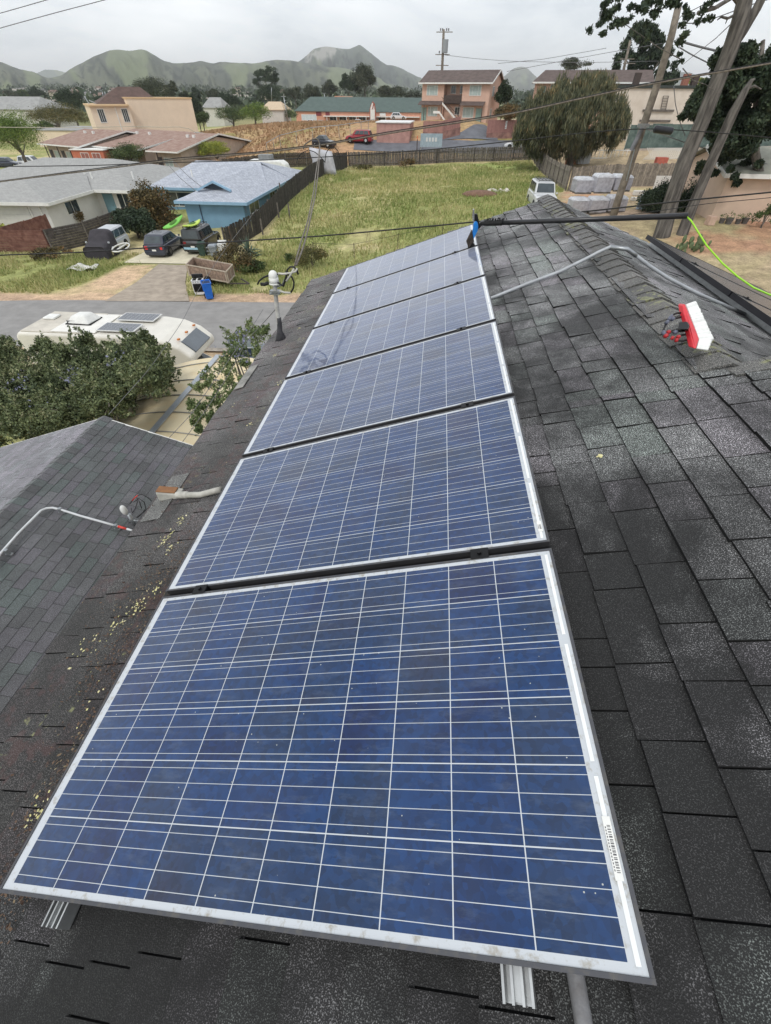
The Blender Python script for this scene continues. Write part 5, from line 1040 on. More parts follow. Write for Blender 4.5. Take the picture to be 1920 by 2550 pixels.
# ================================================================ white house
t_ = thing('white_house', 'white house with light grey hip roof and teal front door on the left', 'house', (-40, 55, 0)); ze = 2.5
WLL = mat('white_siding', (208, 208, 206), .8, .05, 1)
A, B, C_, D_ = (-44.4, 45.5, ze), (-35.6, 46.0, ze), (-35.9, 53.6, ze), (-44.6, 54, ze); r0, r1 = (-40.0, 49.6, 3.72), (-40.1, 56.5, 3.8)
m_ = MB(); roofpoly(m_, [A, B, r0], .1); roofpoly(m_, [B, C_, (-38.5, 57.5, 3.4), r1, r0], .1); roofpoly(m_, [A, r0, r1, (-44.6, 56, ze)], .1); m_.build('wing_roof', RFW, t_, True)
m_ = MB(); e0, e1 = (-54, 53.9, ze-.01), (-31.9, 53.9, ze-.01); p0, p1 = (-47, 63, 4.35), (-38.0, 63, 4.35)
roofpoly(m_, [e0, e1, p1, p0], .1); roofpoly(m_, [e1, (-31.9, 72, ze), p1], .1); roofpoly(m_, [(-31.9, 72, ze), (-54, 72, ze), p0, p1], .1); roofpoly(m_, [(-54, 72, ze), e0, p0], .1); m_.build('main_roof', RFW, t_, True)
m_ = MB()
for a, b in (((-44.5, 45.43), (-35.55, 45.93)), ((-35.53, 45.95), (-35.83, 53.8)), ((-35.8, 53.83), (-31.8, 53.83)), ((-31.82, 53.84), (-31.82, 72))): bar(m_, (*a, ze-.09), (*b, ze-.09), .08, .26)
m_.build('fascia', WHITEP, t_, True)
MB().box(-43.9, 46.5, -.3, -36.4, 54.8, ze-.12).build('wall', WLL, t_, True); MB().box(-53.4, 54.8, -.3, -32.5, 71.4, ze-.13).build('wall', WLL, t_, True)
window(t_, (-36.4, 49.2, 0), (-36.4, 51.2, 0), 1.05, 2.05, (1, 0, 0), world=True)
window(t_, (-34.0, 54.8, 0), (-32.7, 54.8, 0), .4, 2.1, (0, -1, 0), mull=(.5,), world=True, fw=.12)
door(t_, (-35.6, 54.8), (-34.6, 54.8), .05, 2.1, (0, -1, 0), mat('teal_door', (112, 146, 158), .6, .05), True)
m_ = MB(); m_.box(-42.9, 46.42, 0, -38.3, 46.49, 2.15)
for k in range(1, 6): m_.box(-42.9, 46.40, k*.36-.01, -38.3, 46.418, k*.36+.005)
m_.build('garage_door', mat('white_garage_door', (200, 200, 196), .6, .04), t_, True)
m_ = MB()
for x in (-43.05, -38.2, -37.1): m_.box(x, 46.38, 0, x+.12, 46.49, 2.3)
m_.build('garage_trim', WHITEP, t_, True)
for x, y, z in ((-39, 58, 3.7), (-37.6, 57, 3.5), (-33, 57.5, 3.6)): MB().tube([(x, y, z-.5), (x, y, z+.15)], .10, 8).build('roof_vent', WHITEP, t_, True)
# ================================================================ right hand house beyond the yard
t_ = thing('pink_house', 'pale pink stucco house with white fascia at the right edge behind the tree trunks', 'house', (24, 41, 3.4)); PNK = mat('pink_stucco', (206, 182, 162), .9, .05, 1.5, bump=.2, bscale=40)
c0 = gp(1766, 549); zb = float(c0[2])-.2; ztop = zon(1782, 432, c0)-.05; X0, Y0 = float(c0[0]), float(c0[1])
th = R(-3); e = np.array([math.cos(th), math.sin(th), 0]); n = np.array([-math.sin(th), math.cos(th), 0]); H0 = np.array([X0, Y0, 0])
def HB(s, d, z): p = H0+e*s+n*d; return (p[0], p[1], z)
MB().hexa([HB(0, 0, zb), HB(16, 0, zb), HB(16, 9, zb), HB(0, 9, zb)], [HB(0, 0, ztop), HB(16, 0, ztop), HB(16, 9, ztop), HB(0, 9, ztop)]).build('wall', PNK, t_, True)
m_ = MB(); roofpoly(m_, [HB(-.5, -.5, ztop+.12), HB(16.5, -.5, ztop+.12), HB(16.5, 4.5, ztop+1.35), HB(-.5, 4.5, ztop+1.35)], .1); roofpoly(m_, [HB(-.5, 9.5, ztop+.12), HB(-.5, 4.5, ztop+1.35), HB(16.5, 4.5, ztop+1.35), HB(16.5, 9.5, ztop+.12)], .1); m_.build('roof', mat('greenish_roof', (146, 146, 134), .92, .1, 2, bump=.3), t_, True)
m_ = MB(); bar(m_, HB(-.56, -.56, ztop+.03), HB(16.5, -.56, ztop+.03), .08, .26); bar(m_, HB(-.56, -.5, ztop+.05), HB(-.56, 4.5, ztop+1.28), .08, .24); m_.build('fascia', WHITEP, t_, True)
MB().add([HB(0.01, .01, ztop), HB(.01, 9, ztop), HB(.01, 4.5, ztop+1.2), HB(.2, .01, ztop), HB(.2, 9, ztop), HB(.2, 4.5, ztop+1.2)], [(0, 1, 2), (5, 4, 3), (0, 3, 4, 1), (1, 4, 5, 2), (2, 5, 3, 0)]).build('gable_wall', PNK, t_, True)
window(t_, HB(5.0, 0, 0)[:2]+(0,), HB(8.6, 0, 0)[:2]+(0,), zb+1.05, zb+2.35, tuple(-n), mull=(.5,), world=True, fw=.1)
# ================================================================ parked things in the lot and on the pallets
car('parked_offroader', 'white four wheel drive with roof rack half hidden behind the roof apex', 'car', G3(11.45, 52.0, -.35), R(-89), paint('white_car_paint', (206, 208, 210)), L=4.9, W=2.1, H=2.0, belt=1.15, hood=1.15, xs=(.72, .60, .03, .0), rack=True, group=None)
WRAP = mat('white_wrap', (214, 216, 220), .35, .08, 4, bump=.5, bscale=12, col2=(176, 178, 184), coat=.3); WR2 = mat('wrapped_bales', (168, 166, 172), .4, .18, 5, bump=.7, bscale=9, coat=.3)
def pallet(label, u, v, zb_, w=1.15, h=1.05, Y=None, rz=.1):
    p = gp(u, v) if Y is None else atY(u, v, Y); z = float(T(p[0], p[1]))+zb_; t = thing('wrapped_pallet', label, 'pallet load', (float(p[0]), float(p[1]), z), rz, 'plastic wrapped pallet loads by the fence')
    b = MB(); q = random.Random(int(u))
    for k in range(3): b.box(-w/2, -w/2+k*(w/2-.06), .0, w/2, -w/2+.12+k*(w/2-.06), .11)
    b.build('pallet_base', WOODG, t); m_ = MB(); nn = 6
    for k in range(nn): pass
    st = [(w*.5, .12), (w*.51, h*.5), (w*.50, h*.9), (w*.40, h)]
    V = []; N_ = 24
    for r_, z_ in st:
        for i in range(N_): a = 2*math.pi*i/N_; s_ = r_*(1/max(abs(math.cos(a)), abs(math.sin(a))))**.97*(1+q.uniform(-.012, .012)); V.append((s_*math.cos(a), s_*math.sin(a), z_+q.uniform(-.015, .015)))
    m_.add(V, [(j*N_+i, j*N_+(i+1) % N_, (j+1)*N_+(i+1) % N_, (j+1)*N_+i) for j in range(3) for i in range(N_)]); m_.build('load', WR2, t, smooth=False)
    c = MB(); V = []
    for r_, z_ in ((w*.515, h*.86), (w*.42, h+.02), (.01, h+.06)):
        for i in range(N_): a = 2*math.pi*i/N_; s_ = r_*(1/max(abs(math.cos(a)), abs(math.sin(a))))**.97; V.append((s_*math.cos(a), s_*math.sin(a), z_+q.uniform(-.012, .03)))
    c.add(V, [(j*N_+i, j*N_+(i+1) % N_, (j+1)*N_+(i+1) % N_, (j+1)*N_+i) for j in range(2) for i in range(N_)]); c.build('wrap_cover', WRAP, t, smooth=False)
    return t
for lb, u, v, zb_ in (('wrapped pallet load, lower left of the front row beside the roof edge', 1434, 530, 0), ('wrapped pallet load, lower middle of the front row', 1480, 529, 0), ('wrapped pallet load, lower right of the front row next to the leaning pole', 1526, 526, 0),
                      ('wrapped pallet load stacked on top at the left end', 1434, 520, 1.16), ('tallest wrapped pallet load, stacked on top in the middle', 1480, 519, 1.16), ('wrapped pallet load stacked on top at the right end', 1526, 515, 1.16)): pallet(lb, u, v, zb_, h=1.08 if 'tallest' not in lb else 1.25, w=1.42)
# clutter right of the pallets
JNK = mat('white_boards', (206, 204, 198), .7, .08, 3)
def gbox(name, label, cat, u, v, sx, sy, sz, m, rz=0, lift=0, tilt=0):
    p = gp(u, v); o = MB().box(-sx/2, -sy/2, 0, sx/2, sy/2, sz).build(name, m, bevel=.02); o.location = (float(p[0]), float(p[1]), float(p[2])+lift); o.rotation_euler = (tilt, 0, rz); return tag(o, label, cat)
gbox('white_sheet_panel', 'upright white panel leaning behind the dark bush near the grey fence', 'panel', 1640, 487, 1.5, .08, 1.5, JNK, .1, tilt=-.15)
gbox('white_plank', 'stack of white boards lying flat left of the upright white panel', 'boards', 1598, 486, 1.7, .5, .35, JNK, .1); gbox('white_plank', 'lower stack of white boards in front of the other stack', 'boards', 1590, 500, 1.4, .4, .25, JNK, -.2)
gbox('blue_sheet', 'tilted white and blue sheet leaning near the dark bush', 'sheet', 1595, 522, .8, .06, 1.1, mat('pale_blue_sheet', (176, 190, 206), .5, .15, 3), -.5, tilt=-.5)
# ================================================================ hillside buildings
def lbox(nm, parent, m, x0, y0, z0, x1, y1, z1, **k): return MB().box(x0, y0, z0, x1, y1, z1).build(nm, m, parent, **k)
APT = mat('salmon_stucco', (206, 172, 154), .9, .06, 2, bump=.2); BRF = mat('brown_shingle_roof', (96, 84, 80), .92, .2, 1.5, bump=.4, bscale=20); DKW = mat('dark_timber', (76, 66, 62), .85, .25, 5); TEAL = mat('pale_teal_door', (136, 160, 152), .6, .06)
PINKW = mat('dusty_pink_wall', (172, 132, 124), .9, .14, 1.2, bump=.2, col2=(186, 146, 136)); PINKF = mat('dusty_pink_board', (160, 118, 110), .85, .12, 3, isl=.12)
CURT = mat('curtained_glass', (168, 182, 178), .3, .12, 3)
fr = gp(1210, 307); W_, D_ = 13.2, 8.6; rz = R(-19)
t_ = thing('apartment_house', 'two storey salmon apartment house with outside stair on the hill', 'apartment house', (float(fr[0])-W_*math.cos(rz), float(fr[1])-W_*math.sin(rz), float(fr[2])-.1), rz); E_ = 5.5
lbox('wall', t_, APT, 0, 0, 0, 4.4, D_, E_-.02); lbox('wall', t_, APT, 8.0, 0, 0, W_, D_, E_-.02); lbox('wall', t_, APT, 4.41, 1.5, 0, 7.99, D_-.01, E_-.04); lbox('ground_wall', t_, APT, 4.41, .9, 0, 7.99, 1.49, 2.6)
m_ = MB(); roofpoly(m_, [(-.5, -.7, E_), (W_+.5, -.7, E_), (W_+.5, D_/2, E_+1.75), (-.5, D_/2, E_+1.75)], .12); roofpoly(m_, [(-.5, D_+.6, E_), (-.5, D_/2, E_+1.75), (W_+.5, D_/2, E_+1.75), (W_+.5, D_+.6, E_)], .12); rf = m_.build('roof', BRF, t_)
m_ = MB(); bar(m_, (-.55, -.75, E_-.08), (W_+.55, -.75, E_-.08), .07, .2); bar(m_, (W_+.53, -.72, E_-.06), (W_+.53, D_/2, E_+1.69), .07, .22); bar(m_, (W_+.53, D_/2, E_+1.69), (W_+.53, D_+.6, E_-.06), .07, .22); m_.build('trim', WHITEP, rf)
m_ = MB(); m_.add([(W_, .02, E_-.03), (W_, D_-.02, E_-.03), (W_, D_/2, E_+1.62), (W_-.2, .02, E_-.03), (W_-.2, D_-.02, E_-.03), (W_-.2, D_/2, E_+1.62)], [(0, 1, 2), (5, 4, 3), (0, 3, 4, 1), (1, 4, 5, 2), (2, 5, 3, 0)]); m_.build('gable', APT, t_)
for x0, x1, z0, z1 in ((1.0, 3.1, 3.85, 5.15), (9.4, 11.5, 3.85, 5.15), (1.45, 3.3, .95, 2.2), (8.5, 10.5, .85, 2.2)): window(t_, (x0, 0, 0), (x1, 0, 0), z0, z1, (0, -1, 0), mull=(.25, .75), gm=CURT)
window(t_, (5.3, 1.5, 0), (6.2, 1.5, 0), 4.1, 5.1, (0, -1, 0)); window(t_, (7.1, 1.5, 0), (7.8, 1.5, 0), 4.1, 5.1, (0, -1, 0)); window(t_, (6.6, .9, 0), (7.5, .9, 0), 1.2, 2.2, (0, -1, 0))
window(t_, (W_, 1.9, 0), (W_, 2.9, 0), 3.8, 5.0, (1, 0, 0)); window(t_, (W_, 1.9, 0), (W_, 2.9, 0), .8, 2.0, (1, 0, 0))
door(t_, (.15, 0), (1.0, 0), .05, 2.1, (0, -1, 0), TEAL); door(t_, (11.1, 0), (12.0, 0), .05, 2.1, (0, -1, 0), TEAL)
for x0, x1 in ((-.35, 4.3), (8.0, 12.6)): m_ = MB(); roofpoly(m_, [(x0, -1.15, 2.55), (x1, -1.15, 2.55), (x1, .0, 3.05), (x0, .0, 3.05)], .08); m_.build('awning_roof', BRF, t_)
lbox('balcony', t_, DKW, 4.41, -.05, 2.75, 7.99, .06, 3.85); lbox('balcony_floor', t_, DKW, 4.41, .065, 2.65, 7.99, 1.49, 2.78)
for x in (.9, 4.5, 7.9, 12.4): lbox('porch_post', t_, DKW, x, -1.12, 0, x+.1, -1.0, 2.5)
m_ = MB()
for k in range(13): m_.box(5.2+k*.24-.0, -1.1, 2.45-k*.2, 5.48+k*.24, -.15, 2.5-k*.2)
st_ = m_.build('stair', DKW, t_); m_ = MB(); bar(m_, (4.6, -1.14, 2.75), (7.9, -1.14, .35), .06, .34); st2 = m_.build('stair_side', WHITEP, st_); m_ = MB(); bar(m_, (4.4, -1.16, 3.6), (8.1, -1.16, 1.0), .05, .07)
for k in range(12): bar(m_, (4.6+k*.29, -1.16, 2.6-k*.205), (4.6+k*.29, -1.16, 3.5-k*.205), .03, .03)
m_.build('handrail', DKW, st_)
m_ = MB(); bar(m_, (2.9, -1.15, 1.5), (4.2, -1.15, 1.5), .08, .35); bar(m_, (4.2, -1.151, 1.45), (5.5, -1.151, .25), .08, .35); m_.build('lower_stair_side', WHITEP, st_)
fr = gp(1262, 300); rz = R(-8); t_ = thing('apartment_house', 'second salmon apartment house mostly hidden behind the drooping tree', 'apartment house', (float(fr[0]), 113.0, 6.0), rz); W2 = 19.5
lbox('wall', t_, APT, 0, 0, 0, W2, 8, 5.9); m_ = MB(); roofpoly(m_, [(-.6, -.9, 5.95), (W2+.6, -.9, 5.95), (W2+.6, 4, 7.6), (-.6+2, 4, 7.6)], .12); roofpoly(m_, [(-.6, 8.8, 5.95), (1.4, 4, 7.6), (W2+.6, 4, 7.6), (W2+.6, 8.8, 5.95)], .12); roofpoly(m_, [(-.6, -.9, 5.95), (1.4, 4, 7.6), (-.6, 8.8, 5.95)], .12); rf = m_.build('roof', BRF, t_)
m_ = MB(); bar(m_, (-.6, -.95, 5.85), (W2+.6, -.95, 5.85), .07, .22); m_.build('trim', WHITEP, rf)
for x in (2.8, 6.2): window(t_, (x, 0, 0), (x+1.9, 0, 0), 4.2, 5.6, (0, -1, 0), mull=(.25, .75), gm=CURT)
door(t_, (1.0, 0), (1.9, 0), 3.2, 5.4, (0, -1, 0), TEAL); lbox('balcony_floor', t_, mat('pink_deck', (150, 104, 96), .8, .1), 0, -1.2, 2.9, 4.5, -.01, 3.12)
m_ = MB(); bar(m_, (0, -1.18, 4.1), (4.5, -1.18, 4.1), .05, .06)
for k in range(14): bar(m_, (.1+k*.32, -1.18, 3.15), (.1+k*.32, -1.18, 4.08), .03, .03)
m_.build('railing', DKW, t_); window(t_, (2.6, 0, 0), (3.5, 0, 0), 1.0, 2.4, (0, -1, 0), mull=())
# garage with white flat roof
a, b = gp(938, 356), gp(1019, 358); rz = math.atan2(b[1]-a[1], b[0]-a[0]); L_ = float(np.hypot(*(b-a)[:2])); t_ = thing('flat_roof_garage', 'dusty pink garage with white flat roof behind the red car', 'garage', (float(a[0]), float(a[1]), float(min(a[2], b[2]))-.3), rz)
hz_ = zon(1019, 304, b)-float(min(a[2], b[2]))+.3; lbox('wall', t_, PINKW, 0, 0, 0, L_, 7, hz_-.16); lbox('roof', t_, mat('white_flat_roof', (222, 222, 220), .6, .06), -.15, -.15, hz_-.155, L_+.15, 7.15, hz_); lbox('garage_door', t_, PINKF, L_+.002, 1.2, .3, L_+.05, 5.2, 2.5)
def wallpx(name, label, cat, pts, h, m, th=.2, board=False, cap=None, dz=0):
    P = [gp(u, v) for u, v in pts]; t = thing(name, label, cat, P[0]); m_ = MB()
    for p, r_ in zip(P[:-1], P[1:]):
        e = (r_-p)/np.linalg.norm(r_-p); n = np.array([-e[1], e[0], 0])*th; z = np.array([0, 0, 1.])
        if board:
            L_ = float(np.linalg.norm(r_-p)); k = int(L_/.22); q = random.Random(1)
            for i in range(k): s0, s1 = p+e*(L_*i/k), p+e*(L_*(i+1)/k-.015); hh = h+q.uniform(-.02, .02); m_.hexa([s0-z*.2+z*dz, s1-z*.2+z*dz, s1+n-z*.2+z*dz, s0+n-z*.2+z*dz], [s0+z*(hh+dz), s1+z*(hh+dz), s1+n+z*(hh+dz), s0+n+z*(hh+dz)])
        else: m_.hexa([p-z*.4, r_-z*.4, r_+n-z*.4, p+n-z*.4], [p+z*h, r_+z*h, r_+n+z*h, p+n+z*h])
    m_.build('boards' if board else 'wall_face', m, t, True); return t
w1 = wallpx('retaining_wall', 'stained pink retaining wall right of the flat roofed garage', 'wall', [(1052, 351), (1100, 350), (1145, 338)], 1.15, mat('stained_block', (140, 104, 98), .9, .3, .9, bump=.3, col2=(168, 128, 116)))
wallpx('pink_fence', 'dusty pink board fence on top of the retaining wall below the apartment stair', 'fence', [(1052, 350), (1100, 349), (1144, 337)], 1.35, PINKF, .04, True, dz=1.152)
wallpx('retaining_wall', 'low stained block wall under the fence with the white sign', 'wall', [(1212, 345), (1300, 343)], .75, MATS['stained_block'])
pf = wallpx('pink_fence', 'dusty pink board fence carrying a small white sign right of the driveway', 'fence', [(1210, 343.5), (1300, 341.5)], 1.6, PINKF, .04, True, dz=.752)
p = gp(1253, 343); s0 = thing('notice_sign', 'small white notice sign on the dusty pink fence', 'sign', (float(p[0]), float(p[1])-.12, float(p[2])+1.2)); MB().box(-.32, -.02, 0, .32, .0, .72).build('board', WHITEP, s0); MB().box(-.32, -.02, .78, .32, .0, 1.05).build('board', WHITEP, s0)
m_ = MB(); q = random.Random(4)
for z0 in (.86, .55, .44, .2, .1): 
    x = -.24
    while x < .2: w = q.uniform(.03, .08); m_.box(x, -.026, z0, x+w, -.021, z0+.06); x += w+.03
m_.build('print', mat('print_grey', (96, 96, 100), .6, .1), s0)
car('parked_offroader', 'red sport utility car parked in front of the pink garage', 'car', G3(*gp(895, 356)[:2], .06), R(172), paint('red_paint', (150, 30, 40)), L=4.6, W=1.9, H=1.68, belt=1.0, hood=1.0, xs=(.74, .60, .08, .02), rims=mat('bright_rim', (210, 212, 214), .3, .05, metal=.6))
car('parked_beetle', 'small black rounded car at the end of the parking lot', 'car', G3(*gp(808, 366)[:2], .02), R(-22), paint('bluish_black_paint', (30, 34, 46)), L=4.1, W=1.75, H=1.5, belt=.92, hood=.86, xs=(.66, .54, .34, .10), rims=MATS['bright_rim'])
car('parked_car', 'white car half hidden behind the back fence at the parking lot', 'car', G3(*gp(1288, 372)[:2], .02), R(176), MATS['white_car_paint'], L=4.6, H=1.5)
# signs in the lot
def signboard(label, u, v, w, h, lift, m, Yt=None, posts=True, rz=0, name='signboard'):
    p = gp(u, v); t = thing(name, label, 'sign', p, rz); MB().box(-w/2, -.04, lift, w/2, .0, lift+h).build('board', m, t, bevel=.01)
    if posts:
        for x in (-w/2+.06, w/2-.06): MB().box(x-.05, .003, -.2, x+.05, .09, lift+h*.9).build('post', WOODG, t)
    return t
s_ = signboard('blue grey painted signboard standing behind the back fence', 1072, 384, 3.6, 1.7, .9, mat('faded_blue_board', (150, 168, 178), .7, .12, 3))
m_ = MB()
for k in range(4): m_.box(-.9+k*.5, -.055, 1.6, -.6+k*.5, -.042, 2.1)
m_.build('lettering_mark', mat('faded_white_print', (206, 208, 206), .7, .05), s_)
for k, (u, v) in enumerate(((1038, 376), (1047, 376))): 
    p = gp(u, v); t = thing('marker_post', ('dark marker post with orange top' if k == 0 else 'white topped marker post') + ' at the parking lot edge', 'post', p); MB().box(-.07, -.07, 0, .07, .07, 1.5).build('post', DKW if k == 0 else WHITEP, t); MB().box(-.075, -.075, 1.52, .075, .075, 1.95).build('reflector', mat('orange_reflector', (210, 120, 80), .5, .1) if k == 0 else WHITEP, t)
# strip mall
a = atY(739, 303, 250); b = atY(1062, 300, 250); x0, x1 = float(a[0]), float(b[0]); zb = 1.2; zt = float(atY(850, 277, 250)[2]); t_ = thing('strip_mall', 'long low orange shop row with dark green roof beyond the brown field', 'shop row', (x0, 250, zb)); Wm = x1-x0
ORW = mat('orange_stucco', (204, 150, 126), .9, .06, 1); GRF = mat('dark_green_roof', (84, 98, 94), .9, .1, .6); h = zt-zb
lbox('wall', t_, ORW, 0, 0, 0, Wm, 14, h-.02); m_ = MB(); hr = 4.4
roofpoly(m_, [(-.5, -.5, h), (Wm, -.5, h), (Wm, 9, h+hr), (5, 9, h+hr)], .2); roofpoly(m_, [(-.5, -.5, h), (5, 9, h+hr), (-.5, 16, h)], .2); m_.build('roof', GRF, t_)
lbox('canopy', t_, WHITEP, 12.5, -2.2, h-1.7, Wm-3, -.01, h-1.45); m_ = MB()
for k in range(7): lbox('canopy_post', t_, WHITEP, 14+k*4.3, -2.15, 0, 14.18+k*4.3, -1.95, h-1.72)
window(t_, (2.5, 0, 0), (9, 0, 0), .9, 2.6, (0, -1, 0), mull=(.25, .5, .75), gm=mat('bright_shop_glass', (196, 206, 210), .4, .1), fw=.15)
for k in range(6): window(t_, (15+k*4.3, 0, 0), (18+k*4.3, 0, 0), .6, 2.3, (0, -1, 0), fw=.1)
for x0_, x1_ in ((9.0, 11.4), (13.2, 15.0)): lbox('shop_board', t_, mat('maroon_board', (120, 52, 56), .6, .1), x0_, -.12, h-1.5, x1_, -.005, h-.3)
lbox('shop_board', t_, WHITEP, 37, -.12, h-1.3, 39.6, -.005, h-.35)
x = atY(928, 300, 246); t_ = thing('pylon_sign', 'tall brick coloured pylon sign with white panels in front of the shop row', 'sign', (float(x[0]), 246, 1.2)); zt = float(atY(928, 252, 246)[2])-1.2
lbox('pylon', t_, mat('brick_pylon', (160, 96, 80), .9, .15, 3), -1.3, 0, 0, 1.3, .6, zt-2.8); lbox('white_panel', t_, WHITEP, -.95, -.06, 1.2, .95, -.002, 4.6)
m_ = MB(); m_.prism([(-1.3, zt-2.75), (1.3, zt-2.75), (1.0, zt-.8), (.1, zt), (-.9, zt-1.4)], .05, .5); m_.build('top_panel', mat('rust_panel', (150, 84, 70), .8, .1), t_); m_ = MB(); m_.prism([(-1.0, zt-2.4), (-.2, zt-2.4), (.3, zt-.6), (-.2, zt-.5)], -.01, .045); m_.prism([(.25, zt-2.4), (.8, zt-2.4), (.7, zt-1.2)], -.01, .045); m_.build('white_mark', WHITEP, t_)
for lb, u, v, rzz, m_ in (('white car parked on the rise left of the flat garage roof', 992, 298, 0, MATS['white_car_paint']), ('silver car before the left end of the shop row', 803, 307, 0, MATS['silver_paint']), ('white car before the shop row windows', 778, 306, 0, MATS['white_car_paint']), ('white car near the middle of the shop row', 895, 305, 0, MATS['white_car_paint'])):
    Yc = 175 if '992' in str(u) else 238; p = atY(u, v, Yc); car('parked_car', lb, 'car', (float(p[0]), Yc, float(p[2])-.6 if Yc > 200 else float(p[2])), R(5), m_, L=4.8, H=1.6)
# building behind shop row
def fbox(name, label, cat, u0, u1, vt, Y, depth, m, zb=0, roof=None, rh=2, hip=2):
    a, b = atY(u0, vt, Y), atY(u1, vt, Y); t = thing(name, label, cat, (float(a[0]), Y, zb)); w, h = float(b[0]-a[0]), float((a[2]+b[2])/2)-zb
    lbox('wall', t, m, 0, 0, 0, w, depth, h-.02)
    if roof:
        q_ = MB(); roofpoly(q_, [(-.4, -.4, h), (w+.4, -.4, h), (w+.4-hip, depth/2, h+rh), (-.4+hip, depth/2, h+rh)], .15); roofpoly(q_, [(-.4, depth+.4, h), (-.4+hip, depth/2, h+rh), (w+.4-hip, depth/2, h+rh), (w+.4, depth+.4, h)], .15)
        roofpoly(q_, [(-.4, -.4, h), (-.4+hip, depth/2, h+rh), (-.4, depth+.4, h)], .15); roofpoly(q_, [(w+.4, -.4, h), (w+.4, depth+.4, h), (w+.4-hip, depth/2, h+rh)], .15); q_.build('roof', roof, t)
    return t, w, h
WTW = mat('offwhite_wall', (198, 196, 188), .85, .06, 1); TANW = mat('tan_stucco', (222, 204, 182), .9, .04, .6, bump=.15, bscale=30); GRR = mat('grey_flat_roof', (150, 150, 148), .9, .12, .7)
fbox('warehouse', 'low building with rust stained metal roof behind the shop row', 'building', 812, 888, 254, 300, 16, mat('rusty_metal', (156, 140, 122), .8, .25, .3), 1, mat('rust_streaked_roof', (160, 146, 128), .8, .25, .15, col2=(170, 110, 80)), 2.2, 4)
# motel row: three brown roofed units
BRR = mat('brown_tile_roof', (146, 114, 102), .92, .14, 1.2, bump=.4, bscale=18, col2=(160, 138, 126)); MOT = mat('motel_wall', (176, 162, 148), .88, .1, 1.5)
def unit(label, cA, cB, cC, ze):
    "eave corners: A front right, B back right, C front left, given in pixels at eave height"
    A, B, C = [atZ(u, v, ze) for u, v in (cA, cB, cC)]; A, B, C = [np.array([p[0], p[1], 0]) for p in (A, B, C)]
    e = (A-C); L_ = float(np.linalg.norm(e)); e = e/L_; n = np.array([-e[1], e[0], 0]); D_ = max(7., float((B-A)@n)); t = thing('motel_unit', label, 'motel', (float(C[0]), float(C[1]), float(T(C[0], C[1]))), math.atan2(e[1], e[0])); h = ze-float(T(C[0], C[1]))
    lbox('wall', t, MOT, .5, 1.4, -1, L_-.6, D_-.6, h-.05); rh = 1.9
    m_ = MB(); roofpoly(m_, [(0, 0, h), (L_, 0, h), (L_, D_/2, h+rh), (0, D_/2, h+rh)], .15); roofpoly(m_, [(0, D_, h), (0, D_/2, h+rh), (L_, D_/2, h+rh), (L_, D_, h)], .15); rf = m_.build('roof', BRR, t)
    m_ = MB(); bar(m_, (0, -.04, h-.07), (L_, -.04, h-.07), .06, .2); bar(m_, (L_+.03, 0, h-.05), (L_+.03, D_/2, h+rh-.06), .06, .24); bar(m_, (L_+.03, D_/2, h+rh-.06), (L_+.03, D_, h-.05), .06, .24); m_.build('trim', WHITEP, rf)
    m_ = MB(); m_.add([(L_-.6, 1.4, h-.05), (L_-.6, D_-.6, h-.05), (L_-.6, D_/2, h+rh-.5), (L_-.8, 1.4, h-.05), (L_-.8, D_-.6, h-.05), (L_-.8, D_/2, h+rh-.5)], [(0, 1, 2), (5, 4, 3), (0, 3, 4, 1), (1, 4, 5, 2), (2, 5, 3, 0)]); m_.build('gable', MOT, t)
    k = int(L_/4.2)
    for i in range(k):
        x = 1.0+i*4.2; door(t, (x, 1.4), (x+.9, 1.4), 0.02, 2.05, (0, -1, 0), mat('dark_door', (72, 66, 66), .7, .2)); window(t, (x+1.5, 1.4, 0), (x+3.2, 1.4, 0), .7, 1.95, (0, -1, 0), gm=CURT); lbox('porch_post', t, DKW, x+1.1, .1, -1, x+1.25, .25, h-.15)
    for x in (L_*.3, L_*.5): lbox('roof_vent', t, WHITEP, x, D_*.36, h+rh*.7, x+.45, D_*.36+.4, h+rh*.7+.45)
    return t
unit('brown roofed motel unit with gable end, nearest the yellow green bush', (442, 379), (524, 349), (362, 375), 2.7)
unit('middle brown roofed motel unit behind the dark green bush', (345, 373), (384, 335), (186, 360), 2.6)
unit('leftmost brown roofed motel unit behind the green street tree', (196, 366), (218, 334), (92, 357), 2.6)
# tan office building
a, b = atY(313, 246, 128), atY(476, 246, 136.5); rz = math.atan2(b[1]-a[1], b[0]-a[0]); t_ = thing('tan_building', 'tall blank tan building behind the brown roofed motel', 'building', (float(a[0]), 128, 0), rz); w = float(np.hypot(*(b-a)[:2])); h = float(a[2]+b[2])/2
lbox('blank_wall', t_, TANW, 0, 0, 0, w, 16, h); lbox('coping', t_, mat('tan_coping', (206, 178, 140), .8, .05), -.15, -.12, h+.002, w+.15, 16.1, h+.25)
a2, b2 = atY(226, 264, 126.5), atY(314, 264, 126.5); wl = float(b2[0]-a2[0]); x0 = float(a2[0])-float(a[0]); hl = float(a2[2]+b2[2])/2; lbox('side_wing', t_, TANW, x0, -1.5, 0, -.005, 14, hl); lbox('wing_eave', t_, mat('tan_coping', (0,0,0)), x0-.2, -2.1, hl+.002, -.01, 14.1, hl+.3)
for u0, u1 in ((242, 262), (293, 312)):
    p, r_ = atY(u0, 271, 126.5), atY(u1, 303, 126.5); window(t_, (float(p[0])-float(a[0]), -1.5, 0), (float(r_[0])-float(a[0])+.3, -1.5, 0), float(r_[2]), float(p[2]), (0, -1, 0), mull=(.33, .66), fw=.1)
lbox('downpipe', t_, WHITEP, x0+5.0, -1.62, 0, x0+5.15, -1.51, hl-.1)
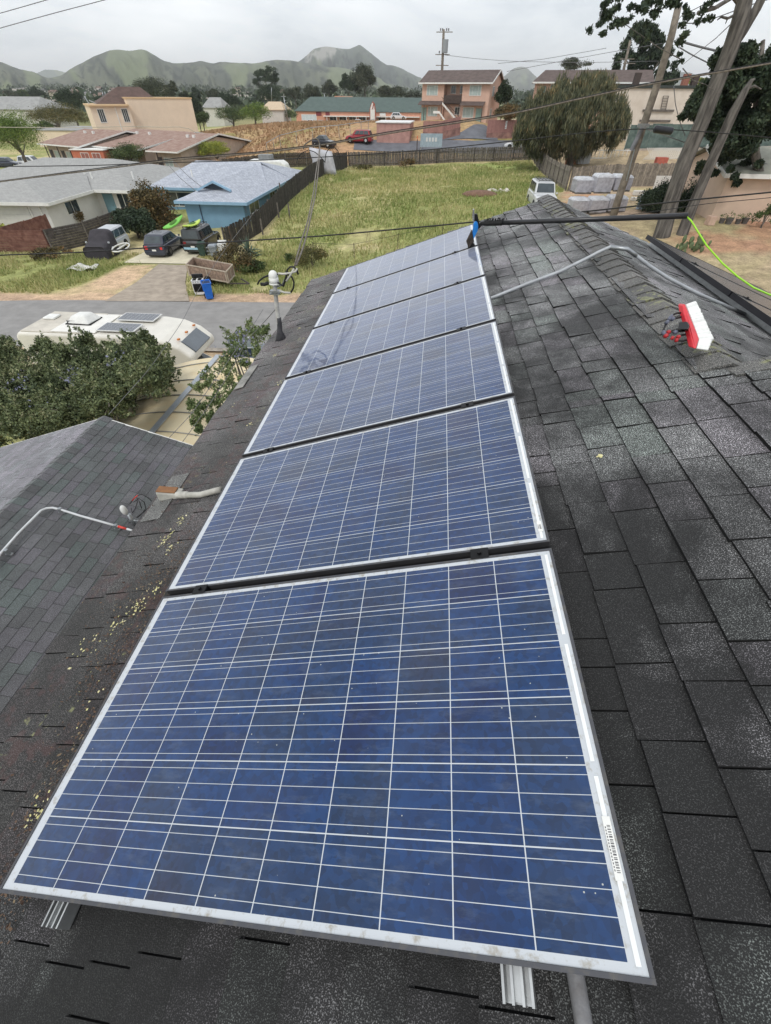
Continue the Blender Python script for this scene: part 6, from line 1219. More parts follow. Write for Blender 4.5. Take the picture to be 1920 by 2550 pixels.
m_ = MB(); roofpoly(m_, [(x0+2, 3, hl+.35), (8, 3, hl+.35), (5, 9, hl+3.2), (x0+8, 9, hl+3.2)], .15); roofpoly(m_, [(x0+2, 3, hl+.35), (x0+8, 9, hl+3.2), (x0+2, 15, hl+.35)], .15); roofpoly(m_, [(8, 3, hl+.35), (8, 15, hl+.35), (5, 9, hl+3.2)], .15); m_.build('hip_roof', mat('dark_brown_roof', (92, 74, 68), .9, .2, 1), t_)
t_, w, h = fbox('low_wing_building', 'low flat roofed tan building left of the tall tan one', 'building', 84, 226, 326, 135, 18, TANW, 0); lbox('roof', t_, GRR, -.2, -.2, h+.01, w+.2, 18.2, h+.2)
t_, w, h = fbox('white_hall', 'white hall with pale grey roof at the far left edge', 'building', -70, 92, 272, 210, 22, WTW, 0, GRR, 3.5, 5)
fbox('far_house', 'white two storey house between the dark trees right of the tan building', 'house', 505, 552, 268, 230, 10, WTW, 0, GRR, 3, 2); fbox('far_house', 'small house with pale tan roof peeping over the dark bushes', 'house', 650, 704, 273, 200, 10, WTW, 1, mat('pale_tan_roof', (196, 176, 150), .9, .1), 2, 2)
# building on the right hill with the screened fence
a, b = gp(1490, 345), gp(1900, 345); t_, w, h = fbox('hill_warehouse', 'long beige building with flat dark edged roof on the right hill', 'building', 1538, 2100, 221, 104, 20, mat('beige_render', (208, 196, 182), .9, .06, .8, col2=(216, 206, 194)), 3.5)
lbox('roof_edge', t_, mat('dark_green_edge', (56, 62, 60), .7, .1), -.2, -.25, h+.003, w+.2, 20.2, h+.35)
for k, (x, hh) in enumerate(((3.0, 1.5), (6.5, 1.0), (11, 1.4), (12.5, 1.2), (17, 1.3), (20, 1.1))): lbox('roof_box', t_, (DKW, GRR, mat('rust_box', (150, 100, 84), .8, .2))[k % 3], x, 2, h+.36, x+.9, 3, h+.36+hh)
m_ = MB(); 
p, r_ = atY(1652, 239, 103.9), atY(1664, 272, 103.9)
for x in (0, .55): bar(m_, (float(p[0])+x*1.5, 103.85, float(p[2])), (float(r_[0])-1.2+x*1.5, 103.85, float(r_[2])-.3), .09, .09)
for k in range(7): s_ = k/6; x = float(p[0])*(1-s_)+(float(r_[0])-1.2)*s_; bar(m_, (x, 103.84, float(p[2])*(1-s_)+(float(r_[2])-.3)*s_), (x+.83, 103.84, float(p[2])*(1-s_)+(float(r_[2])-.3)*s_), .06, .06)
tag(m_.build('wall_ladder', WOODG), 'wooden ladder leaning against the beige building', 'ladder')
m_ = MB(); p = atY(1600, 275, 103.8); 
for z in (0, -1.3): bar(m_, (float(p[0]), 103.78, float(p[2])+z), (float(p[0])+5.2, 103.78, float(p[2])+z), .10, .28)
tag(m_.build('scaffold_board', WOODG), 'two long scaffold boards in front of the beige building', 'boards')
t = fence('screened_fence', 'green screened fence along the foot of the beige building', 'fence', [(29.5, 88.5), (60, 92)], 2.9, mat('green_screen', (78, 96, 92), .8, .2, 1.5, col2=(104, 120, 114)), bw=3.0, ps=3.0, side=-1, rails=False, pm=mat('pale_post', (176, 180, 170), .6, .1), gap=.02)
MB().hexa([(29.5, 87.6, 1), (60, 91, 1), (60, 91.4, 1), (29.5, 88.0, 1)], [(29.5, 87.6, float(T(29.5, 88))+.3), (60, 91, float(T(60, 91))+.3), (60, 91.4, float(T(60, 91))+.3), (29.5, 88.0, float(T(29.5, 88))+.3)]).build('block_base', mat('grey_block', (168, 156, 146), .9, .15, 2), t, True)
# orange upright sheet, grey cabinet, ladder, lattice, by the drooping tree
o = gbox('orange_sheet', 'tall faded orange sheet leaning under the drooping tree', 'sheet', 1428, 410, 2.6, .15, 4.2, mat('faded_orange', (210, 150, 114), .8, .14, 1.2, col2=(190, 116, 78)), .15, tilt=-.08)
gbox('grey_cabinet', 'light grey metal cabinet right of the orange sheet', 'cabinet', 1449, 408, 1.7, 1.2, 3.6, mat('cabinet_grey', (172, 174, 174), .5, .08, 2), .1, tilt=-.05)
p = gp(1465, 400); m_ = MB()
for z in (.3, 1.2): bar(m_, (float(p[0])+.2, float(p[1]), float(p[2])+z), (float(p[0])+6.0, float(p[1])+.6, float(p[2])+z), .09, .10)
for k in range(11): s_ = k/10; bar(m_, (float(p[0])+.2+5.8*s_, float(p[1])+.6*s_, float(p[2])+.3), (float(p[0])+.2+5.8*s_, float(p[1])+.6*s_, float(p[2])+1.2), .06, .06)
tag(m_.build('lying_ladder', WHITEP), 'white ladder lying on its side right of the grey cabinet', 'ladder')
def lattice(label, u, v, w, h): 
    p = gp(u, v); m_ = MB(); k = int(w/.28)
    for i in range(-4, k):
        a0, a1 = i*.28, i*.28+h
        for s_ in (1, -1):
            x0, x1 = (a0, a1) if s_ > 0 else (a1, a0); z0, z1 = 0, h
            bar(m_, (float(p[0])+x0, float(p[1])-.01*s_, float(p[2])+z0), (float(p[0])+x1, float(p[1])-.01*s_, float(p[2])+z1), .05, .07)
    return tag(m_.build('lattice_panel', WHITEP), label, 'lattice')
lattice('white garden lattice left of the big tree trunk', 1622, 398, 4.6, 1.3)
gbox('red_crate', 'dusty red crate in front of the white lattice', 'crate', 1642, 413, 1.4, .9, .9, mat('dusty_red', (168, 92, 78), .8, .15, 3), 0)
gbox('grey_cylinder_base', 'pale concrete block standing at the pink house wall', 'block', 1765, 560, .5, .5, .55, mat('pale_block', (196, 168, 150), .9, .1), .2)
for k, (u, v, r_) in enumerate(((1795, 556, .2), (1812, 558, .26), (1835, 558, .2), (1852, 557, .24))):
    p = gp(u, v); t = thing('flower_pot', ('first', 'second', 'third', 'fourth')[k]+' dark plant pot from the left along the pink house wall', 'plant pot', p, 0, 'plant pots along the pink wall'); MB().tube([(0, 0, 0), (0, 0, r_*1.5)], [r_*.75, r_], 12).build('pot', mat('dark_pot', (92, 88, 86), .7, .2), t); leaves('leaves', [(0, 0, r_*2.1, r_*1.3, r_*1.3, r_*1.0, 60)], .1, leafmat('pot_green', (70, 84, 52), (120, 130, 84)), t, world=False)
# chain link fence on the brown slope
pts = [gp(u, v) for u, v in ((668, 392), (700, 372), (780, 352), (845, 346), (900, 338), (935, 330))]; t = thing('chain_link_fence', 'thin chain link fence crossing the brown slope left of the black car', 'fence', pts[0]); m_ = MB()
m_.tube([(p[0], p[1], float(T(p[0], p[1]))+1.8) for p in pts], .04, 4); m_.build('top_rail', GALV, t, True)
for a, b in zip(pts[:-1], pts[1:]):
    for s_ in (0, .5): p = a+(b-a)*s_; z = float(T(p[0], p[1])); MB().cyl((p[0], p[1], z), (p[0], p[1], z+1.85), .045, 6).build('post', GALV, t, True)
# wire fence at the near edge of the lot
pts = [gp(*q_) for q_ in ((782, 642), (882, 645), (990, 621), (1100, 596))]; t = thing('wire_fence', 'low wire fence on thin stakes along the near side of the grass lot', 'fence', pts[0])
for z in (1.05, ): MB().tube([(p[0], p[1], float(p[2])+z) for p in pts], .012, 4).build('wire', BWIRE, t, True)
for p in pts: MB().cyl((p[0], p[1], float(p[2])-.1), (p[0]+.03, p[1], float(p[2])+1.15), .03, 6).build('stake', mat('rusty_stake', (78, 66, 58), .9, .2), t, True)
for k, (u, v) in enumerate(((722, 545), (700, 490), (655, 585), (695, 543))):
    p = gp(u, v); o = MB().box(-.06, -.06, -.1, .06, .06, 1.3).build('stake', WOODG); o.location = [float(x) for x in p]; tag(o, ('short stake standing alone in the grass before the dark fence', 'stake nearest the far end of the dark fence', 'taller stake leaning by the near end of the dark fence', 'stake between the other grey stakes at the dark fence')[k], 'stake', 'loose stakes by the dark fence')
# white sheet caught on the corner of the back fence, camper beyond it
p = gp(805, 437); m_ = MB(); q = random.Random(3); V = []
for j in range(5):
    for i in range(5): V.append((float(p[0])-1.6+i*.75+j*.12, float(p[1])+q.uniform(-.15, .15), float(p[2])+2.9-j*.62-i*.10))
m_.add(V, [(j*5+i, j*5+i+1, (j+1)*5+i+1, (j+1)*5+i) for j in range(4) for i in range(4)]); o = m_.build('torn_sheet', mat('pale_cloth', (190, 190, 196), .7, .15, 2), smooth=True); o.modifiers.new('s', 'SOLIDIFY').thickness = .03; tag(o, 'torn pale sheet draped over the far corner of the dark fence', 'cloth')
a, b = atY(612, 400, 76), atY(712, 400, 76); t = thing('camper_trailer', 'white rounded camper behind the roof of the blue house', 'camper', (float(a[0]), 76, .4)); w = float(b[0]-a[0]); MB().prism([(0, .6), (0, 2.6), (.4, 2.9), (w-1.0, 2.9), (w-.3, 2.5), (w, 1.8), (w, .6)], 0, 2.3).build('body', WHITEP, t, bevel=.15, seg=3); MB().box(w*.30, .4, 2.92, w*.62, 1.7, 3.5).build('roof_unit', mat('grey_unit', (128, 130, 130), .7, .15), t, bevel=.05)
m_ = MB().box(w*.72, -.02, 1.5, w*.86, -.003, 2.1).build('side_window', GLASS, t)
for x in (w*.4, ): MB().cyl((x, -.05, .35), (x, .2, .35), .35, 14).build('wheel', BLACKRUB, t)
# street far left with two cars
car('parked_car', 'dark car at the far left edge behind the tan orange fence', 'car', G3(*gp(25, 417)[:2]), R(8), MATS['navy_paint'], L=4.8, H=1.5); car('parked_offroader', 'white pickup style car behind the tan orange fence', 'car', G3(*gp(86, 417)[:2]), R(5), MATS['white_car_paint'], L=4.9, W=1.9, H=1.75, belt=1.0, hood=1.0, xs=(.72, .58, .1, .03))
p = gp(232, 420); t = thing('orange_shed', 'small orange red shed with white trimmed flat roof behind the white house', 'shed', (float(p[0]), float(p[1]), 0)); MB().box(-3.2, 0, 0, 3.2, 3, 2.2).build('wall', mat('orange_red_wall', (186, 112, 88), .8, .1, 2), t); MB().box(-3.4, -.2, 2.21, 3.4, 3.2, 2.36).build('roof', WHITEP, t)
for x in (-1.4, .9): window(t, (x, 0, 0), (x+1.5, 0, 0), .7, 1.8, (0, -1, 0), mull=(.5,), gm=mat('curtain_red', (150, 100, 90), .7, .1))
# ================================================================ trees, bushes, grasses
def depth(P): return float(RW[2] @ (np.array(P)-CAM))
def pxm(P): return depth(P)/F            # metres per photo pixel at a point
def dist(P): return float(np.linalg.norm(np.array(P)-CAM))
LM = dict(
 dark=leafmat('foliage_dark', (38, 52, 40), (62, 76, 54), (84, 92, 66)), euc=leafmat('foliage_gum', (54, 62, 50), (84, 90, 70), (110, 106, 84)),
 mid=leafmat('foliage_mid', (54, 70, 44), (84, 100, 56), (120, 126, 76)), olive=leafmat('foliage_olive', (70, 72, 44), (104, 100, 60), (136, 116, 76)),
 yellow=leafmat('foliage_yellow', (104, 116, 44), (150, 156, 64), (186, 184, 92)), fresh=leafmat('foliage_fresh', (70, 92, 40), (112, 134, 60), (160, 168, 88)),
 rusty=leafmat('foliage_rusty', (66, 64, 44), (112, 96, 60), (150, 106, 72)), broom=leafmat('foliage_broom', (62, 70, 54), (112, 112, 84), (156, 132, 94), scale=.8),
 cean=leafmat('foliage_ceanothus', (70, 82, 58), (120, 130, 90), (172, 168, 134), scale=1.3), cean2=leafmat('foliage_light_twig', (74, 92, 58), (122, 136, 88), (170, 172, 130), scale=1.5), agave=leafmat('foliage_agave', (84, 104, 90), (120, 136, 114), (150, 160, 130)))
def ptree(name, label, cat, u0, u1, vt, vb, Y, lm, n=3000, k=.34, nc=16, ls=None, trunk=True, asp=.55, droop=0, base=None, group=None, seed=1, flat=.8, bark=BARK, shell=.35, deep=1.0, z0=None):
    "tree or shrub whose crown spans the given photo box at distance Y"
    uc, vc = (u0+u1)/2, (vt+vb)/2; C_ = atY(uc, vc, Y); m = pxm(C_)
    rx = (u1-u0)/2*m; top, bot = atY(uc, vt, Y), atY(uc, vb, Y); rz = float(top[2]-bot[2])/2; cz = float(top[2]+bot[2])/2
    bx, by = float(C_[0]), float(C_[1]); gz = float(T(bx, by)) if z0 is None else z0; t = thing(name, label, cat, (bx, by, gz), 0, group)
    ls = ls or max(.05, 2.6*m)
    cl = clumpset((bx, by, cz), (rx*.98, rx*.9*deep, rz), int(nc*1.4), k*1.25, n*1.9/nc, flat, seed)
    leaves('crown', cl, ls*.85, LM[lm], t, asp, droop, shell)
    if trunk:
        tr = MB(); r = max(.05, rx*.07); q = random.Random(seed); tr.tube([(bx, by, gz-.3), (bx+q.uniform(-.1, .1)*rx, by, (gz+cz)/2), (bx, by, cz+rz*.3)], [r, r*.75, r*.3], 7)
        for i in range(5):
            a = q.random()*6.28; z = cz-rz*.7+q.random()*rz*.9; tr.tube([(bx, by, z-rz*.2), (bx+math.cos(a)*rx*.6, by+math.sin(a)*rx*.5, z+rz*.35)], [r*.45, r*.12], 5)
        tr.build('trunk', bark, t, True, smooth=True)
    return t
# near shrubs on the left, traced as clumps of the real canopy
def shrub(name, label, P0, clumps, lm, ls, n, stems=6, asp=.5, up=.3, seed=1, fill=1.0):
    "leafy twigs growing out of every part of the canopy, on stems from the foot"
    t = thing(name, label, 'shrub', P0); q = np.random.RandomState(seed); out = []; tw = MB(); rr = random.Random(seed)
    for u, v, ru, Y in clumps:
        C0 = atY(u, v, Y); r = ru*pxm(C0)*(1 if n > 1500 else .95)
        for k in range(max(6, int(n/70))):
            a = q.normal(size=3); a[2] = abs(a[2])*.9+.25; a /= np.linalg.norm(a); s0 = C0+q.normal(size=3)*r*.38*fill; L_ = r*q.uniform(.5, 1.15); b = q.normal(size=3)*.25
            m_ = int(70); f = q.rand(m_)**.8; p = s0+a*L_*f[:, None]+b*L_*(f**2)[:, None]+q.normal(size=(m_, 3))*ls*.75*(1.2-f)[:, None]
            d = a*.6+q.normal(size=(m_, 3))*.8; d /= np.linalg.norm(d, axis=1)[:, None]; w = np.cross(d, q.normal(size=(m_, 3))); w /= np.linalg.norm(w, axis=1)[:, None]
            s_ = (ls*(.55+.8*q.rand(m_)))[:, None]; out.append(np.stack([p-d*s_*.5, p+w*s_*asp*.5, p+d*s_*.5, p-w*s_*asp*.5], 1))
            if k % 4 == 0: tw.tube([s0-a*r*.3, s0+a*L_*.5, s0+a*L_+b*L_], [.012, .008, .003], 4, False)
    npmesh('foliage', np.concatenate(out), 4, LM[lm], t, True); t0 = tw.build('twigs', BARK, t, True); t0['kind'] = 'stuff'; tr = MB()
    for i in range(stems):
        u, v, ru, Y = clumps[rr.randrange(len(clumps))]; P = atY(u, v, Y); b = (P0[0]+rr.uniform(-.6, .6), P0[1]+rr.uniform(-.5, .5), P0[2]-.1)
        tr.tube([b, ((b[0]+P[0])/2+rr.uniform(-.2, .2), (b[1]+P[1])/2, (b[2]+P[2])*.45), tuple(P)], [.06, .045, .012], 6)
    tr.build('stems', BARK, t, True, smooth=True); return t
big = []
q = random.Random(4)
top = [(0, 845), (40, 840), (90, 850), (140, 835), (190, 845), (230, 815), (270, 850), (320, 850), (350, 820), (385, 850), (400, 880), (395, 930)]
for i in range(95):
    u = q.uniform(-60, 395); tv = np.interp(u, [-60, 0, 90, 150, 215, 250, 300, 345, 372, 395], [875, 878, 890, 878, 892, 900, 902, 885, 890, 925])
    bv = np.interp(u, [-60, 0, 200, 260, 330, 395], [1120, 1090, 1050, 1025, 960, 945]); f = q.random()
    v = tv+(bv-tv)*f; Y = 12.9-3.9*f+q.uniform(-.5, .5); big.append((u, v, 36, Y))
for u, v in ((214, 838), (352, 832), (372, 845), (288, 866), (392, 880), (20, 852), (110, 850)): big.append((u, v+14, 17, 13.2))
shrub('flowering_shrub', 'large dark green shrub with tiny leaves in front of the motorhome', atY(150, 1020, 10.5)*np.array([1, 1, 0]), big, 'cean', .085, 2300, 26, seed=2, fill=1.3)
sm = [(628, 822, 20, 12.6), (655, 828, 14, 12.4), (608, 838, 22, 12), (575, 850, 22, 11.4), (640, 845, 26, 11.6), (600, 868, 26, 11), (640, 880, 18, 10.8), (585, 890, 22, 10.6), (565, 905, 18, 10.2), (610, 905, 14, 10)]
shrub('flowering_shrub', 'small leafy shrub beside the cable mast above the road', (-4.0, 11.8, 0), sm, 'cean2', .06, 900, 9, seed=3, fill=1.0)
sm = [(560, 925, 20, 8.8), (520, 945, 20, 8.6), (575, 950, 22, 8.4), (540, 965, 24, 8.2), (500, 965, 14, 8.4), (475, 1010, 12, 8), (505, 1015, 16, 7.9), (545, 1000, 22, 7.8), (490, 1045, 14, 7.7), (520, 1040, 18, 7.6), (500, 1070, 13, 7.5), (580, 985, 18, 7.9)]
shrub('flowering_shrub', 'arching shrub between the cream canopy and the roof eave', (-2.9, 7.9, 0), sm, 'cean2', .05, 900, 9, seed=5, fill=1.4)
# small violet flower heads
V = []
for P0, nn in (((40, 960), 40), ((90, 1010), 40), ((180, 940), 30), ((300, 900), 30), ((30, 1060), 30), ((612, 840), 26), ((590, 880), 30), ((545, 940), 20)):
    for i in range(nn):
        P = atY(P0[0]+nr.normal()*22, P0[1]+nr.normal()*18, (10.0 if P0[0] < 400 else 9.4)+nr.normal()*.3); s = .013
        for j in range(3): d = nr.normal(size=(2, 3))*s; V.append(np.stack([P-d[0], P+d[1], P+d[0], P-d[1]])+nr.normal(size=3)*.02)
o = npmesh('blossom', np.array(V), 4, leafmat('violet_blossom', (112, 114, 140), (134, 136, 158), (150, 150, 168))); tag(o, 'tiny violet blossom heads scattered over the dark shrubs', 'blossom', kind='stuff')
# agave and shrubs by the wooden trailer
p = gp(628, 668); t = thing('agave', 'spiky blue green agave beside the dark fence end', 'agave', p); m_ = MB(); q = random.Random(6)
for i in range(70):
    a = q.random()*6.28; e_ = q.uniform(-.25, 1.45); L_ = q.uniform(.9, 1.35); b = np.array([p[0], p[1], p[2]+.5+.9*(i/70)]); d = np.array([math.cos(a)*math.cos(e_), math.sin(a)*math.cos(e_), math.sin(e_)]); s_ = np.cross(d, [0, 0, 1]); s_ = s_/np.linalg.norm(s_)*.055
    c = b+d*L_*.5; tip = b+d*L_-np.array([0, 0, .1]); m_.add([b-s_*.6, b+s_*.6, c+s_, tip, c-s_], [(0, 1, 2, 3, 4)])
m_.build('blades', LM['agave'], t, True); MB().tube([(p[0], p[1], p[2]-.1), (p[0], p[1], p[2]+1.4)], [.16, .1], 8).build('stem', BARK, t, True)
def gshrub(name, label, u, v, w, h, lm, n=1800, ls=.13, seed=1, nc=10, k=.42, up=.3, stems=True):
    p = gp(u, v); t = thing(name, label, 'bush', p); cl = clumpset((p[0], p[1], p[2]+h*.5), (w/2, w/2*.9, h*.55), nc, k, n/nc, .9, seed); leaves('foliage', cl, ls, LM[lm], t, .5, 0, .3, up=up)
    if stems:
        m_ = MB(); q = random.Random(seed)
        for i in range(5): m_.tube([(p[0]+q.uniform(-.1, .1), p[1], p[2]-.1), (p[0]+q.uniform(-.3, .3)*w, p[1]+q.uniform(-.3, .3)*w, p[2]+h*.7)], [.04, .012], 5)
        m_.build('stems', BARK, t, True)
    return t
gshrub('bush', 'rusty green bush between the wooden trailer and the agave', 590, 676, 3.6, 1.9, 'rusty', 4200, .14, 2, 18); gshrub('bush', 'low dark green bush at the foot of the agave', 630, 678, 2.6, 1.0, 'mid', 2600, .14, 7)
gshrub('bush', 'round bronze green bush standing alone near the wire fence', 777, 664, 2.5, 1.55, 'olive', 3800, .11, 3, 16); gshrub('bush', 'tiny green bush left of the round bronze bush', 718, 652, 1.2, .7, 'mid', 700, .12, 4)
gshrub('bush', 'pink tipped tall bush against the white house wall', 190, 560, 2.0, 2.0, 'rusty', 1800, .15, 5); gshrub('bush', 'yellow flowering plant behind the red brown fence', 122, 586, 1.2, .7, 'yellow', 400, .12, 6); gshrub('bush', 'green yellow bush at the left edge behind the red brown fence', 10, 600, 3.0, 1.3, 'yellow', 1200, .2, 6)
gshrub('bush', 'dry shrub in front of the dark fence left of the covered minivan', 140, 645, 3.2, .9, 'rusty', 1500, .18, 8); gshrub('bush', 'low bush against the back fence of the grass lot', 1015, 418, 2.8, 1.1, 'rusty', 900, .25, 9, stems=False); gshrub('bush', 'flat bush left of the low bush along the back fence', 905, 425, 3.0, .8, 'olive', 700, .25, 10, stems=False)
gshrub('bush', 'leafy shrub by the window of the pink house', 1895, 568, 1.6, 1.5, 'mid', 1500, .12, 11, up=1.2)
ptree('garden_tree', 'bushy garden tree with red tinged leaves between the white and blue houses', 'tree', 318, 422, 458, 585, 50.5, 'rusty', 9000, nc=26, seed=4, ls=.24); ptree('garden_tree', 'dark green bush tree at the corner of the minivan fence', 'tree', 285, 378, 505, 598, 46, 'dark', 7000, nc=18, seed=5, ls=.22)
# white house yard, tall whippy twigs
# street trees and the dense background row
ptree('street_tree', 'leafy yellow green street tree at the far left edge', 'tree', -40, 100, 272, 398, 84, 'fresh', 9000, nc=34, seed=6, k=.36); ptree('bush', 'dark green bush in front of the middle motel unit', 'bush', 276, 372, 352, 412, 98, 'mid', 5000, nc=20, seed=7); ptree('bush', 'yellow green bush beside the gable end of the motel', 'bush', 494, 578, 344, 400, 100, 'yellow', 4500, nc=18, seed=8)
ptree('hedge_tree', 'wide olive brown tree mass left of the tan building', 'tree', 60, 212, 258, 320, 170, 'olive', 7000, nc=34, seed=9, k=.3); ptree('conifer', 'dark spreading conifer above the olive tree mass', 'tree', 132, 208, 214, 278, 215, 'dark', 5000, nc=22, seed=10); ptree('bush', 'dark bushes beside the low tan building', 'bush', 86, 130, 300, 324, 150, 'mid', 1500, nc=8, seed=11)
ptree('round_tree', 'rounded brown green tree behind the tan building', 'tree', 334, 424, 190, 258, 235, 'euc', 6000, nc=26, seed=12); ptree('round_tree', 'narrow tree touching the right side of the rounded one', 'tree', 412, 446, 197, 250, 240, 'euc', 2500, nc=12, seed=13)
for i, (lb, u0, u1, vt, vb, Y, lm) in enumerate((('small dark tree right of the narrow one', 446, 478, 225, 262, 245, 'euc'), ('dark tree against the right edge of the tan building', 474, 508, 232, 325, 150, 'dark'), ('green bush at the foot of the tan building', 482, 522, 272, 318, 148, 'mid'),
    ('thin brown tree left of the far white house', 515, 548, 218, 252, 300, 'euc'), ('slim tree above the far white house', 474, 500, 220, 252, 320, 'dark'), ('dark conifer right of the far white house', 545, 600, 222, 282, 250, 'dark'), ('wide dark green bush mass right of the far white house', 540, 612, 252, 312, 185, 'mid'),
    ('green bush mass above the brown field', 596, 668, 254, 306, 180, 'fresh'), ('dark bush mass left of the shop row', 655, 738, 262, 306, 205, 'mid'), ('dark tree below the tall open tree', 640, 712, 205, 262, 270, 'dark'), ('shaggy grey tree in the background row', 706, 762, 212, 252, 330, 'euc'), ('brownish tree in the background row', 755, 800, 208, 255, 335, 'euc'),
    ('taller grey green tree left of the big double crowned tree', 796, 842, 196, 250, 340, 'euc'), ('grey tree right of the big double crowned tree', 938, 986, 210, 250, 330, 'euc'), ('round tree at the right end of the background row', 974, 1006, 215, 245, 325, 'euc'), ('small grey tree beside the apartment house', 1010, 1032, 225, 248, 420, 'euc'), ('second small grey tree beside the apartment house', 1028, 1050, 224, 250, 430, 'euc'),
    ('distant dark tree above the white hall', 72, 112, 212, 256, 420, 'dark'), ('distant tree left of the white hall', 0, 48, 225, 256, 430, 'euc'), ('distant pale tree mass above the hall roof', 40, 80, 222, 252, 450, 'mid'), ('far dark tree in the town left of the tan roof', 232, 288, 236, 256, 330, 'dark'))):
    ptree('background_tree', lb, 'tree', u0, u1, vt, vb, Y, lm, 2600, nc=13, seed=20+i, ls=None, group='trees in the background row')
ptree('tall_open_tree', 'tall ragged open crowned tree in front of the hills', 'tree', 622, 700, 148, 238, 300, 'dark', 4200, nc=26, k=.2, seed=45, flat=.6)
t = ptree('double_crown_tree', 'big double crowned tree below the cloudy peak', 'tree', 872, 940, 152, 240, 330, 'euc', 8000, nc=30, seed=46, k=.34); ptree('double_crown_tree', 'lower left crown next to the big double crowned tree', 'tree', 846, 892, 184, 240, 328, 'dark', 3800, nc=18, seed=47)
ptree('conifer', 'dark pointed conifer against the apartment house side wall', 'tree', 1236, 1274, 204, 272, 112, 'dark', 3500, nc=16, seed=48, ls=.3); ptree('round_hedge', 'clipped round brown green hedge beside the apartment house', 'bush', 1226, 1300, 258, 304, 105, 'rusty', 4200, nc=20, seed=49, ls=.25, trunk=False)
ptree('gum_tree', 'small ragged tree above the second apartment roof', 'tree', 1398, 1470, 140, 178, 170, 'euc', 2600, nc=14, seed=51, droop=.4)
ptree('round_tree', 'small yellow green tree on the hill right of the gum tree', 'tree', 1706, 1754, 188, 218, 150, 'yellow', 1200, nc=10, seed=52)
# hills far right covered by the cypress; dark bush at the trunks
ptree('dark_bush', 'dense dark green bush around the foot of the leaning trunks', 'bush', 1606, 1700, 452, 545, 45, 'dark', 9000, nc=30, seed=53, ls=.16, k=.34, flat=1, trunk=False); ptree('dark_bush', 'right half of the dense dark bush behind the leaning trunks', 'bush', 1690, 1790, 445, 560, 45.5, 'dark', 9000, nc=30, seed=54, ls=.16, k=.34, flat=1, trunk=False)
# the big drooping tree: bunches of hanging needles
t = thing('drooping_tree', 'huge rounded drooping she oak behind the grey picket fence', 'tree', (*atY(1425, 400, 80)[:2], 3.2)); cl = []; q = random.Random(8); Yc = 82
outl_u = [1290, 1305, 1345, 1400, 1450, 1500, 1530, 1552, 1560]; otop = [330, 262, 230, 205, 192, 186, 205, 260, 300]; obot = [350, 372, 392, 396, 385, 372, 362, 352, 335]
for i in range(330):
    u = q.uniform(1288, 1560); f = q.random(); tv = np.interp(u, outl_u, otop); bv = np.interp(u, outl_u, obot); v = tv+6+(bv-tv-12)*f; w = math.sin(math.pi*min(1, max(0, (u-1285)/280)))**.6*math.sin(math.pi*min(.97, .12+.8*f))
    P = atY(u, v, Yc-w*8.0+q.uniform(-.5, 2.5)); r = q.uniform(.7, 1.25); cl.append((P[0], P[1], P[2], r*.7, r*.7, r*1.1, 170))
leaves('crown', cl, .62, LM['broom'], t, .15, 2.0, .3)
m_ = MB(); b = atY(1425, 402, 81); c = atY(1425, 300, 81); m_.tube([tuple(b-np.array([0, 0, 1.5])), tuple((b+c)/2), tuple(c)], [.5, .42, .2], 8)
for i in range(7): P = atY(*((1340+i*30), 270+(i % 3)*25), 80); m_.tube([tuple((b+c)/2), tuple((P+(b+c)/2)/2+np.array([0, 0, .5])), tuple(P)], [.25, .16, .05], 6)
m_.build('trunk', BARK, t, True, smooth=True)
# leaning trunks and the cypress
YT = 37.5
def ptube(m_, pts, n=8): m_.tube([atY(u, v, Y) for u, v, r, Y in pts], [r*.80*pxm(atY(u, v, Y)) for u, v, r, Y in pts], n); return m_
t = thing('cypress_tree', 'tall leaning cypress with two grey trunks beyond the roof ridge', 'tree', atY(1650, 592, YT)); TB = barkmat('smooth_grey_trunk', (82, 79, 76), (116, 112, 107), (3.2, 3.2, .5))
m_ = ptube(MB(), [(1636, 620, 29, YT), (1650, 580, 24, YT), (1672, 500, 22, YT), (1706, 400, 23, YT), (1750, 300, 22, YT), (1788, 200, 22, YT), (1820, 120, 23, YT), (1846, 40, 24, YT), (1862, -40, 20, YT), (1868, -140, 15, YT)], 14); m_.build('trunk', TB, t, True, smooth=True)
ptube(MB(), [(1816, 130, 14, YT), (1850, 78, 14, YT), (1885, 20, 13, YT), (1915, -40, 12, YT), (1950, -120, 9, YT)], 10).build('limb', TB, t, True, smooth=True)
ptube(MB(), [(1850, 20, 7, YT), (1826, -8, 6, YT), (1780, 20, 5.5, YT-1), (1738, 32, 5, YT-1.6)], 8).build('limb', TB, t, True, smooth=True)
ptube(MB(), [(1832, 36, 4, YT), (1812, 46, 3.6, YT), (1796, 42, 3, YT), (1786, 50, 1.5, YT)], 6).build('dead_branch', TB, t, True, smooth=True); ptube(MB(), [(1812, 46, 2.4, YT), (1806, 60, 1, YT)], 5).build('dead_branch', TB, t, True)
for pts in ([(1820, 60), (1780, 95), (1742, 130), (1700, 160)], [(1700, 150), (1640, 120), (1560, 60), (1500, 20)], [(1860, -30), (1760, -60), (1640, -50), (1520, 0), (1480, 60)], [(1700, 170), (1722, 200), (1760, 210), (1790, 235)], [(1790, 20), (1752, 10), (1700, 40), (1660, 90)]):
    ptube(MB(), [(u+4*math.sin(i*2.2), v, 1.5-.3*i, YT-1.5) for i, (u, v) in enumerate(pts)], 5).build('thin_branch', TB, t, True)
def pcl(lst, n, Y, seed=1, jy=1.2):
    q = random.Random(seed); o = []
    for u, v, r in lst:
        P = atY(u, v, Y+q.uniform(-jy, jy)); k = r*pxm(P); o.append((P[0], P[1], P[2], k, k*.8, k*.8, n*(r/10.)**1.5))
    return o
tips = []
q = random.Random(14)
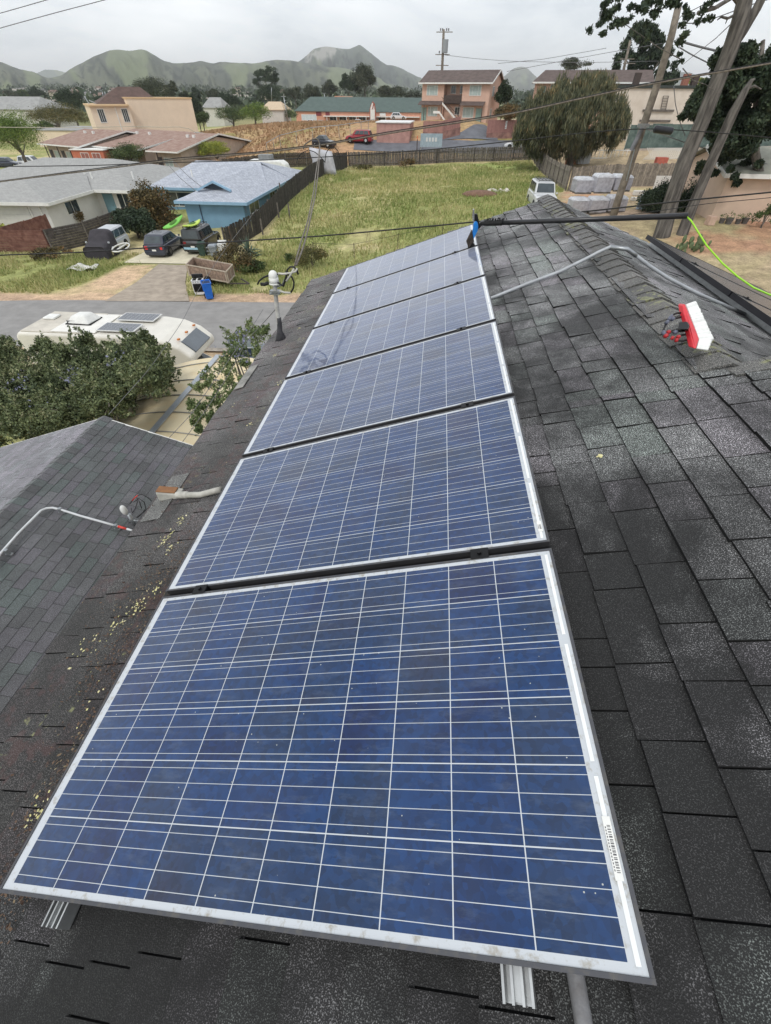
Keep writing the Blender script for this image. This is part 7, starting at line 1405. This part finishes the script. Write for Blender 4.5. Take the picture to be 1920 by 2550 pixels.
for (a, b, k) in (((1470, 75), (1540, 20), 8), ((1500, 92), (1520, 60), 3), ((1490, 10), (1560, -10), 7), ((1500, 30), (1560, 60), 8), ((1560, 20), (1700, 0), 16), ((1540, 60), (1580, 40), 4), ((1560, -15), (1730, -30), 18), ((1600, 5), (1640, 45), 5), ((1600, 55), (1625, 95), 3), ((1690, 10), (1720, 45), 8), ((1780, 40), (1730, 62), 4), ((1750, 25), (1800, -20), 6), ((1690, 110), (1710, 60), 5), ((1700, 100), (1700, 160), 3)):
    for i in range(k): s_ = (i+.5)/k; tips.append((a[0]+(b[0]-a[0])*s_+q.uniform(-8, 8), a[1]+(b[1]-a[1])*s_+q.uniform(-8, 8), q.uniform(6, 12)))
leaves('foliage', pcl(tips, 75, YT-1.5, 3), .17, LM['dark'], t, .5, .3, .1)
right = []
for i in range(150):
    u = q.uniform(1740, 1990); lo = np.interp(u, [1740, 1800, 1850, 1900, 1990], [250, 140, 118, 130, 110]); hi = np.interp(u, [1740, 1780, 1830, 1900, 1990], [275, 330, 400, 330, 300]); v = lo+(hi-lo)*q.random()
    right.append((u, v, q.uniform(15, 30)))
for u, v in ((1700, 290), (1725, 285), (1745, 300), (1765, 295), (1740, 270), (1790, 320), (1745, 410), (1760, 420), (1780, 395), (1800, 400), (1820, 420), (1835, 455), (1830, 440), (1800, 380), (1775, 370), (1850, 410), (1780, 430), (1868, 400), (1890, 408), (1740, 425)): right.append((u, v, 10))
t2 = thing('cypress_tree', 'dense dark cypress crown filling the upper right edge', 'tree', (*atY(1860, 480, 40)[:2], 3.2)); leaves('crown', pcl(right, 330, 40.5, 5, 2.0), .24, LM['dark'], t2, .5, .4, .1)
ptube(MB(), [(1900, 480, 14, 41), (1880, 380, 12, 41), (1885, 250, 10, 41), (1900, 100, 6, 41)], 8).build('trunk', BARK, t2, True, smooth=True)
t = thing('leaning_trunk', 'slimmer bare grey trunk with broken top right of the bigger trunk', 'tree', atY(1688, 605, YT+.6))
ptube(MB(), [(1680, 622, 22, YT), (1698, 585, 17, YT), (1722, 520, 15, YT), (1756, 440, 14.5, YT), (1790, 360, 14, YT), (1826, 280, 14, YT), (1856, 225, 10, YT), (1872, 200, 6, YT), (1880, 196, 2, YT)], 12).build('trunk', TB, t, True, smooth=True)
ptube(MB(), [(1858, 222, 6, YT), (1878, 214, 3.5, YT), (1896, 222, 1.5, YT)], 6).build('branch', TB, t, True)
t3 = thing('gum_tree', 'big dark gum tree rising behind the long hill building', 'tree', (*atY(1605, 330, 135)[:2], 5.5)); q = random.Random(77); g_l = []
for i in range(130):
    v = q.uniform(66, 222); u0, u1 = np.interp(v, [62, 90, 115, 140, 165, 190, 222], [1582, 1552, 1540, 1526, 1516, 1514, 1530]), np.interp(v, [62, 90, 115, 140, 165, 190, 222], [1625, 1656, 1668, 1682, 1690, 1692, 1680]); g_l.append((q.uniform(u0+8, u1-8), v, q.uniform(7, 15)))
leaves('crown', pcl(g_l, 190, 135, 5, 6), .55, LM['dark'], t3, .45, .8, .15); ptube(MB(), [(1600, 340, 9, 135), (1604, 240, 7, 135), (1606, 130, 3, 135)], 8).build('trunk', BARK, t3, True, smooth=True)
for a_, b_ in (((1604, 230), (1560, 150)), ((1605, 210), (1650, 140)), ((1605, 170), (1590, 90))): ptube(MB(), [(*a_, 3.5, 135), (*b_, 1.2, 135)], 6).build('limb', BARK, t3, True)
# prickly pear by the trunks
p = gp(1718, 628); t = thing('cactus', 'low prickly pear cactus below the leaning trunks', 'cactus', p); q = random.Random(2)
m_ = MB()
for i in range(34): m_.ball((p[0]+q.uniform(-.8, .8), p[1]+q.uniform(-.5, .5), p[2]+q.uniform(.1, .85)), q.uniform(.09, .15), .04, q.uniform(.14, .22), 8, 5)
m_.build('pads', mat('cactus_green', (96, 110, 78), .8, .25, 4), t, True, smooth=True)
# grass and weeds as one mass of blades
def blades(name, label, n, box, h, m, w=.03, mask=None, seed=1):
    q = np.random.RandomState(seed); x = q.uniform(box[0], box[1], n); y = q.uniform(box[2], box[3], n)
    k = np.ones(n, bool) if mask is None else mask(x, y); x, y = x[k], y[k]; n = len(x); z = T(x, y)
    hh = h*(.4+1.0*q.rand(n)**2)*(.5+fbm(x, y, 3, 71)); a = q.rand(n)*6.28; ww = w*(1+np.hypot(x, y)/40); ln = q.normal(size=(n, 2))*.35*hh[:, None]
    dx, dy = np.cos(a)*ww, np.sin(a)*ww; V = np.stack([np.stack([x-dx, y-dy, z-.02], -1), np.stack([x+dx, y+dy, z-.02], -1), np.stack([x+ln[:, 0], y+ln[:, 1], z+hh], -1)], 1)
    o = npmesh(name, V, 3, m); tag(o, label, 'grass', kind='stuff'); return o
lot = lambda x, y: inpoly(x, y, [(-15.4, 36), (-15, 47), (-14.9, 57), (-13.9, 70), (-12.6, 83.6), (16, 90.2), (14.8, 58), (10, 46), (4, 33), (-9, 31.5)]) & (fbm(x, y, 4, 5) > .3)
GR1 = leafmat('grass_blades', (120, 136, 74), (176, 170, 118), (214, 198, 158), .9, .16)
blades('lot_grass', 'patchy green and straw weeds growing over the vacant lot', 90000, (-16, 17, 31, 92), .30, GR1, .022, lot, 3)
verge = lambda x, y: (y > road_far(x)+.9+1.3*fbm(x, y, 2.5, 21)) & (y < 38.5+.08*(x+50)) & ~inpoly(x, y, GRAV) & ~inpoly(x, y, [(-25.2, 37.2), (-24, 42), (-18.5, 42), (-18.6, 37.6), (-14.9, 28), (-20.5, 28), (-21.6, 37)]) & (fbm(x, y, 2.2, 8) > .38)
blades('verge_grass', 'weedy green and dry grass on the verge across the road', 60000, (-60, -9, 29, 42), .26, GR1, .018, verge, 4)
back = lambda x, y: (y > 86+.23*(x+12.8)) & ~((x > -13) & (y > 91)) & (x < 12) & ((x < -16) | (y < 92)) & (fbm(x, y, 4, 9) > .3)
blades('field_grass', 'tall rust coloured dry grass on the slope beyond the back fence', 45000, (-70, 12, 84, 245), .42, leafmat('rust_grass', (146, 124, 94), (168, 136, 106), (190, 166, 132), .9, .12), .05, lambda x, y: back(x, y), 5)
p = gp(1240, 478); q = random.Random(5); t = thing('rubble_heap', 'small heap of pale rubble in the grass lot', 'rubble', p); m_ = MB()
for i in range(30): x, y = p[0]+q.uniform(-1.1, 1.1), p[1]+q.uniform(-.9, .9); s = q.uniform(.08, .22); m_.ball((x, y, float(T(x, y))+s*.6), s, s*.8, s*.8, 6, 4)
m_.build('stones', mat('pale_rubble', (206, 200, 190), .9, .15, 5), t, True)
p = gp(1195, 486); o = MB().ball((0, 0, 0), 2.0, 1.3, .45, 16, 7).build('soil_mound', mat('brown_soil', (118, 92, 76), .98, .25, 4, bump=1, bscale=8), smooth=True); o.location = [float(x) for x in p]; tag(o, 'low brown soil mound in the grass lot left of the rubble', 'soil mound')
# ================================================================ hills, town
def hill(name, prof, D, front, cols, seed, rough=.10, rock=None):
    prof = np.array(prof, float); n = 260; us = np.linspace(prof[0, 0], prof[-1, 0], n); q = np.random.RandomState(seed)
    vs = np.interp(us, prof[:, 0], prof[:, 1]); ker = np.array([1, 2, 3, 2, 1])/9.; vs = np.convolve(np.pad(vs, 2, 'edge'), ker, 'valid')
    vs = vs+(fbm(us, us*0+3, 26, seed, 4)-.5)*5
    dirs = np.array([ray(u, v) for u, v in zip(us, vs)]); h = np.hypot(dirs[:, 0], dirs[:, 1]); ax, ay = dirs[:, 0]/h, dirs[:, 1]/h; zc = 10+D*dirs[:, 2]/h
    m_ = 70; s = np.linspace(0, 1.35, m_)[:, None]; Dv = D*(1+.06*(fbm(us, us*0+9, 60, seed+4)-.5))[None]; r = D*front+(Dv-D*front)*s
    X, Y = CAM[0]+ax*r, CAM[1]+ay*r; sh = np.where(s < 1, s**1.25*(1.0), 1-(s-1)*1.6)
    U2 = us[None]+0*s; spur = np.abs(fbm(U2+s*18, s*26+U2*0, 34, seed+11, 4)-.5)*-2.4+.55; sp2 = fbm(U2, s*34, 11, seed+5, 4)-.5
    env = np.sin(np.pi*np.clip(s, 0, 1))**.8
    Z = zc*sh+(zc.clip(20))*(spur*1.1+sp2*.45)*env*rough*2.3; Z = np.where(s < .02, -5, Z); Z = np.minimum(Z, 10+(zc-10)*(r/D)*.985+1e9*(s >= .96))
    C = lambda c: np.array(lin(c)); n1 = fbm(U2+s*20, s*60, 30, seed+20, 5)[..., None]; n2 = fbm(U2, s*70, 9, seed+30, 4)[..., None]
    c = C(cols[0])*(1-soft(n1, .38, .58))+C(cols[1])*soft(n1, .38, .58); c = c*(1-.8*soft(n2, .54, .62))+C(cols[2])*.8*soft(n2, .54, .62)
    c = c*(1-.7*soft(fbm(U2+s*15, s*60, 42, seed+50, 3)[..., None], .58, .66))+C((118, 126, 96))*.7*soft(fbm(U2+s*15, s*60, 42, seed+50, 3)[..., None], .58, .66)
    if rock:
        u0, u1, s0 = rock; mk = (soft(us, u0, u0+12)*(1-soft(us, u1-12, u1)))[None]*soft(s, s0, s0+.15)*soft(fbm(U2, s*50, 12, seed+40, 4), .40, .5); c = c*(1-mk[..., None])+C((150, 148, 140))*mk[..., None]
    m, t, b = newmat(name+'_cover'); at = nd(t, 'ShaderNodeAttribute', attribute_name='tint'); t.links.new(at.outputs['Color'], b.inputs['Base Color']); b.inputs['Roughness'].default_value = 1; b.inputs['Specular IOR Level'].default_value = .05
    o = gridmesh(name, X, Y, Z, m); o['kind'] = 'structure'; a = o.data.color_attributes.new('tint', 'FLOAT_COLOR', 'POINT'); a.data.foreach_set('color', np.concatenate([c.reshape(-1, 3), np.ones((c.size//3, 1))], 1).astype(np.float32).ravel()); return o
HC = ((84, 89, 78), (102, 106, 90), (60, 66, 60))
hill('hills', [(-260, 215), (-150, 180), (-60, 150), (0, 153), (25, 165), (45, 172), (85, 179), (120, 194), (150, 189), (185, 167), (230, 143), (270, 126), (290, 123), (310, 124), (330, 128), (350, 123), (365, 126), (385, 138), (405, 150), (440, 159), (480, 157), (500, 152), (530, 158), (560, 153), (600, 157), (640, 158), (690, 149), (740, 152), (800, 163), (860, 172), (930, 188), (1010, 212), (1070, 232)], 3000, .42, HC, 3)
hill('far_peak', [(690, 215), (735, 160), (752, 150), (768, 134), (780, 121), (800, 115), (820, 114), (850, 119), (870, 121), (884, 117), (896, 112), (908, 120), (930, 138), (948, 152), (965, 161), (985, 163), (1005, 172), (1030, 186), (1060, 198), (1120, 215), (1220, 228)], 4200, .5, ((72, 80, 74), (88, 96, 84), (54, 60, 58)), 8, rock=(755, 860, .62))
hill('far_hills', [(40, 205), (90, 182), (112, 173), (140, 174), (160, 180), (200, 190), (260, 215)], 6900, .7, ((90, 100, 90), (100, 110, 96), (80, 90, 80)), 12, .05)
hill('east_hills', [(1180, 225), (1245, 200), (1262, 182), (1280, 168), (1296, 164), (1312, 168), (1326, 184), (1350, 205), (1450, 215), (1560, 210), (1650, 190), (1690, 178), (1720, 182), (1760, 200), (1800, 190), (1860, 200), (1960, 215), (2100, 225)], 6000, .6, HC, 14, .06)
# town below the hills
q = random.Random(31); k = 0
WT = [mat('town_white', (212, 210, 204), .8, .05), mat('town_cream', (196, 184, 164), .8, .05), mat('town_grey', (160, 160, 160), .8, .05)]; RT = [mat('town_roof_grey', (120, 118, 118), .9, .1), mat('town_roof_brown', (118, 98, 88), .9, .1), mat('town_roof_pale', (158, 150, 142), .9, .1)]
protos = []
for i in range(3):
    t = thing('town_house', 'small pale house in the far town below the hills', 'house', (0, -3000, 0), 0, 'small houses of the far town'); w, d, h = (11, 8, 3.2), (9, 9, 5.6), (14, 8, 3.4)
    w, d, h = ((11, 8, 3.2), (9, 9, 5.6), (15, 8, 3.4))[i]; lbox('wall', t, WT[i], -w/2, -d/2, -2, w/2, d/2, h); m_ = MB(); roofpoly(m_, [(-w/2-.4, -d/2-.4, h), (w/2+.4, -d/2-.4, h), (w/2+.4, 0, h+2), (-w/2-.4, 0, h+2)], .2); roofpoly(m_, [(-w/2-.4, d/2+.4, h), (-w/2-.4, 0, h+2), (w/2+.4, 0, h+2), (w/2+.4, d/2+.4, h)], .2); m_.build('roof', RT[i], t)
    m_ = MB()
    for x in (-w*.3, w*.2): lbox('window', t, GLASS, x-.7, -d/2-.06, 1, x+.7, -d/2-.005, 2.2)
    protos.append(t)
for i in range(70):
    u = q.choice((q.uniform(-20, 140), q.uniform(170, 420), q.uniform(170, 340), q.uniform(440, 760))); Y = q.uniform(380, 1100); x = float(atY(u, 240, Y)[0]); z = 1+max(0, (Y-500)*.018)
    o = protos[i % 3] if i < 3 else copy_tree(protos[i % 3]); o.location = (x, Y, z); o.rotation_euler = (0, 0, q.uniform(-.7, .7))
# far trees of the town, one mass
cl = []
for i in range(420):
    u = q.uniform(-60, 1500); Y = q.uniform(330, 1500); P = atY(u, 243, Y); r = q.uniform(5, 11); z = 1+max(0, (Y-500)*.018)+r*.35; cl.append((P[0], Y, z, r*q.uniform(.9, 2.2), r, r*q.uniform(.5, .9), 60))
o = leaves('far_wood', cl, 3.2, leafmat('far_foliage', (50, 62, 48), (72, 84, 60), (92, 100, 74), scale=.02), None, .8, 0, .3, world=False); tag(o, 'dark wooded belt of the far town below the hills', 'wood', kind='stuff')
# ================================================================ poles and overhead cables
def cable(label, pts, Y, r, m=BWIRE, n=26, group=None, name='overhead_cable', cat='cable'):
    "cable through photo points; Y is one distance or one per point"
    Ys = [Y]*len(pts) if not isinstance(Y, (list, tuple)) else list(Y); P = [atY(u, v, y) for (u, v), y in zip(pts, Ys)]
    P = np.array(P); s = np.r_[0, np.cumsum(np.linalg.norm(P[1:]-P[:-1], axis=1))]; t = np.linspace(0, s[-1], n)
    # smooth the polyline a little
    Q = np.stack([np.interp(t, s, P[:, i]) for i in range(3)], -1)
    for _ in range(2): Q[1:-1] = (Q[:-2]+2*Q[1:-1]+Q[2:])/4
    o = MB().tube([tuple(p) for p in Q], r, 6).build(name, m, smooth=True); return tag(o, label, cat, group)
PALEW = mat('pale_lashed_cable', (150, 140, 126), .6, .35, 16, col2=(84, 78, 72)); GREYW = mat('grey_wire', (112, 112, 114), .6, .15, 10)
main = cable('thick lashed cable crossing the whole picture above the lot', [(-60, 462), (0, 452), (240, 423), (440, 397), (640, 382), (800, 362), (960, 333), (1120, 309), (1280, 283), (1440, 247), (1600, 213), (1760, 185), (1920, 158), (2000, 144)], 16, .019, PALEW, 60)
m_ = MB(); P = [atY(u, v-3.5, 16) for u, v in ((-60, 462), (240, 423), (440, 397), (640, 382), (800, 362), (960, 333), (1280, 283), (1600, 213), (1920, 158), (2000, 144))]; m_.tube(P, .011, 5); m_.build('strand', BWIRE, main, smooth=True)
cable('thinner black cable below the thick lashed one', [(-60, 412), (0, 415), (240, 412), (440, 404), (640, 400), (860, 388), (1050, 375), (1280, 351), (1440, 332), (1600, 318), (1760, 328), (1920, 343), (2000, 350)], 17, .013, BWIRE, 50)
c_ = cable('black cable with slack loop crossing in front of the parked cars', [(-60, 640), (0, 635), (170, 630), (330, 620), (480, 608), (640, 598), (800, 588), (900, 579), (1040, 566), (1110, 560), (1175, 553), (1330, 538), (1460, 527), (1600, 511), (1760, 494), (1920, 479), (2000, 470)], 13, .017, BWIRE, 60)
z5 = lambda x, y: (400+x/2.603, 380+y/2.603)
cable('slack loop of pale cord tied to the black cable', [z5(1345, 505), z5(1340, 545), z5(1328, 575), z5(1340, 592), z5(1356, 575), z5(1358, 540), z5(1352, 508)], 13, .010, mat('pale_cord', (168, 160, 120), .7, .1), 20, name='cord_loop', cat='cord')
cable('thin wire in the top left corner, the lower one', [(-60, 87), (0, 70), (130, 34), (290, -8)], 17, .008, GREYW); cable('thin wire in the top left corner, the upper one', [(-60, 48), (0, 33), (60, 16), (150, -10)], 17, .008, GREYW)
cable('thin pale wire in front of the motel roofs', [(-60, 315), (0, 317), (200, 318), (340, 314), (420, 318), (470, 312), (492, 332)], 60, .03, mat('pale_wire', (176, 168, 150), .6, .1)); 
for lb, a, b in (('thin wire from the apartment pole over the roofs, upper', [(1108, 137), (1180, 146), (1280, 153), (1450, 156), (1640, 152)], 125), ('thin wire behind the drooping tree, lower', [(1262, 178), (1400, 152), (1520, 130), (1650, 108)], 110), ('thin wire behind the gum tree', [(1240, 158), (1350, 148), (1510, 120)], 115)): cable(lb, a, b, .035, GREYW)
cable('twisted wire running right from the tall leaning pole', [(1702, 105), (1740, 116), (1790, 128), (1850, 135), (1920, 138), (1980, 140)], 43, .06, GREYW); cable('sagging wire from the tall pole toward the cypress trunk', [(1692, 118), (1720, 135), (1760, 155), (1790, 170)], 43, .035, GREYW)
cable('thin grey wire crossing the trunks toward the pink house', [(1600, 318), (1650, 335), (1720, 360), (1800, 382), (1880, 402), (1960, 420)], 42, .028, GREYW); cable('loose vertical wire hanging beside the tall pole', [(1678, 215), (1682, 260), (1692, 300), (1706, 338)], 43, .025, GREYW)
cable('wire from the upper right going behind the trunk', [(1690, 58), (1740, 58), (1800, 38), (1860, 15), (1940, -10)], 44, .03, GREYW); cable('wire crossing the lower right behind the pole brush', [(1500, 545), (1620, 528), (1760, 507), (1860, 498), (1960, 488)], 14, .008, BWIRE)
# splice closure
a, b = atY(1628, 321, 16.9), atY(1676, 327, 16.9); o = MB().tube([a, a+(b-a)*.06, a+(b-a)*.94, b], [.03, .085, .085, .03], 12).build('splice_closure', mat('black_closure', (34, 36, 42), .45, .2, 6), smooth=True, bevel=.01); tag(o, 'black cylindrical splice closure hanging on the lower cable near the trunks', 'splice closure')
# knot and loops where the service drop leaves the main cable
def S(x, y): return 640+x/5.532, 320+y/5.532
for lb, pts, r, m, Y0_, Y1_ in (('left conductor of the service drop to the mast', [S(520, 1890), S(600, 1560), (765, 560), S(780, 880), S(810, 620), S(846, 380), S(866, 200)], .0085, PALEW, 4.5, 16), ('right conductor of the service drop to the mast', [S(540, 1885), S(660, 1600), S(745, 1180), S(800, 950), S(838, 650), S(860, 400), S(870, 240)], .0095, PALEW, 4.5, 16)):
    n = len(pts); inv = [1/(1/Y0_+(1/Y1_-1/Y0_)*(i/(n-1))) for i in range(n)]; cable(lb, pts, inv, r, m, 40)
cable('pale loop of the service drop above the main cable', [S(866, 240), S(850, 170), S(825, 135), S(770, 145), S(700, 190), S(655, 225), S(640, 260), S(640, 290)], 16, .018, PALEW, 24); cable('small black loop beside the service drop knot', [S(838, 180), S(800, 210), S(775, 265)], 16, .013, BWIRE, 12)
cable('left hanging black loop under the main cable', [S(700, 300), S(630, 330), S(575, 380), S(550, 440), S(545, 505)], 16, .011, BWIRE, 16); cable('middle hanging black loop under the main cable', [S(720, 300), S(790, 320), S(850, 365), S(900, 420), S(940, 470)], 16, .011, BWIRE, 16)
cable('right hanging black arch under the main cable', [S(938, 460), S(945, 350), S(985, 280), S(1040, 250), S(1095, 275), S(1130, 340), S(1142, 420)], 16, .011, BWIRE, 20)
z7_ = lambda x, y: (x/2.603, 720+y/2.603)
for lb, pts, Ys in (('thin drop wire from the lower roof ridge over the road', [z7_(705, 812), z7_(850, 650), z7_(960, 530), z7_(1180, 215), z7_(1275, 20), (560, 620), (640, 520)], [6.6, 7.6, 8.6, 10.6, 12.3, 14, 16]), ('thin drop wire over the canopy, left one', [z7_(1095, 965), z7_(1250, 800), z7_(1370, 620), z7_(1560, 350), z7_(1660, 205), (655, 770)], [6.7, 7.2, 7.8, 8.8, 9.2, 9.8]), ('thin drop wire over the canopy, right one', [z7_(1180, 995), z7_(1330, 790), z7_(1480, 560), z7_(1600, 330), (660, 800), (686, 770)], [6.7, 7.0, 7.3, 7.5, 7.2, 6.5])):
    cable(lb, pts, Ys, .0055, GREYW, 30)
cable('thin wire from the blue house roof to the thick cable', [(430, 400), (470, 440), (520, 480), (568, 500)], [60, 55, 52, 50], .03, GREYW); cable('thin wire over the white house roof', [(410, 400), (445, 440), (490, 478)], [58, 56, 54], .03, GREYW)
# poles
def pole(label, pts, Y, r0, r1, m=None, arms=(), extra=None, name='utility_pole'):
    b = atY(*pts[0], Y); t = thing(name, label, 'utility pole', b); MB().tube([atY(u, v, Y) for u, v in pts], [r0+(r1-r0)*i/(len(pts)-1) for i in range(len(pts))], 10).build('pole_shaft', m or WPOLE, t, True, smooth=True)
    for (u, v, w) in arms: p = atY(u, v, Y); MB().box(float(p[0])-w/2, float(p[1])-.2, float(p[2])-.06, float(p[0])+w/2, float(p[1])-.08, float(p[2])+.06).build('crossarm', m or WPOLE, t, True)
    return t
WPOLE = mat('weathered_pole', (126, 118, 108), .95, .3, 2.5, bump=.6, bscale=12)
t = pole('tall weathered utility pole rising right of the lot behind the roof', [(1520, 560), (1545, 480), (1590, 350), (1640, 200), (1672, 90), (1690, 12)], 43.5, .30, .20)
for (u, v, h) in ((1594, 330, 60), ):
    m_ = MB(); a, b = atY(1572, 375, 43.2), atY(1600, 318, 43.2); m_.tube([a, b], .16, 8); m_.build('riser_box', mat('riser_grey', (116, 118, 124), .7, .15), t, True)
m_ = MB(); a, b = atY(1560, 450, 43.1), atY(1580, 372, 43.1); m_.tube([a, b], .05, 6); m_.build('riser_pipe', GALV, t, True)
p = atY(1598, 312, 43.2); MB().box(float(p[0])-.4, float(p[1])-.45, float(p[2])-.1, float(p[0])+.4, float(p[1])-.3, float(p[2])+.1).build('bracket', GALV, t, True)
t = pole('utility pole with crossarms and transformer behind the apartment house', [(1098, 300), (1100, 200), (1104, 100), (1105, 73)], 126, .30, .22, arms=((1107, 80, 3.2), (1102, 136, 2.9), (1101, 163, 2.6)))
p = atY(1109, 115, 125.6); MB().tube([(float(p[0]), float(p[1]), float(p[2])-.9), (float(p[0]), float(p[1]), float(p[2])+.9)], .55, 12).build('transformer', GALV, t, True, smooth=False)
for u, v in ((1097, 77), (1102, 77), (1112, 77), (1117, 77), (1094, 133), (1108, 133), (1111, 133)): p = atY(u, v, 125.9); MB().cyl(p, p+np.array([0, 0, .35]), .12, 8).build('insulator', mat('grey_insulator', (110, 112, 116), .5, .1), t, True)
pole('slim pole with two small arms in front of the gum tree', [(1546, 206), (1556, 160), (1570, 100)], 118, .26, .2, arms=((1561, 147, 2.6), (1566, 158, 2.2)))
pole('thin light pole at the left end of the shop row', [(718, 306), (712, 270), (706, 240)], 175, .16, .12, GALV, arms=((706, 240, 1.6),)); pole('thin pole in the trees above the shop row', [(812, 262), (809, 245), (807, 232)], 300, .2, .15, GALV, arms=((807, 232, 2.4),)); pole('thin leaning pole left of the shop bushes', [(676, 262), (676, 230), (676, 218)], 255, .15, .12, GALV)
for i, (u, vt, vb, lb) in enumerate(((255, 228, 256, 'left'), (261, 228, 256, 'second'), (304, 220, 242, 'third'), (176, 236, 262, 'far left')), ): pole('thin light mast of the far town, %s one' % lb, [(u+4, vb), (u, vt)], 330, .22, .16, GALV)
o = MB().tube([atY(u, v, 129) for u, v in ((210, 240), (232, 275))]+[atY(u, v, 129) for u, v in ((240, 258), (222, 250))], .12, 5).build('antenna_frame', GALV); tag(o, 'thin metal antenna frame at the left corner of the tan building', 'antenna')
# ================================================================ the air
hz = MB().box(-10000, -3050, -8, 10000, 10000, 330)
hm = bpy.data.materials.new('haze_air'); hm.use_nodes = True; ht = hm.node_tree; ht.nodes.clear()
vo = nd(ht, 'ShaderNodeVolumePrincipled'); vo.inputs['Density'].default_value = 1.3e-4; vo.inputs['Color'].default_value = (.97, .985, 1, 1); vo.inputs['Anisotropy'].default_value = 0.0
oo = nd(ht, 'ShaderNodeOutputMaterial'); ht.links.new(vo.outputs[0], oo.inputs['Volume'])
h_ = hz.build('haze', hm); tag(h_, 'pale haze hanging in the air over the whole place', 'haze', kind='stuff'); h_.display_type = 'WIRE'
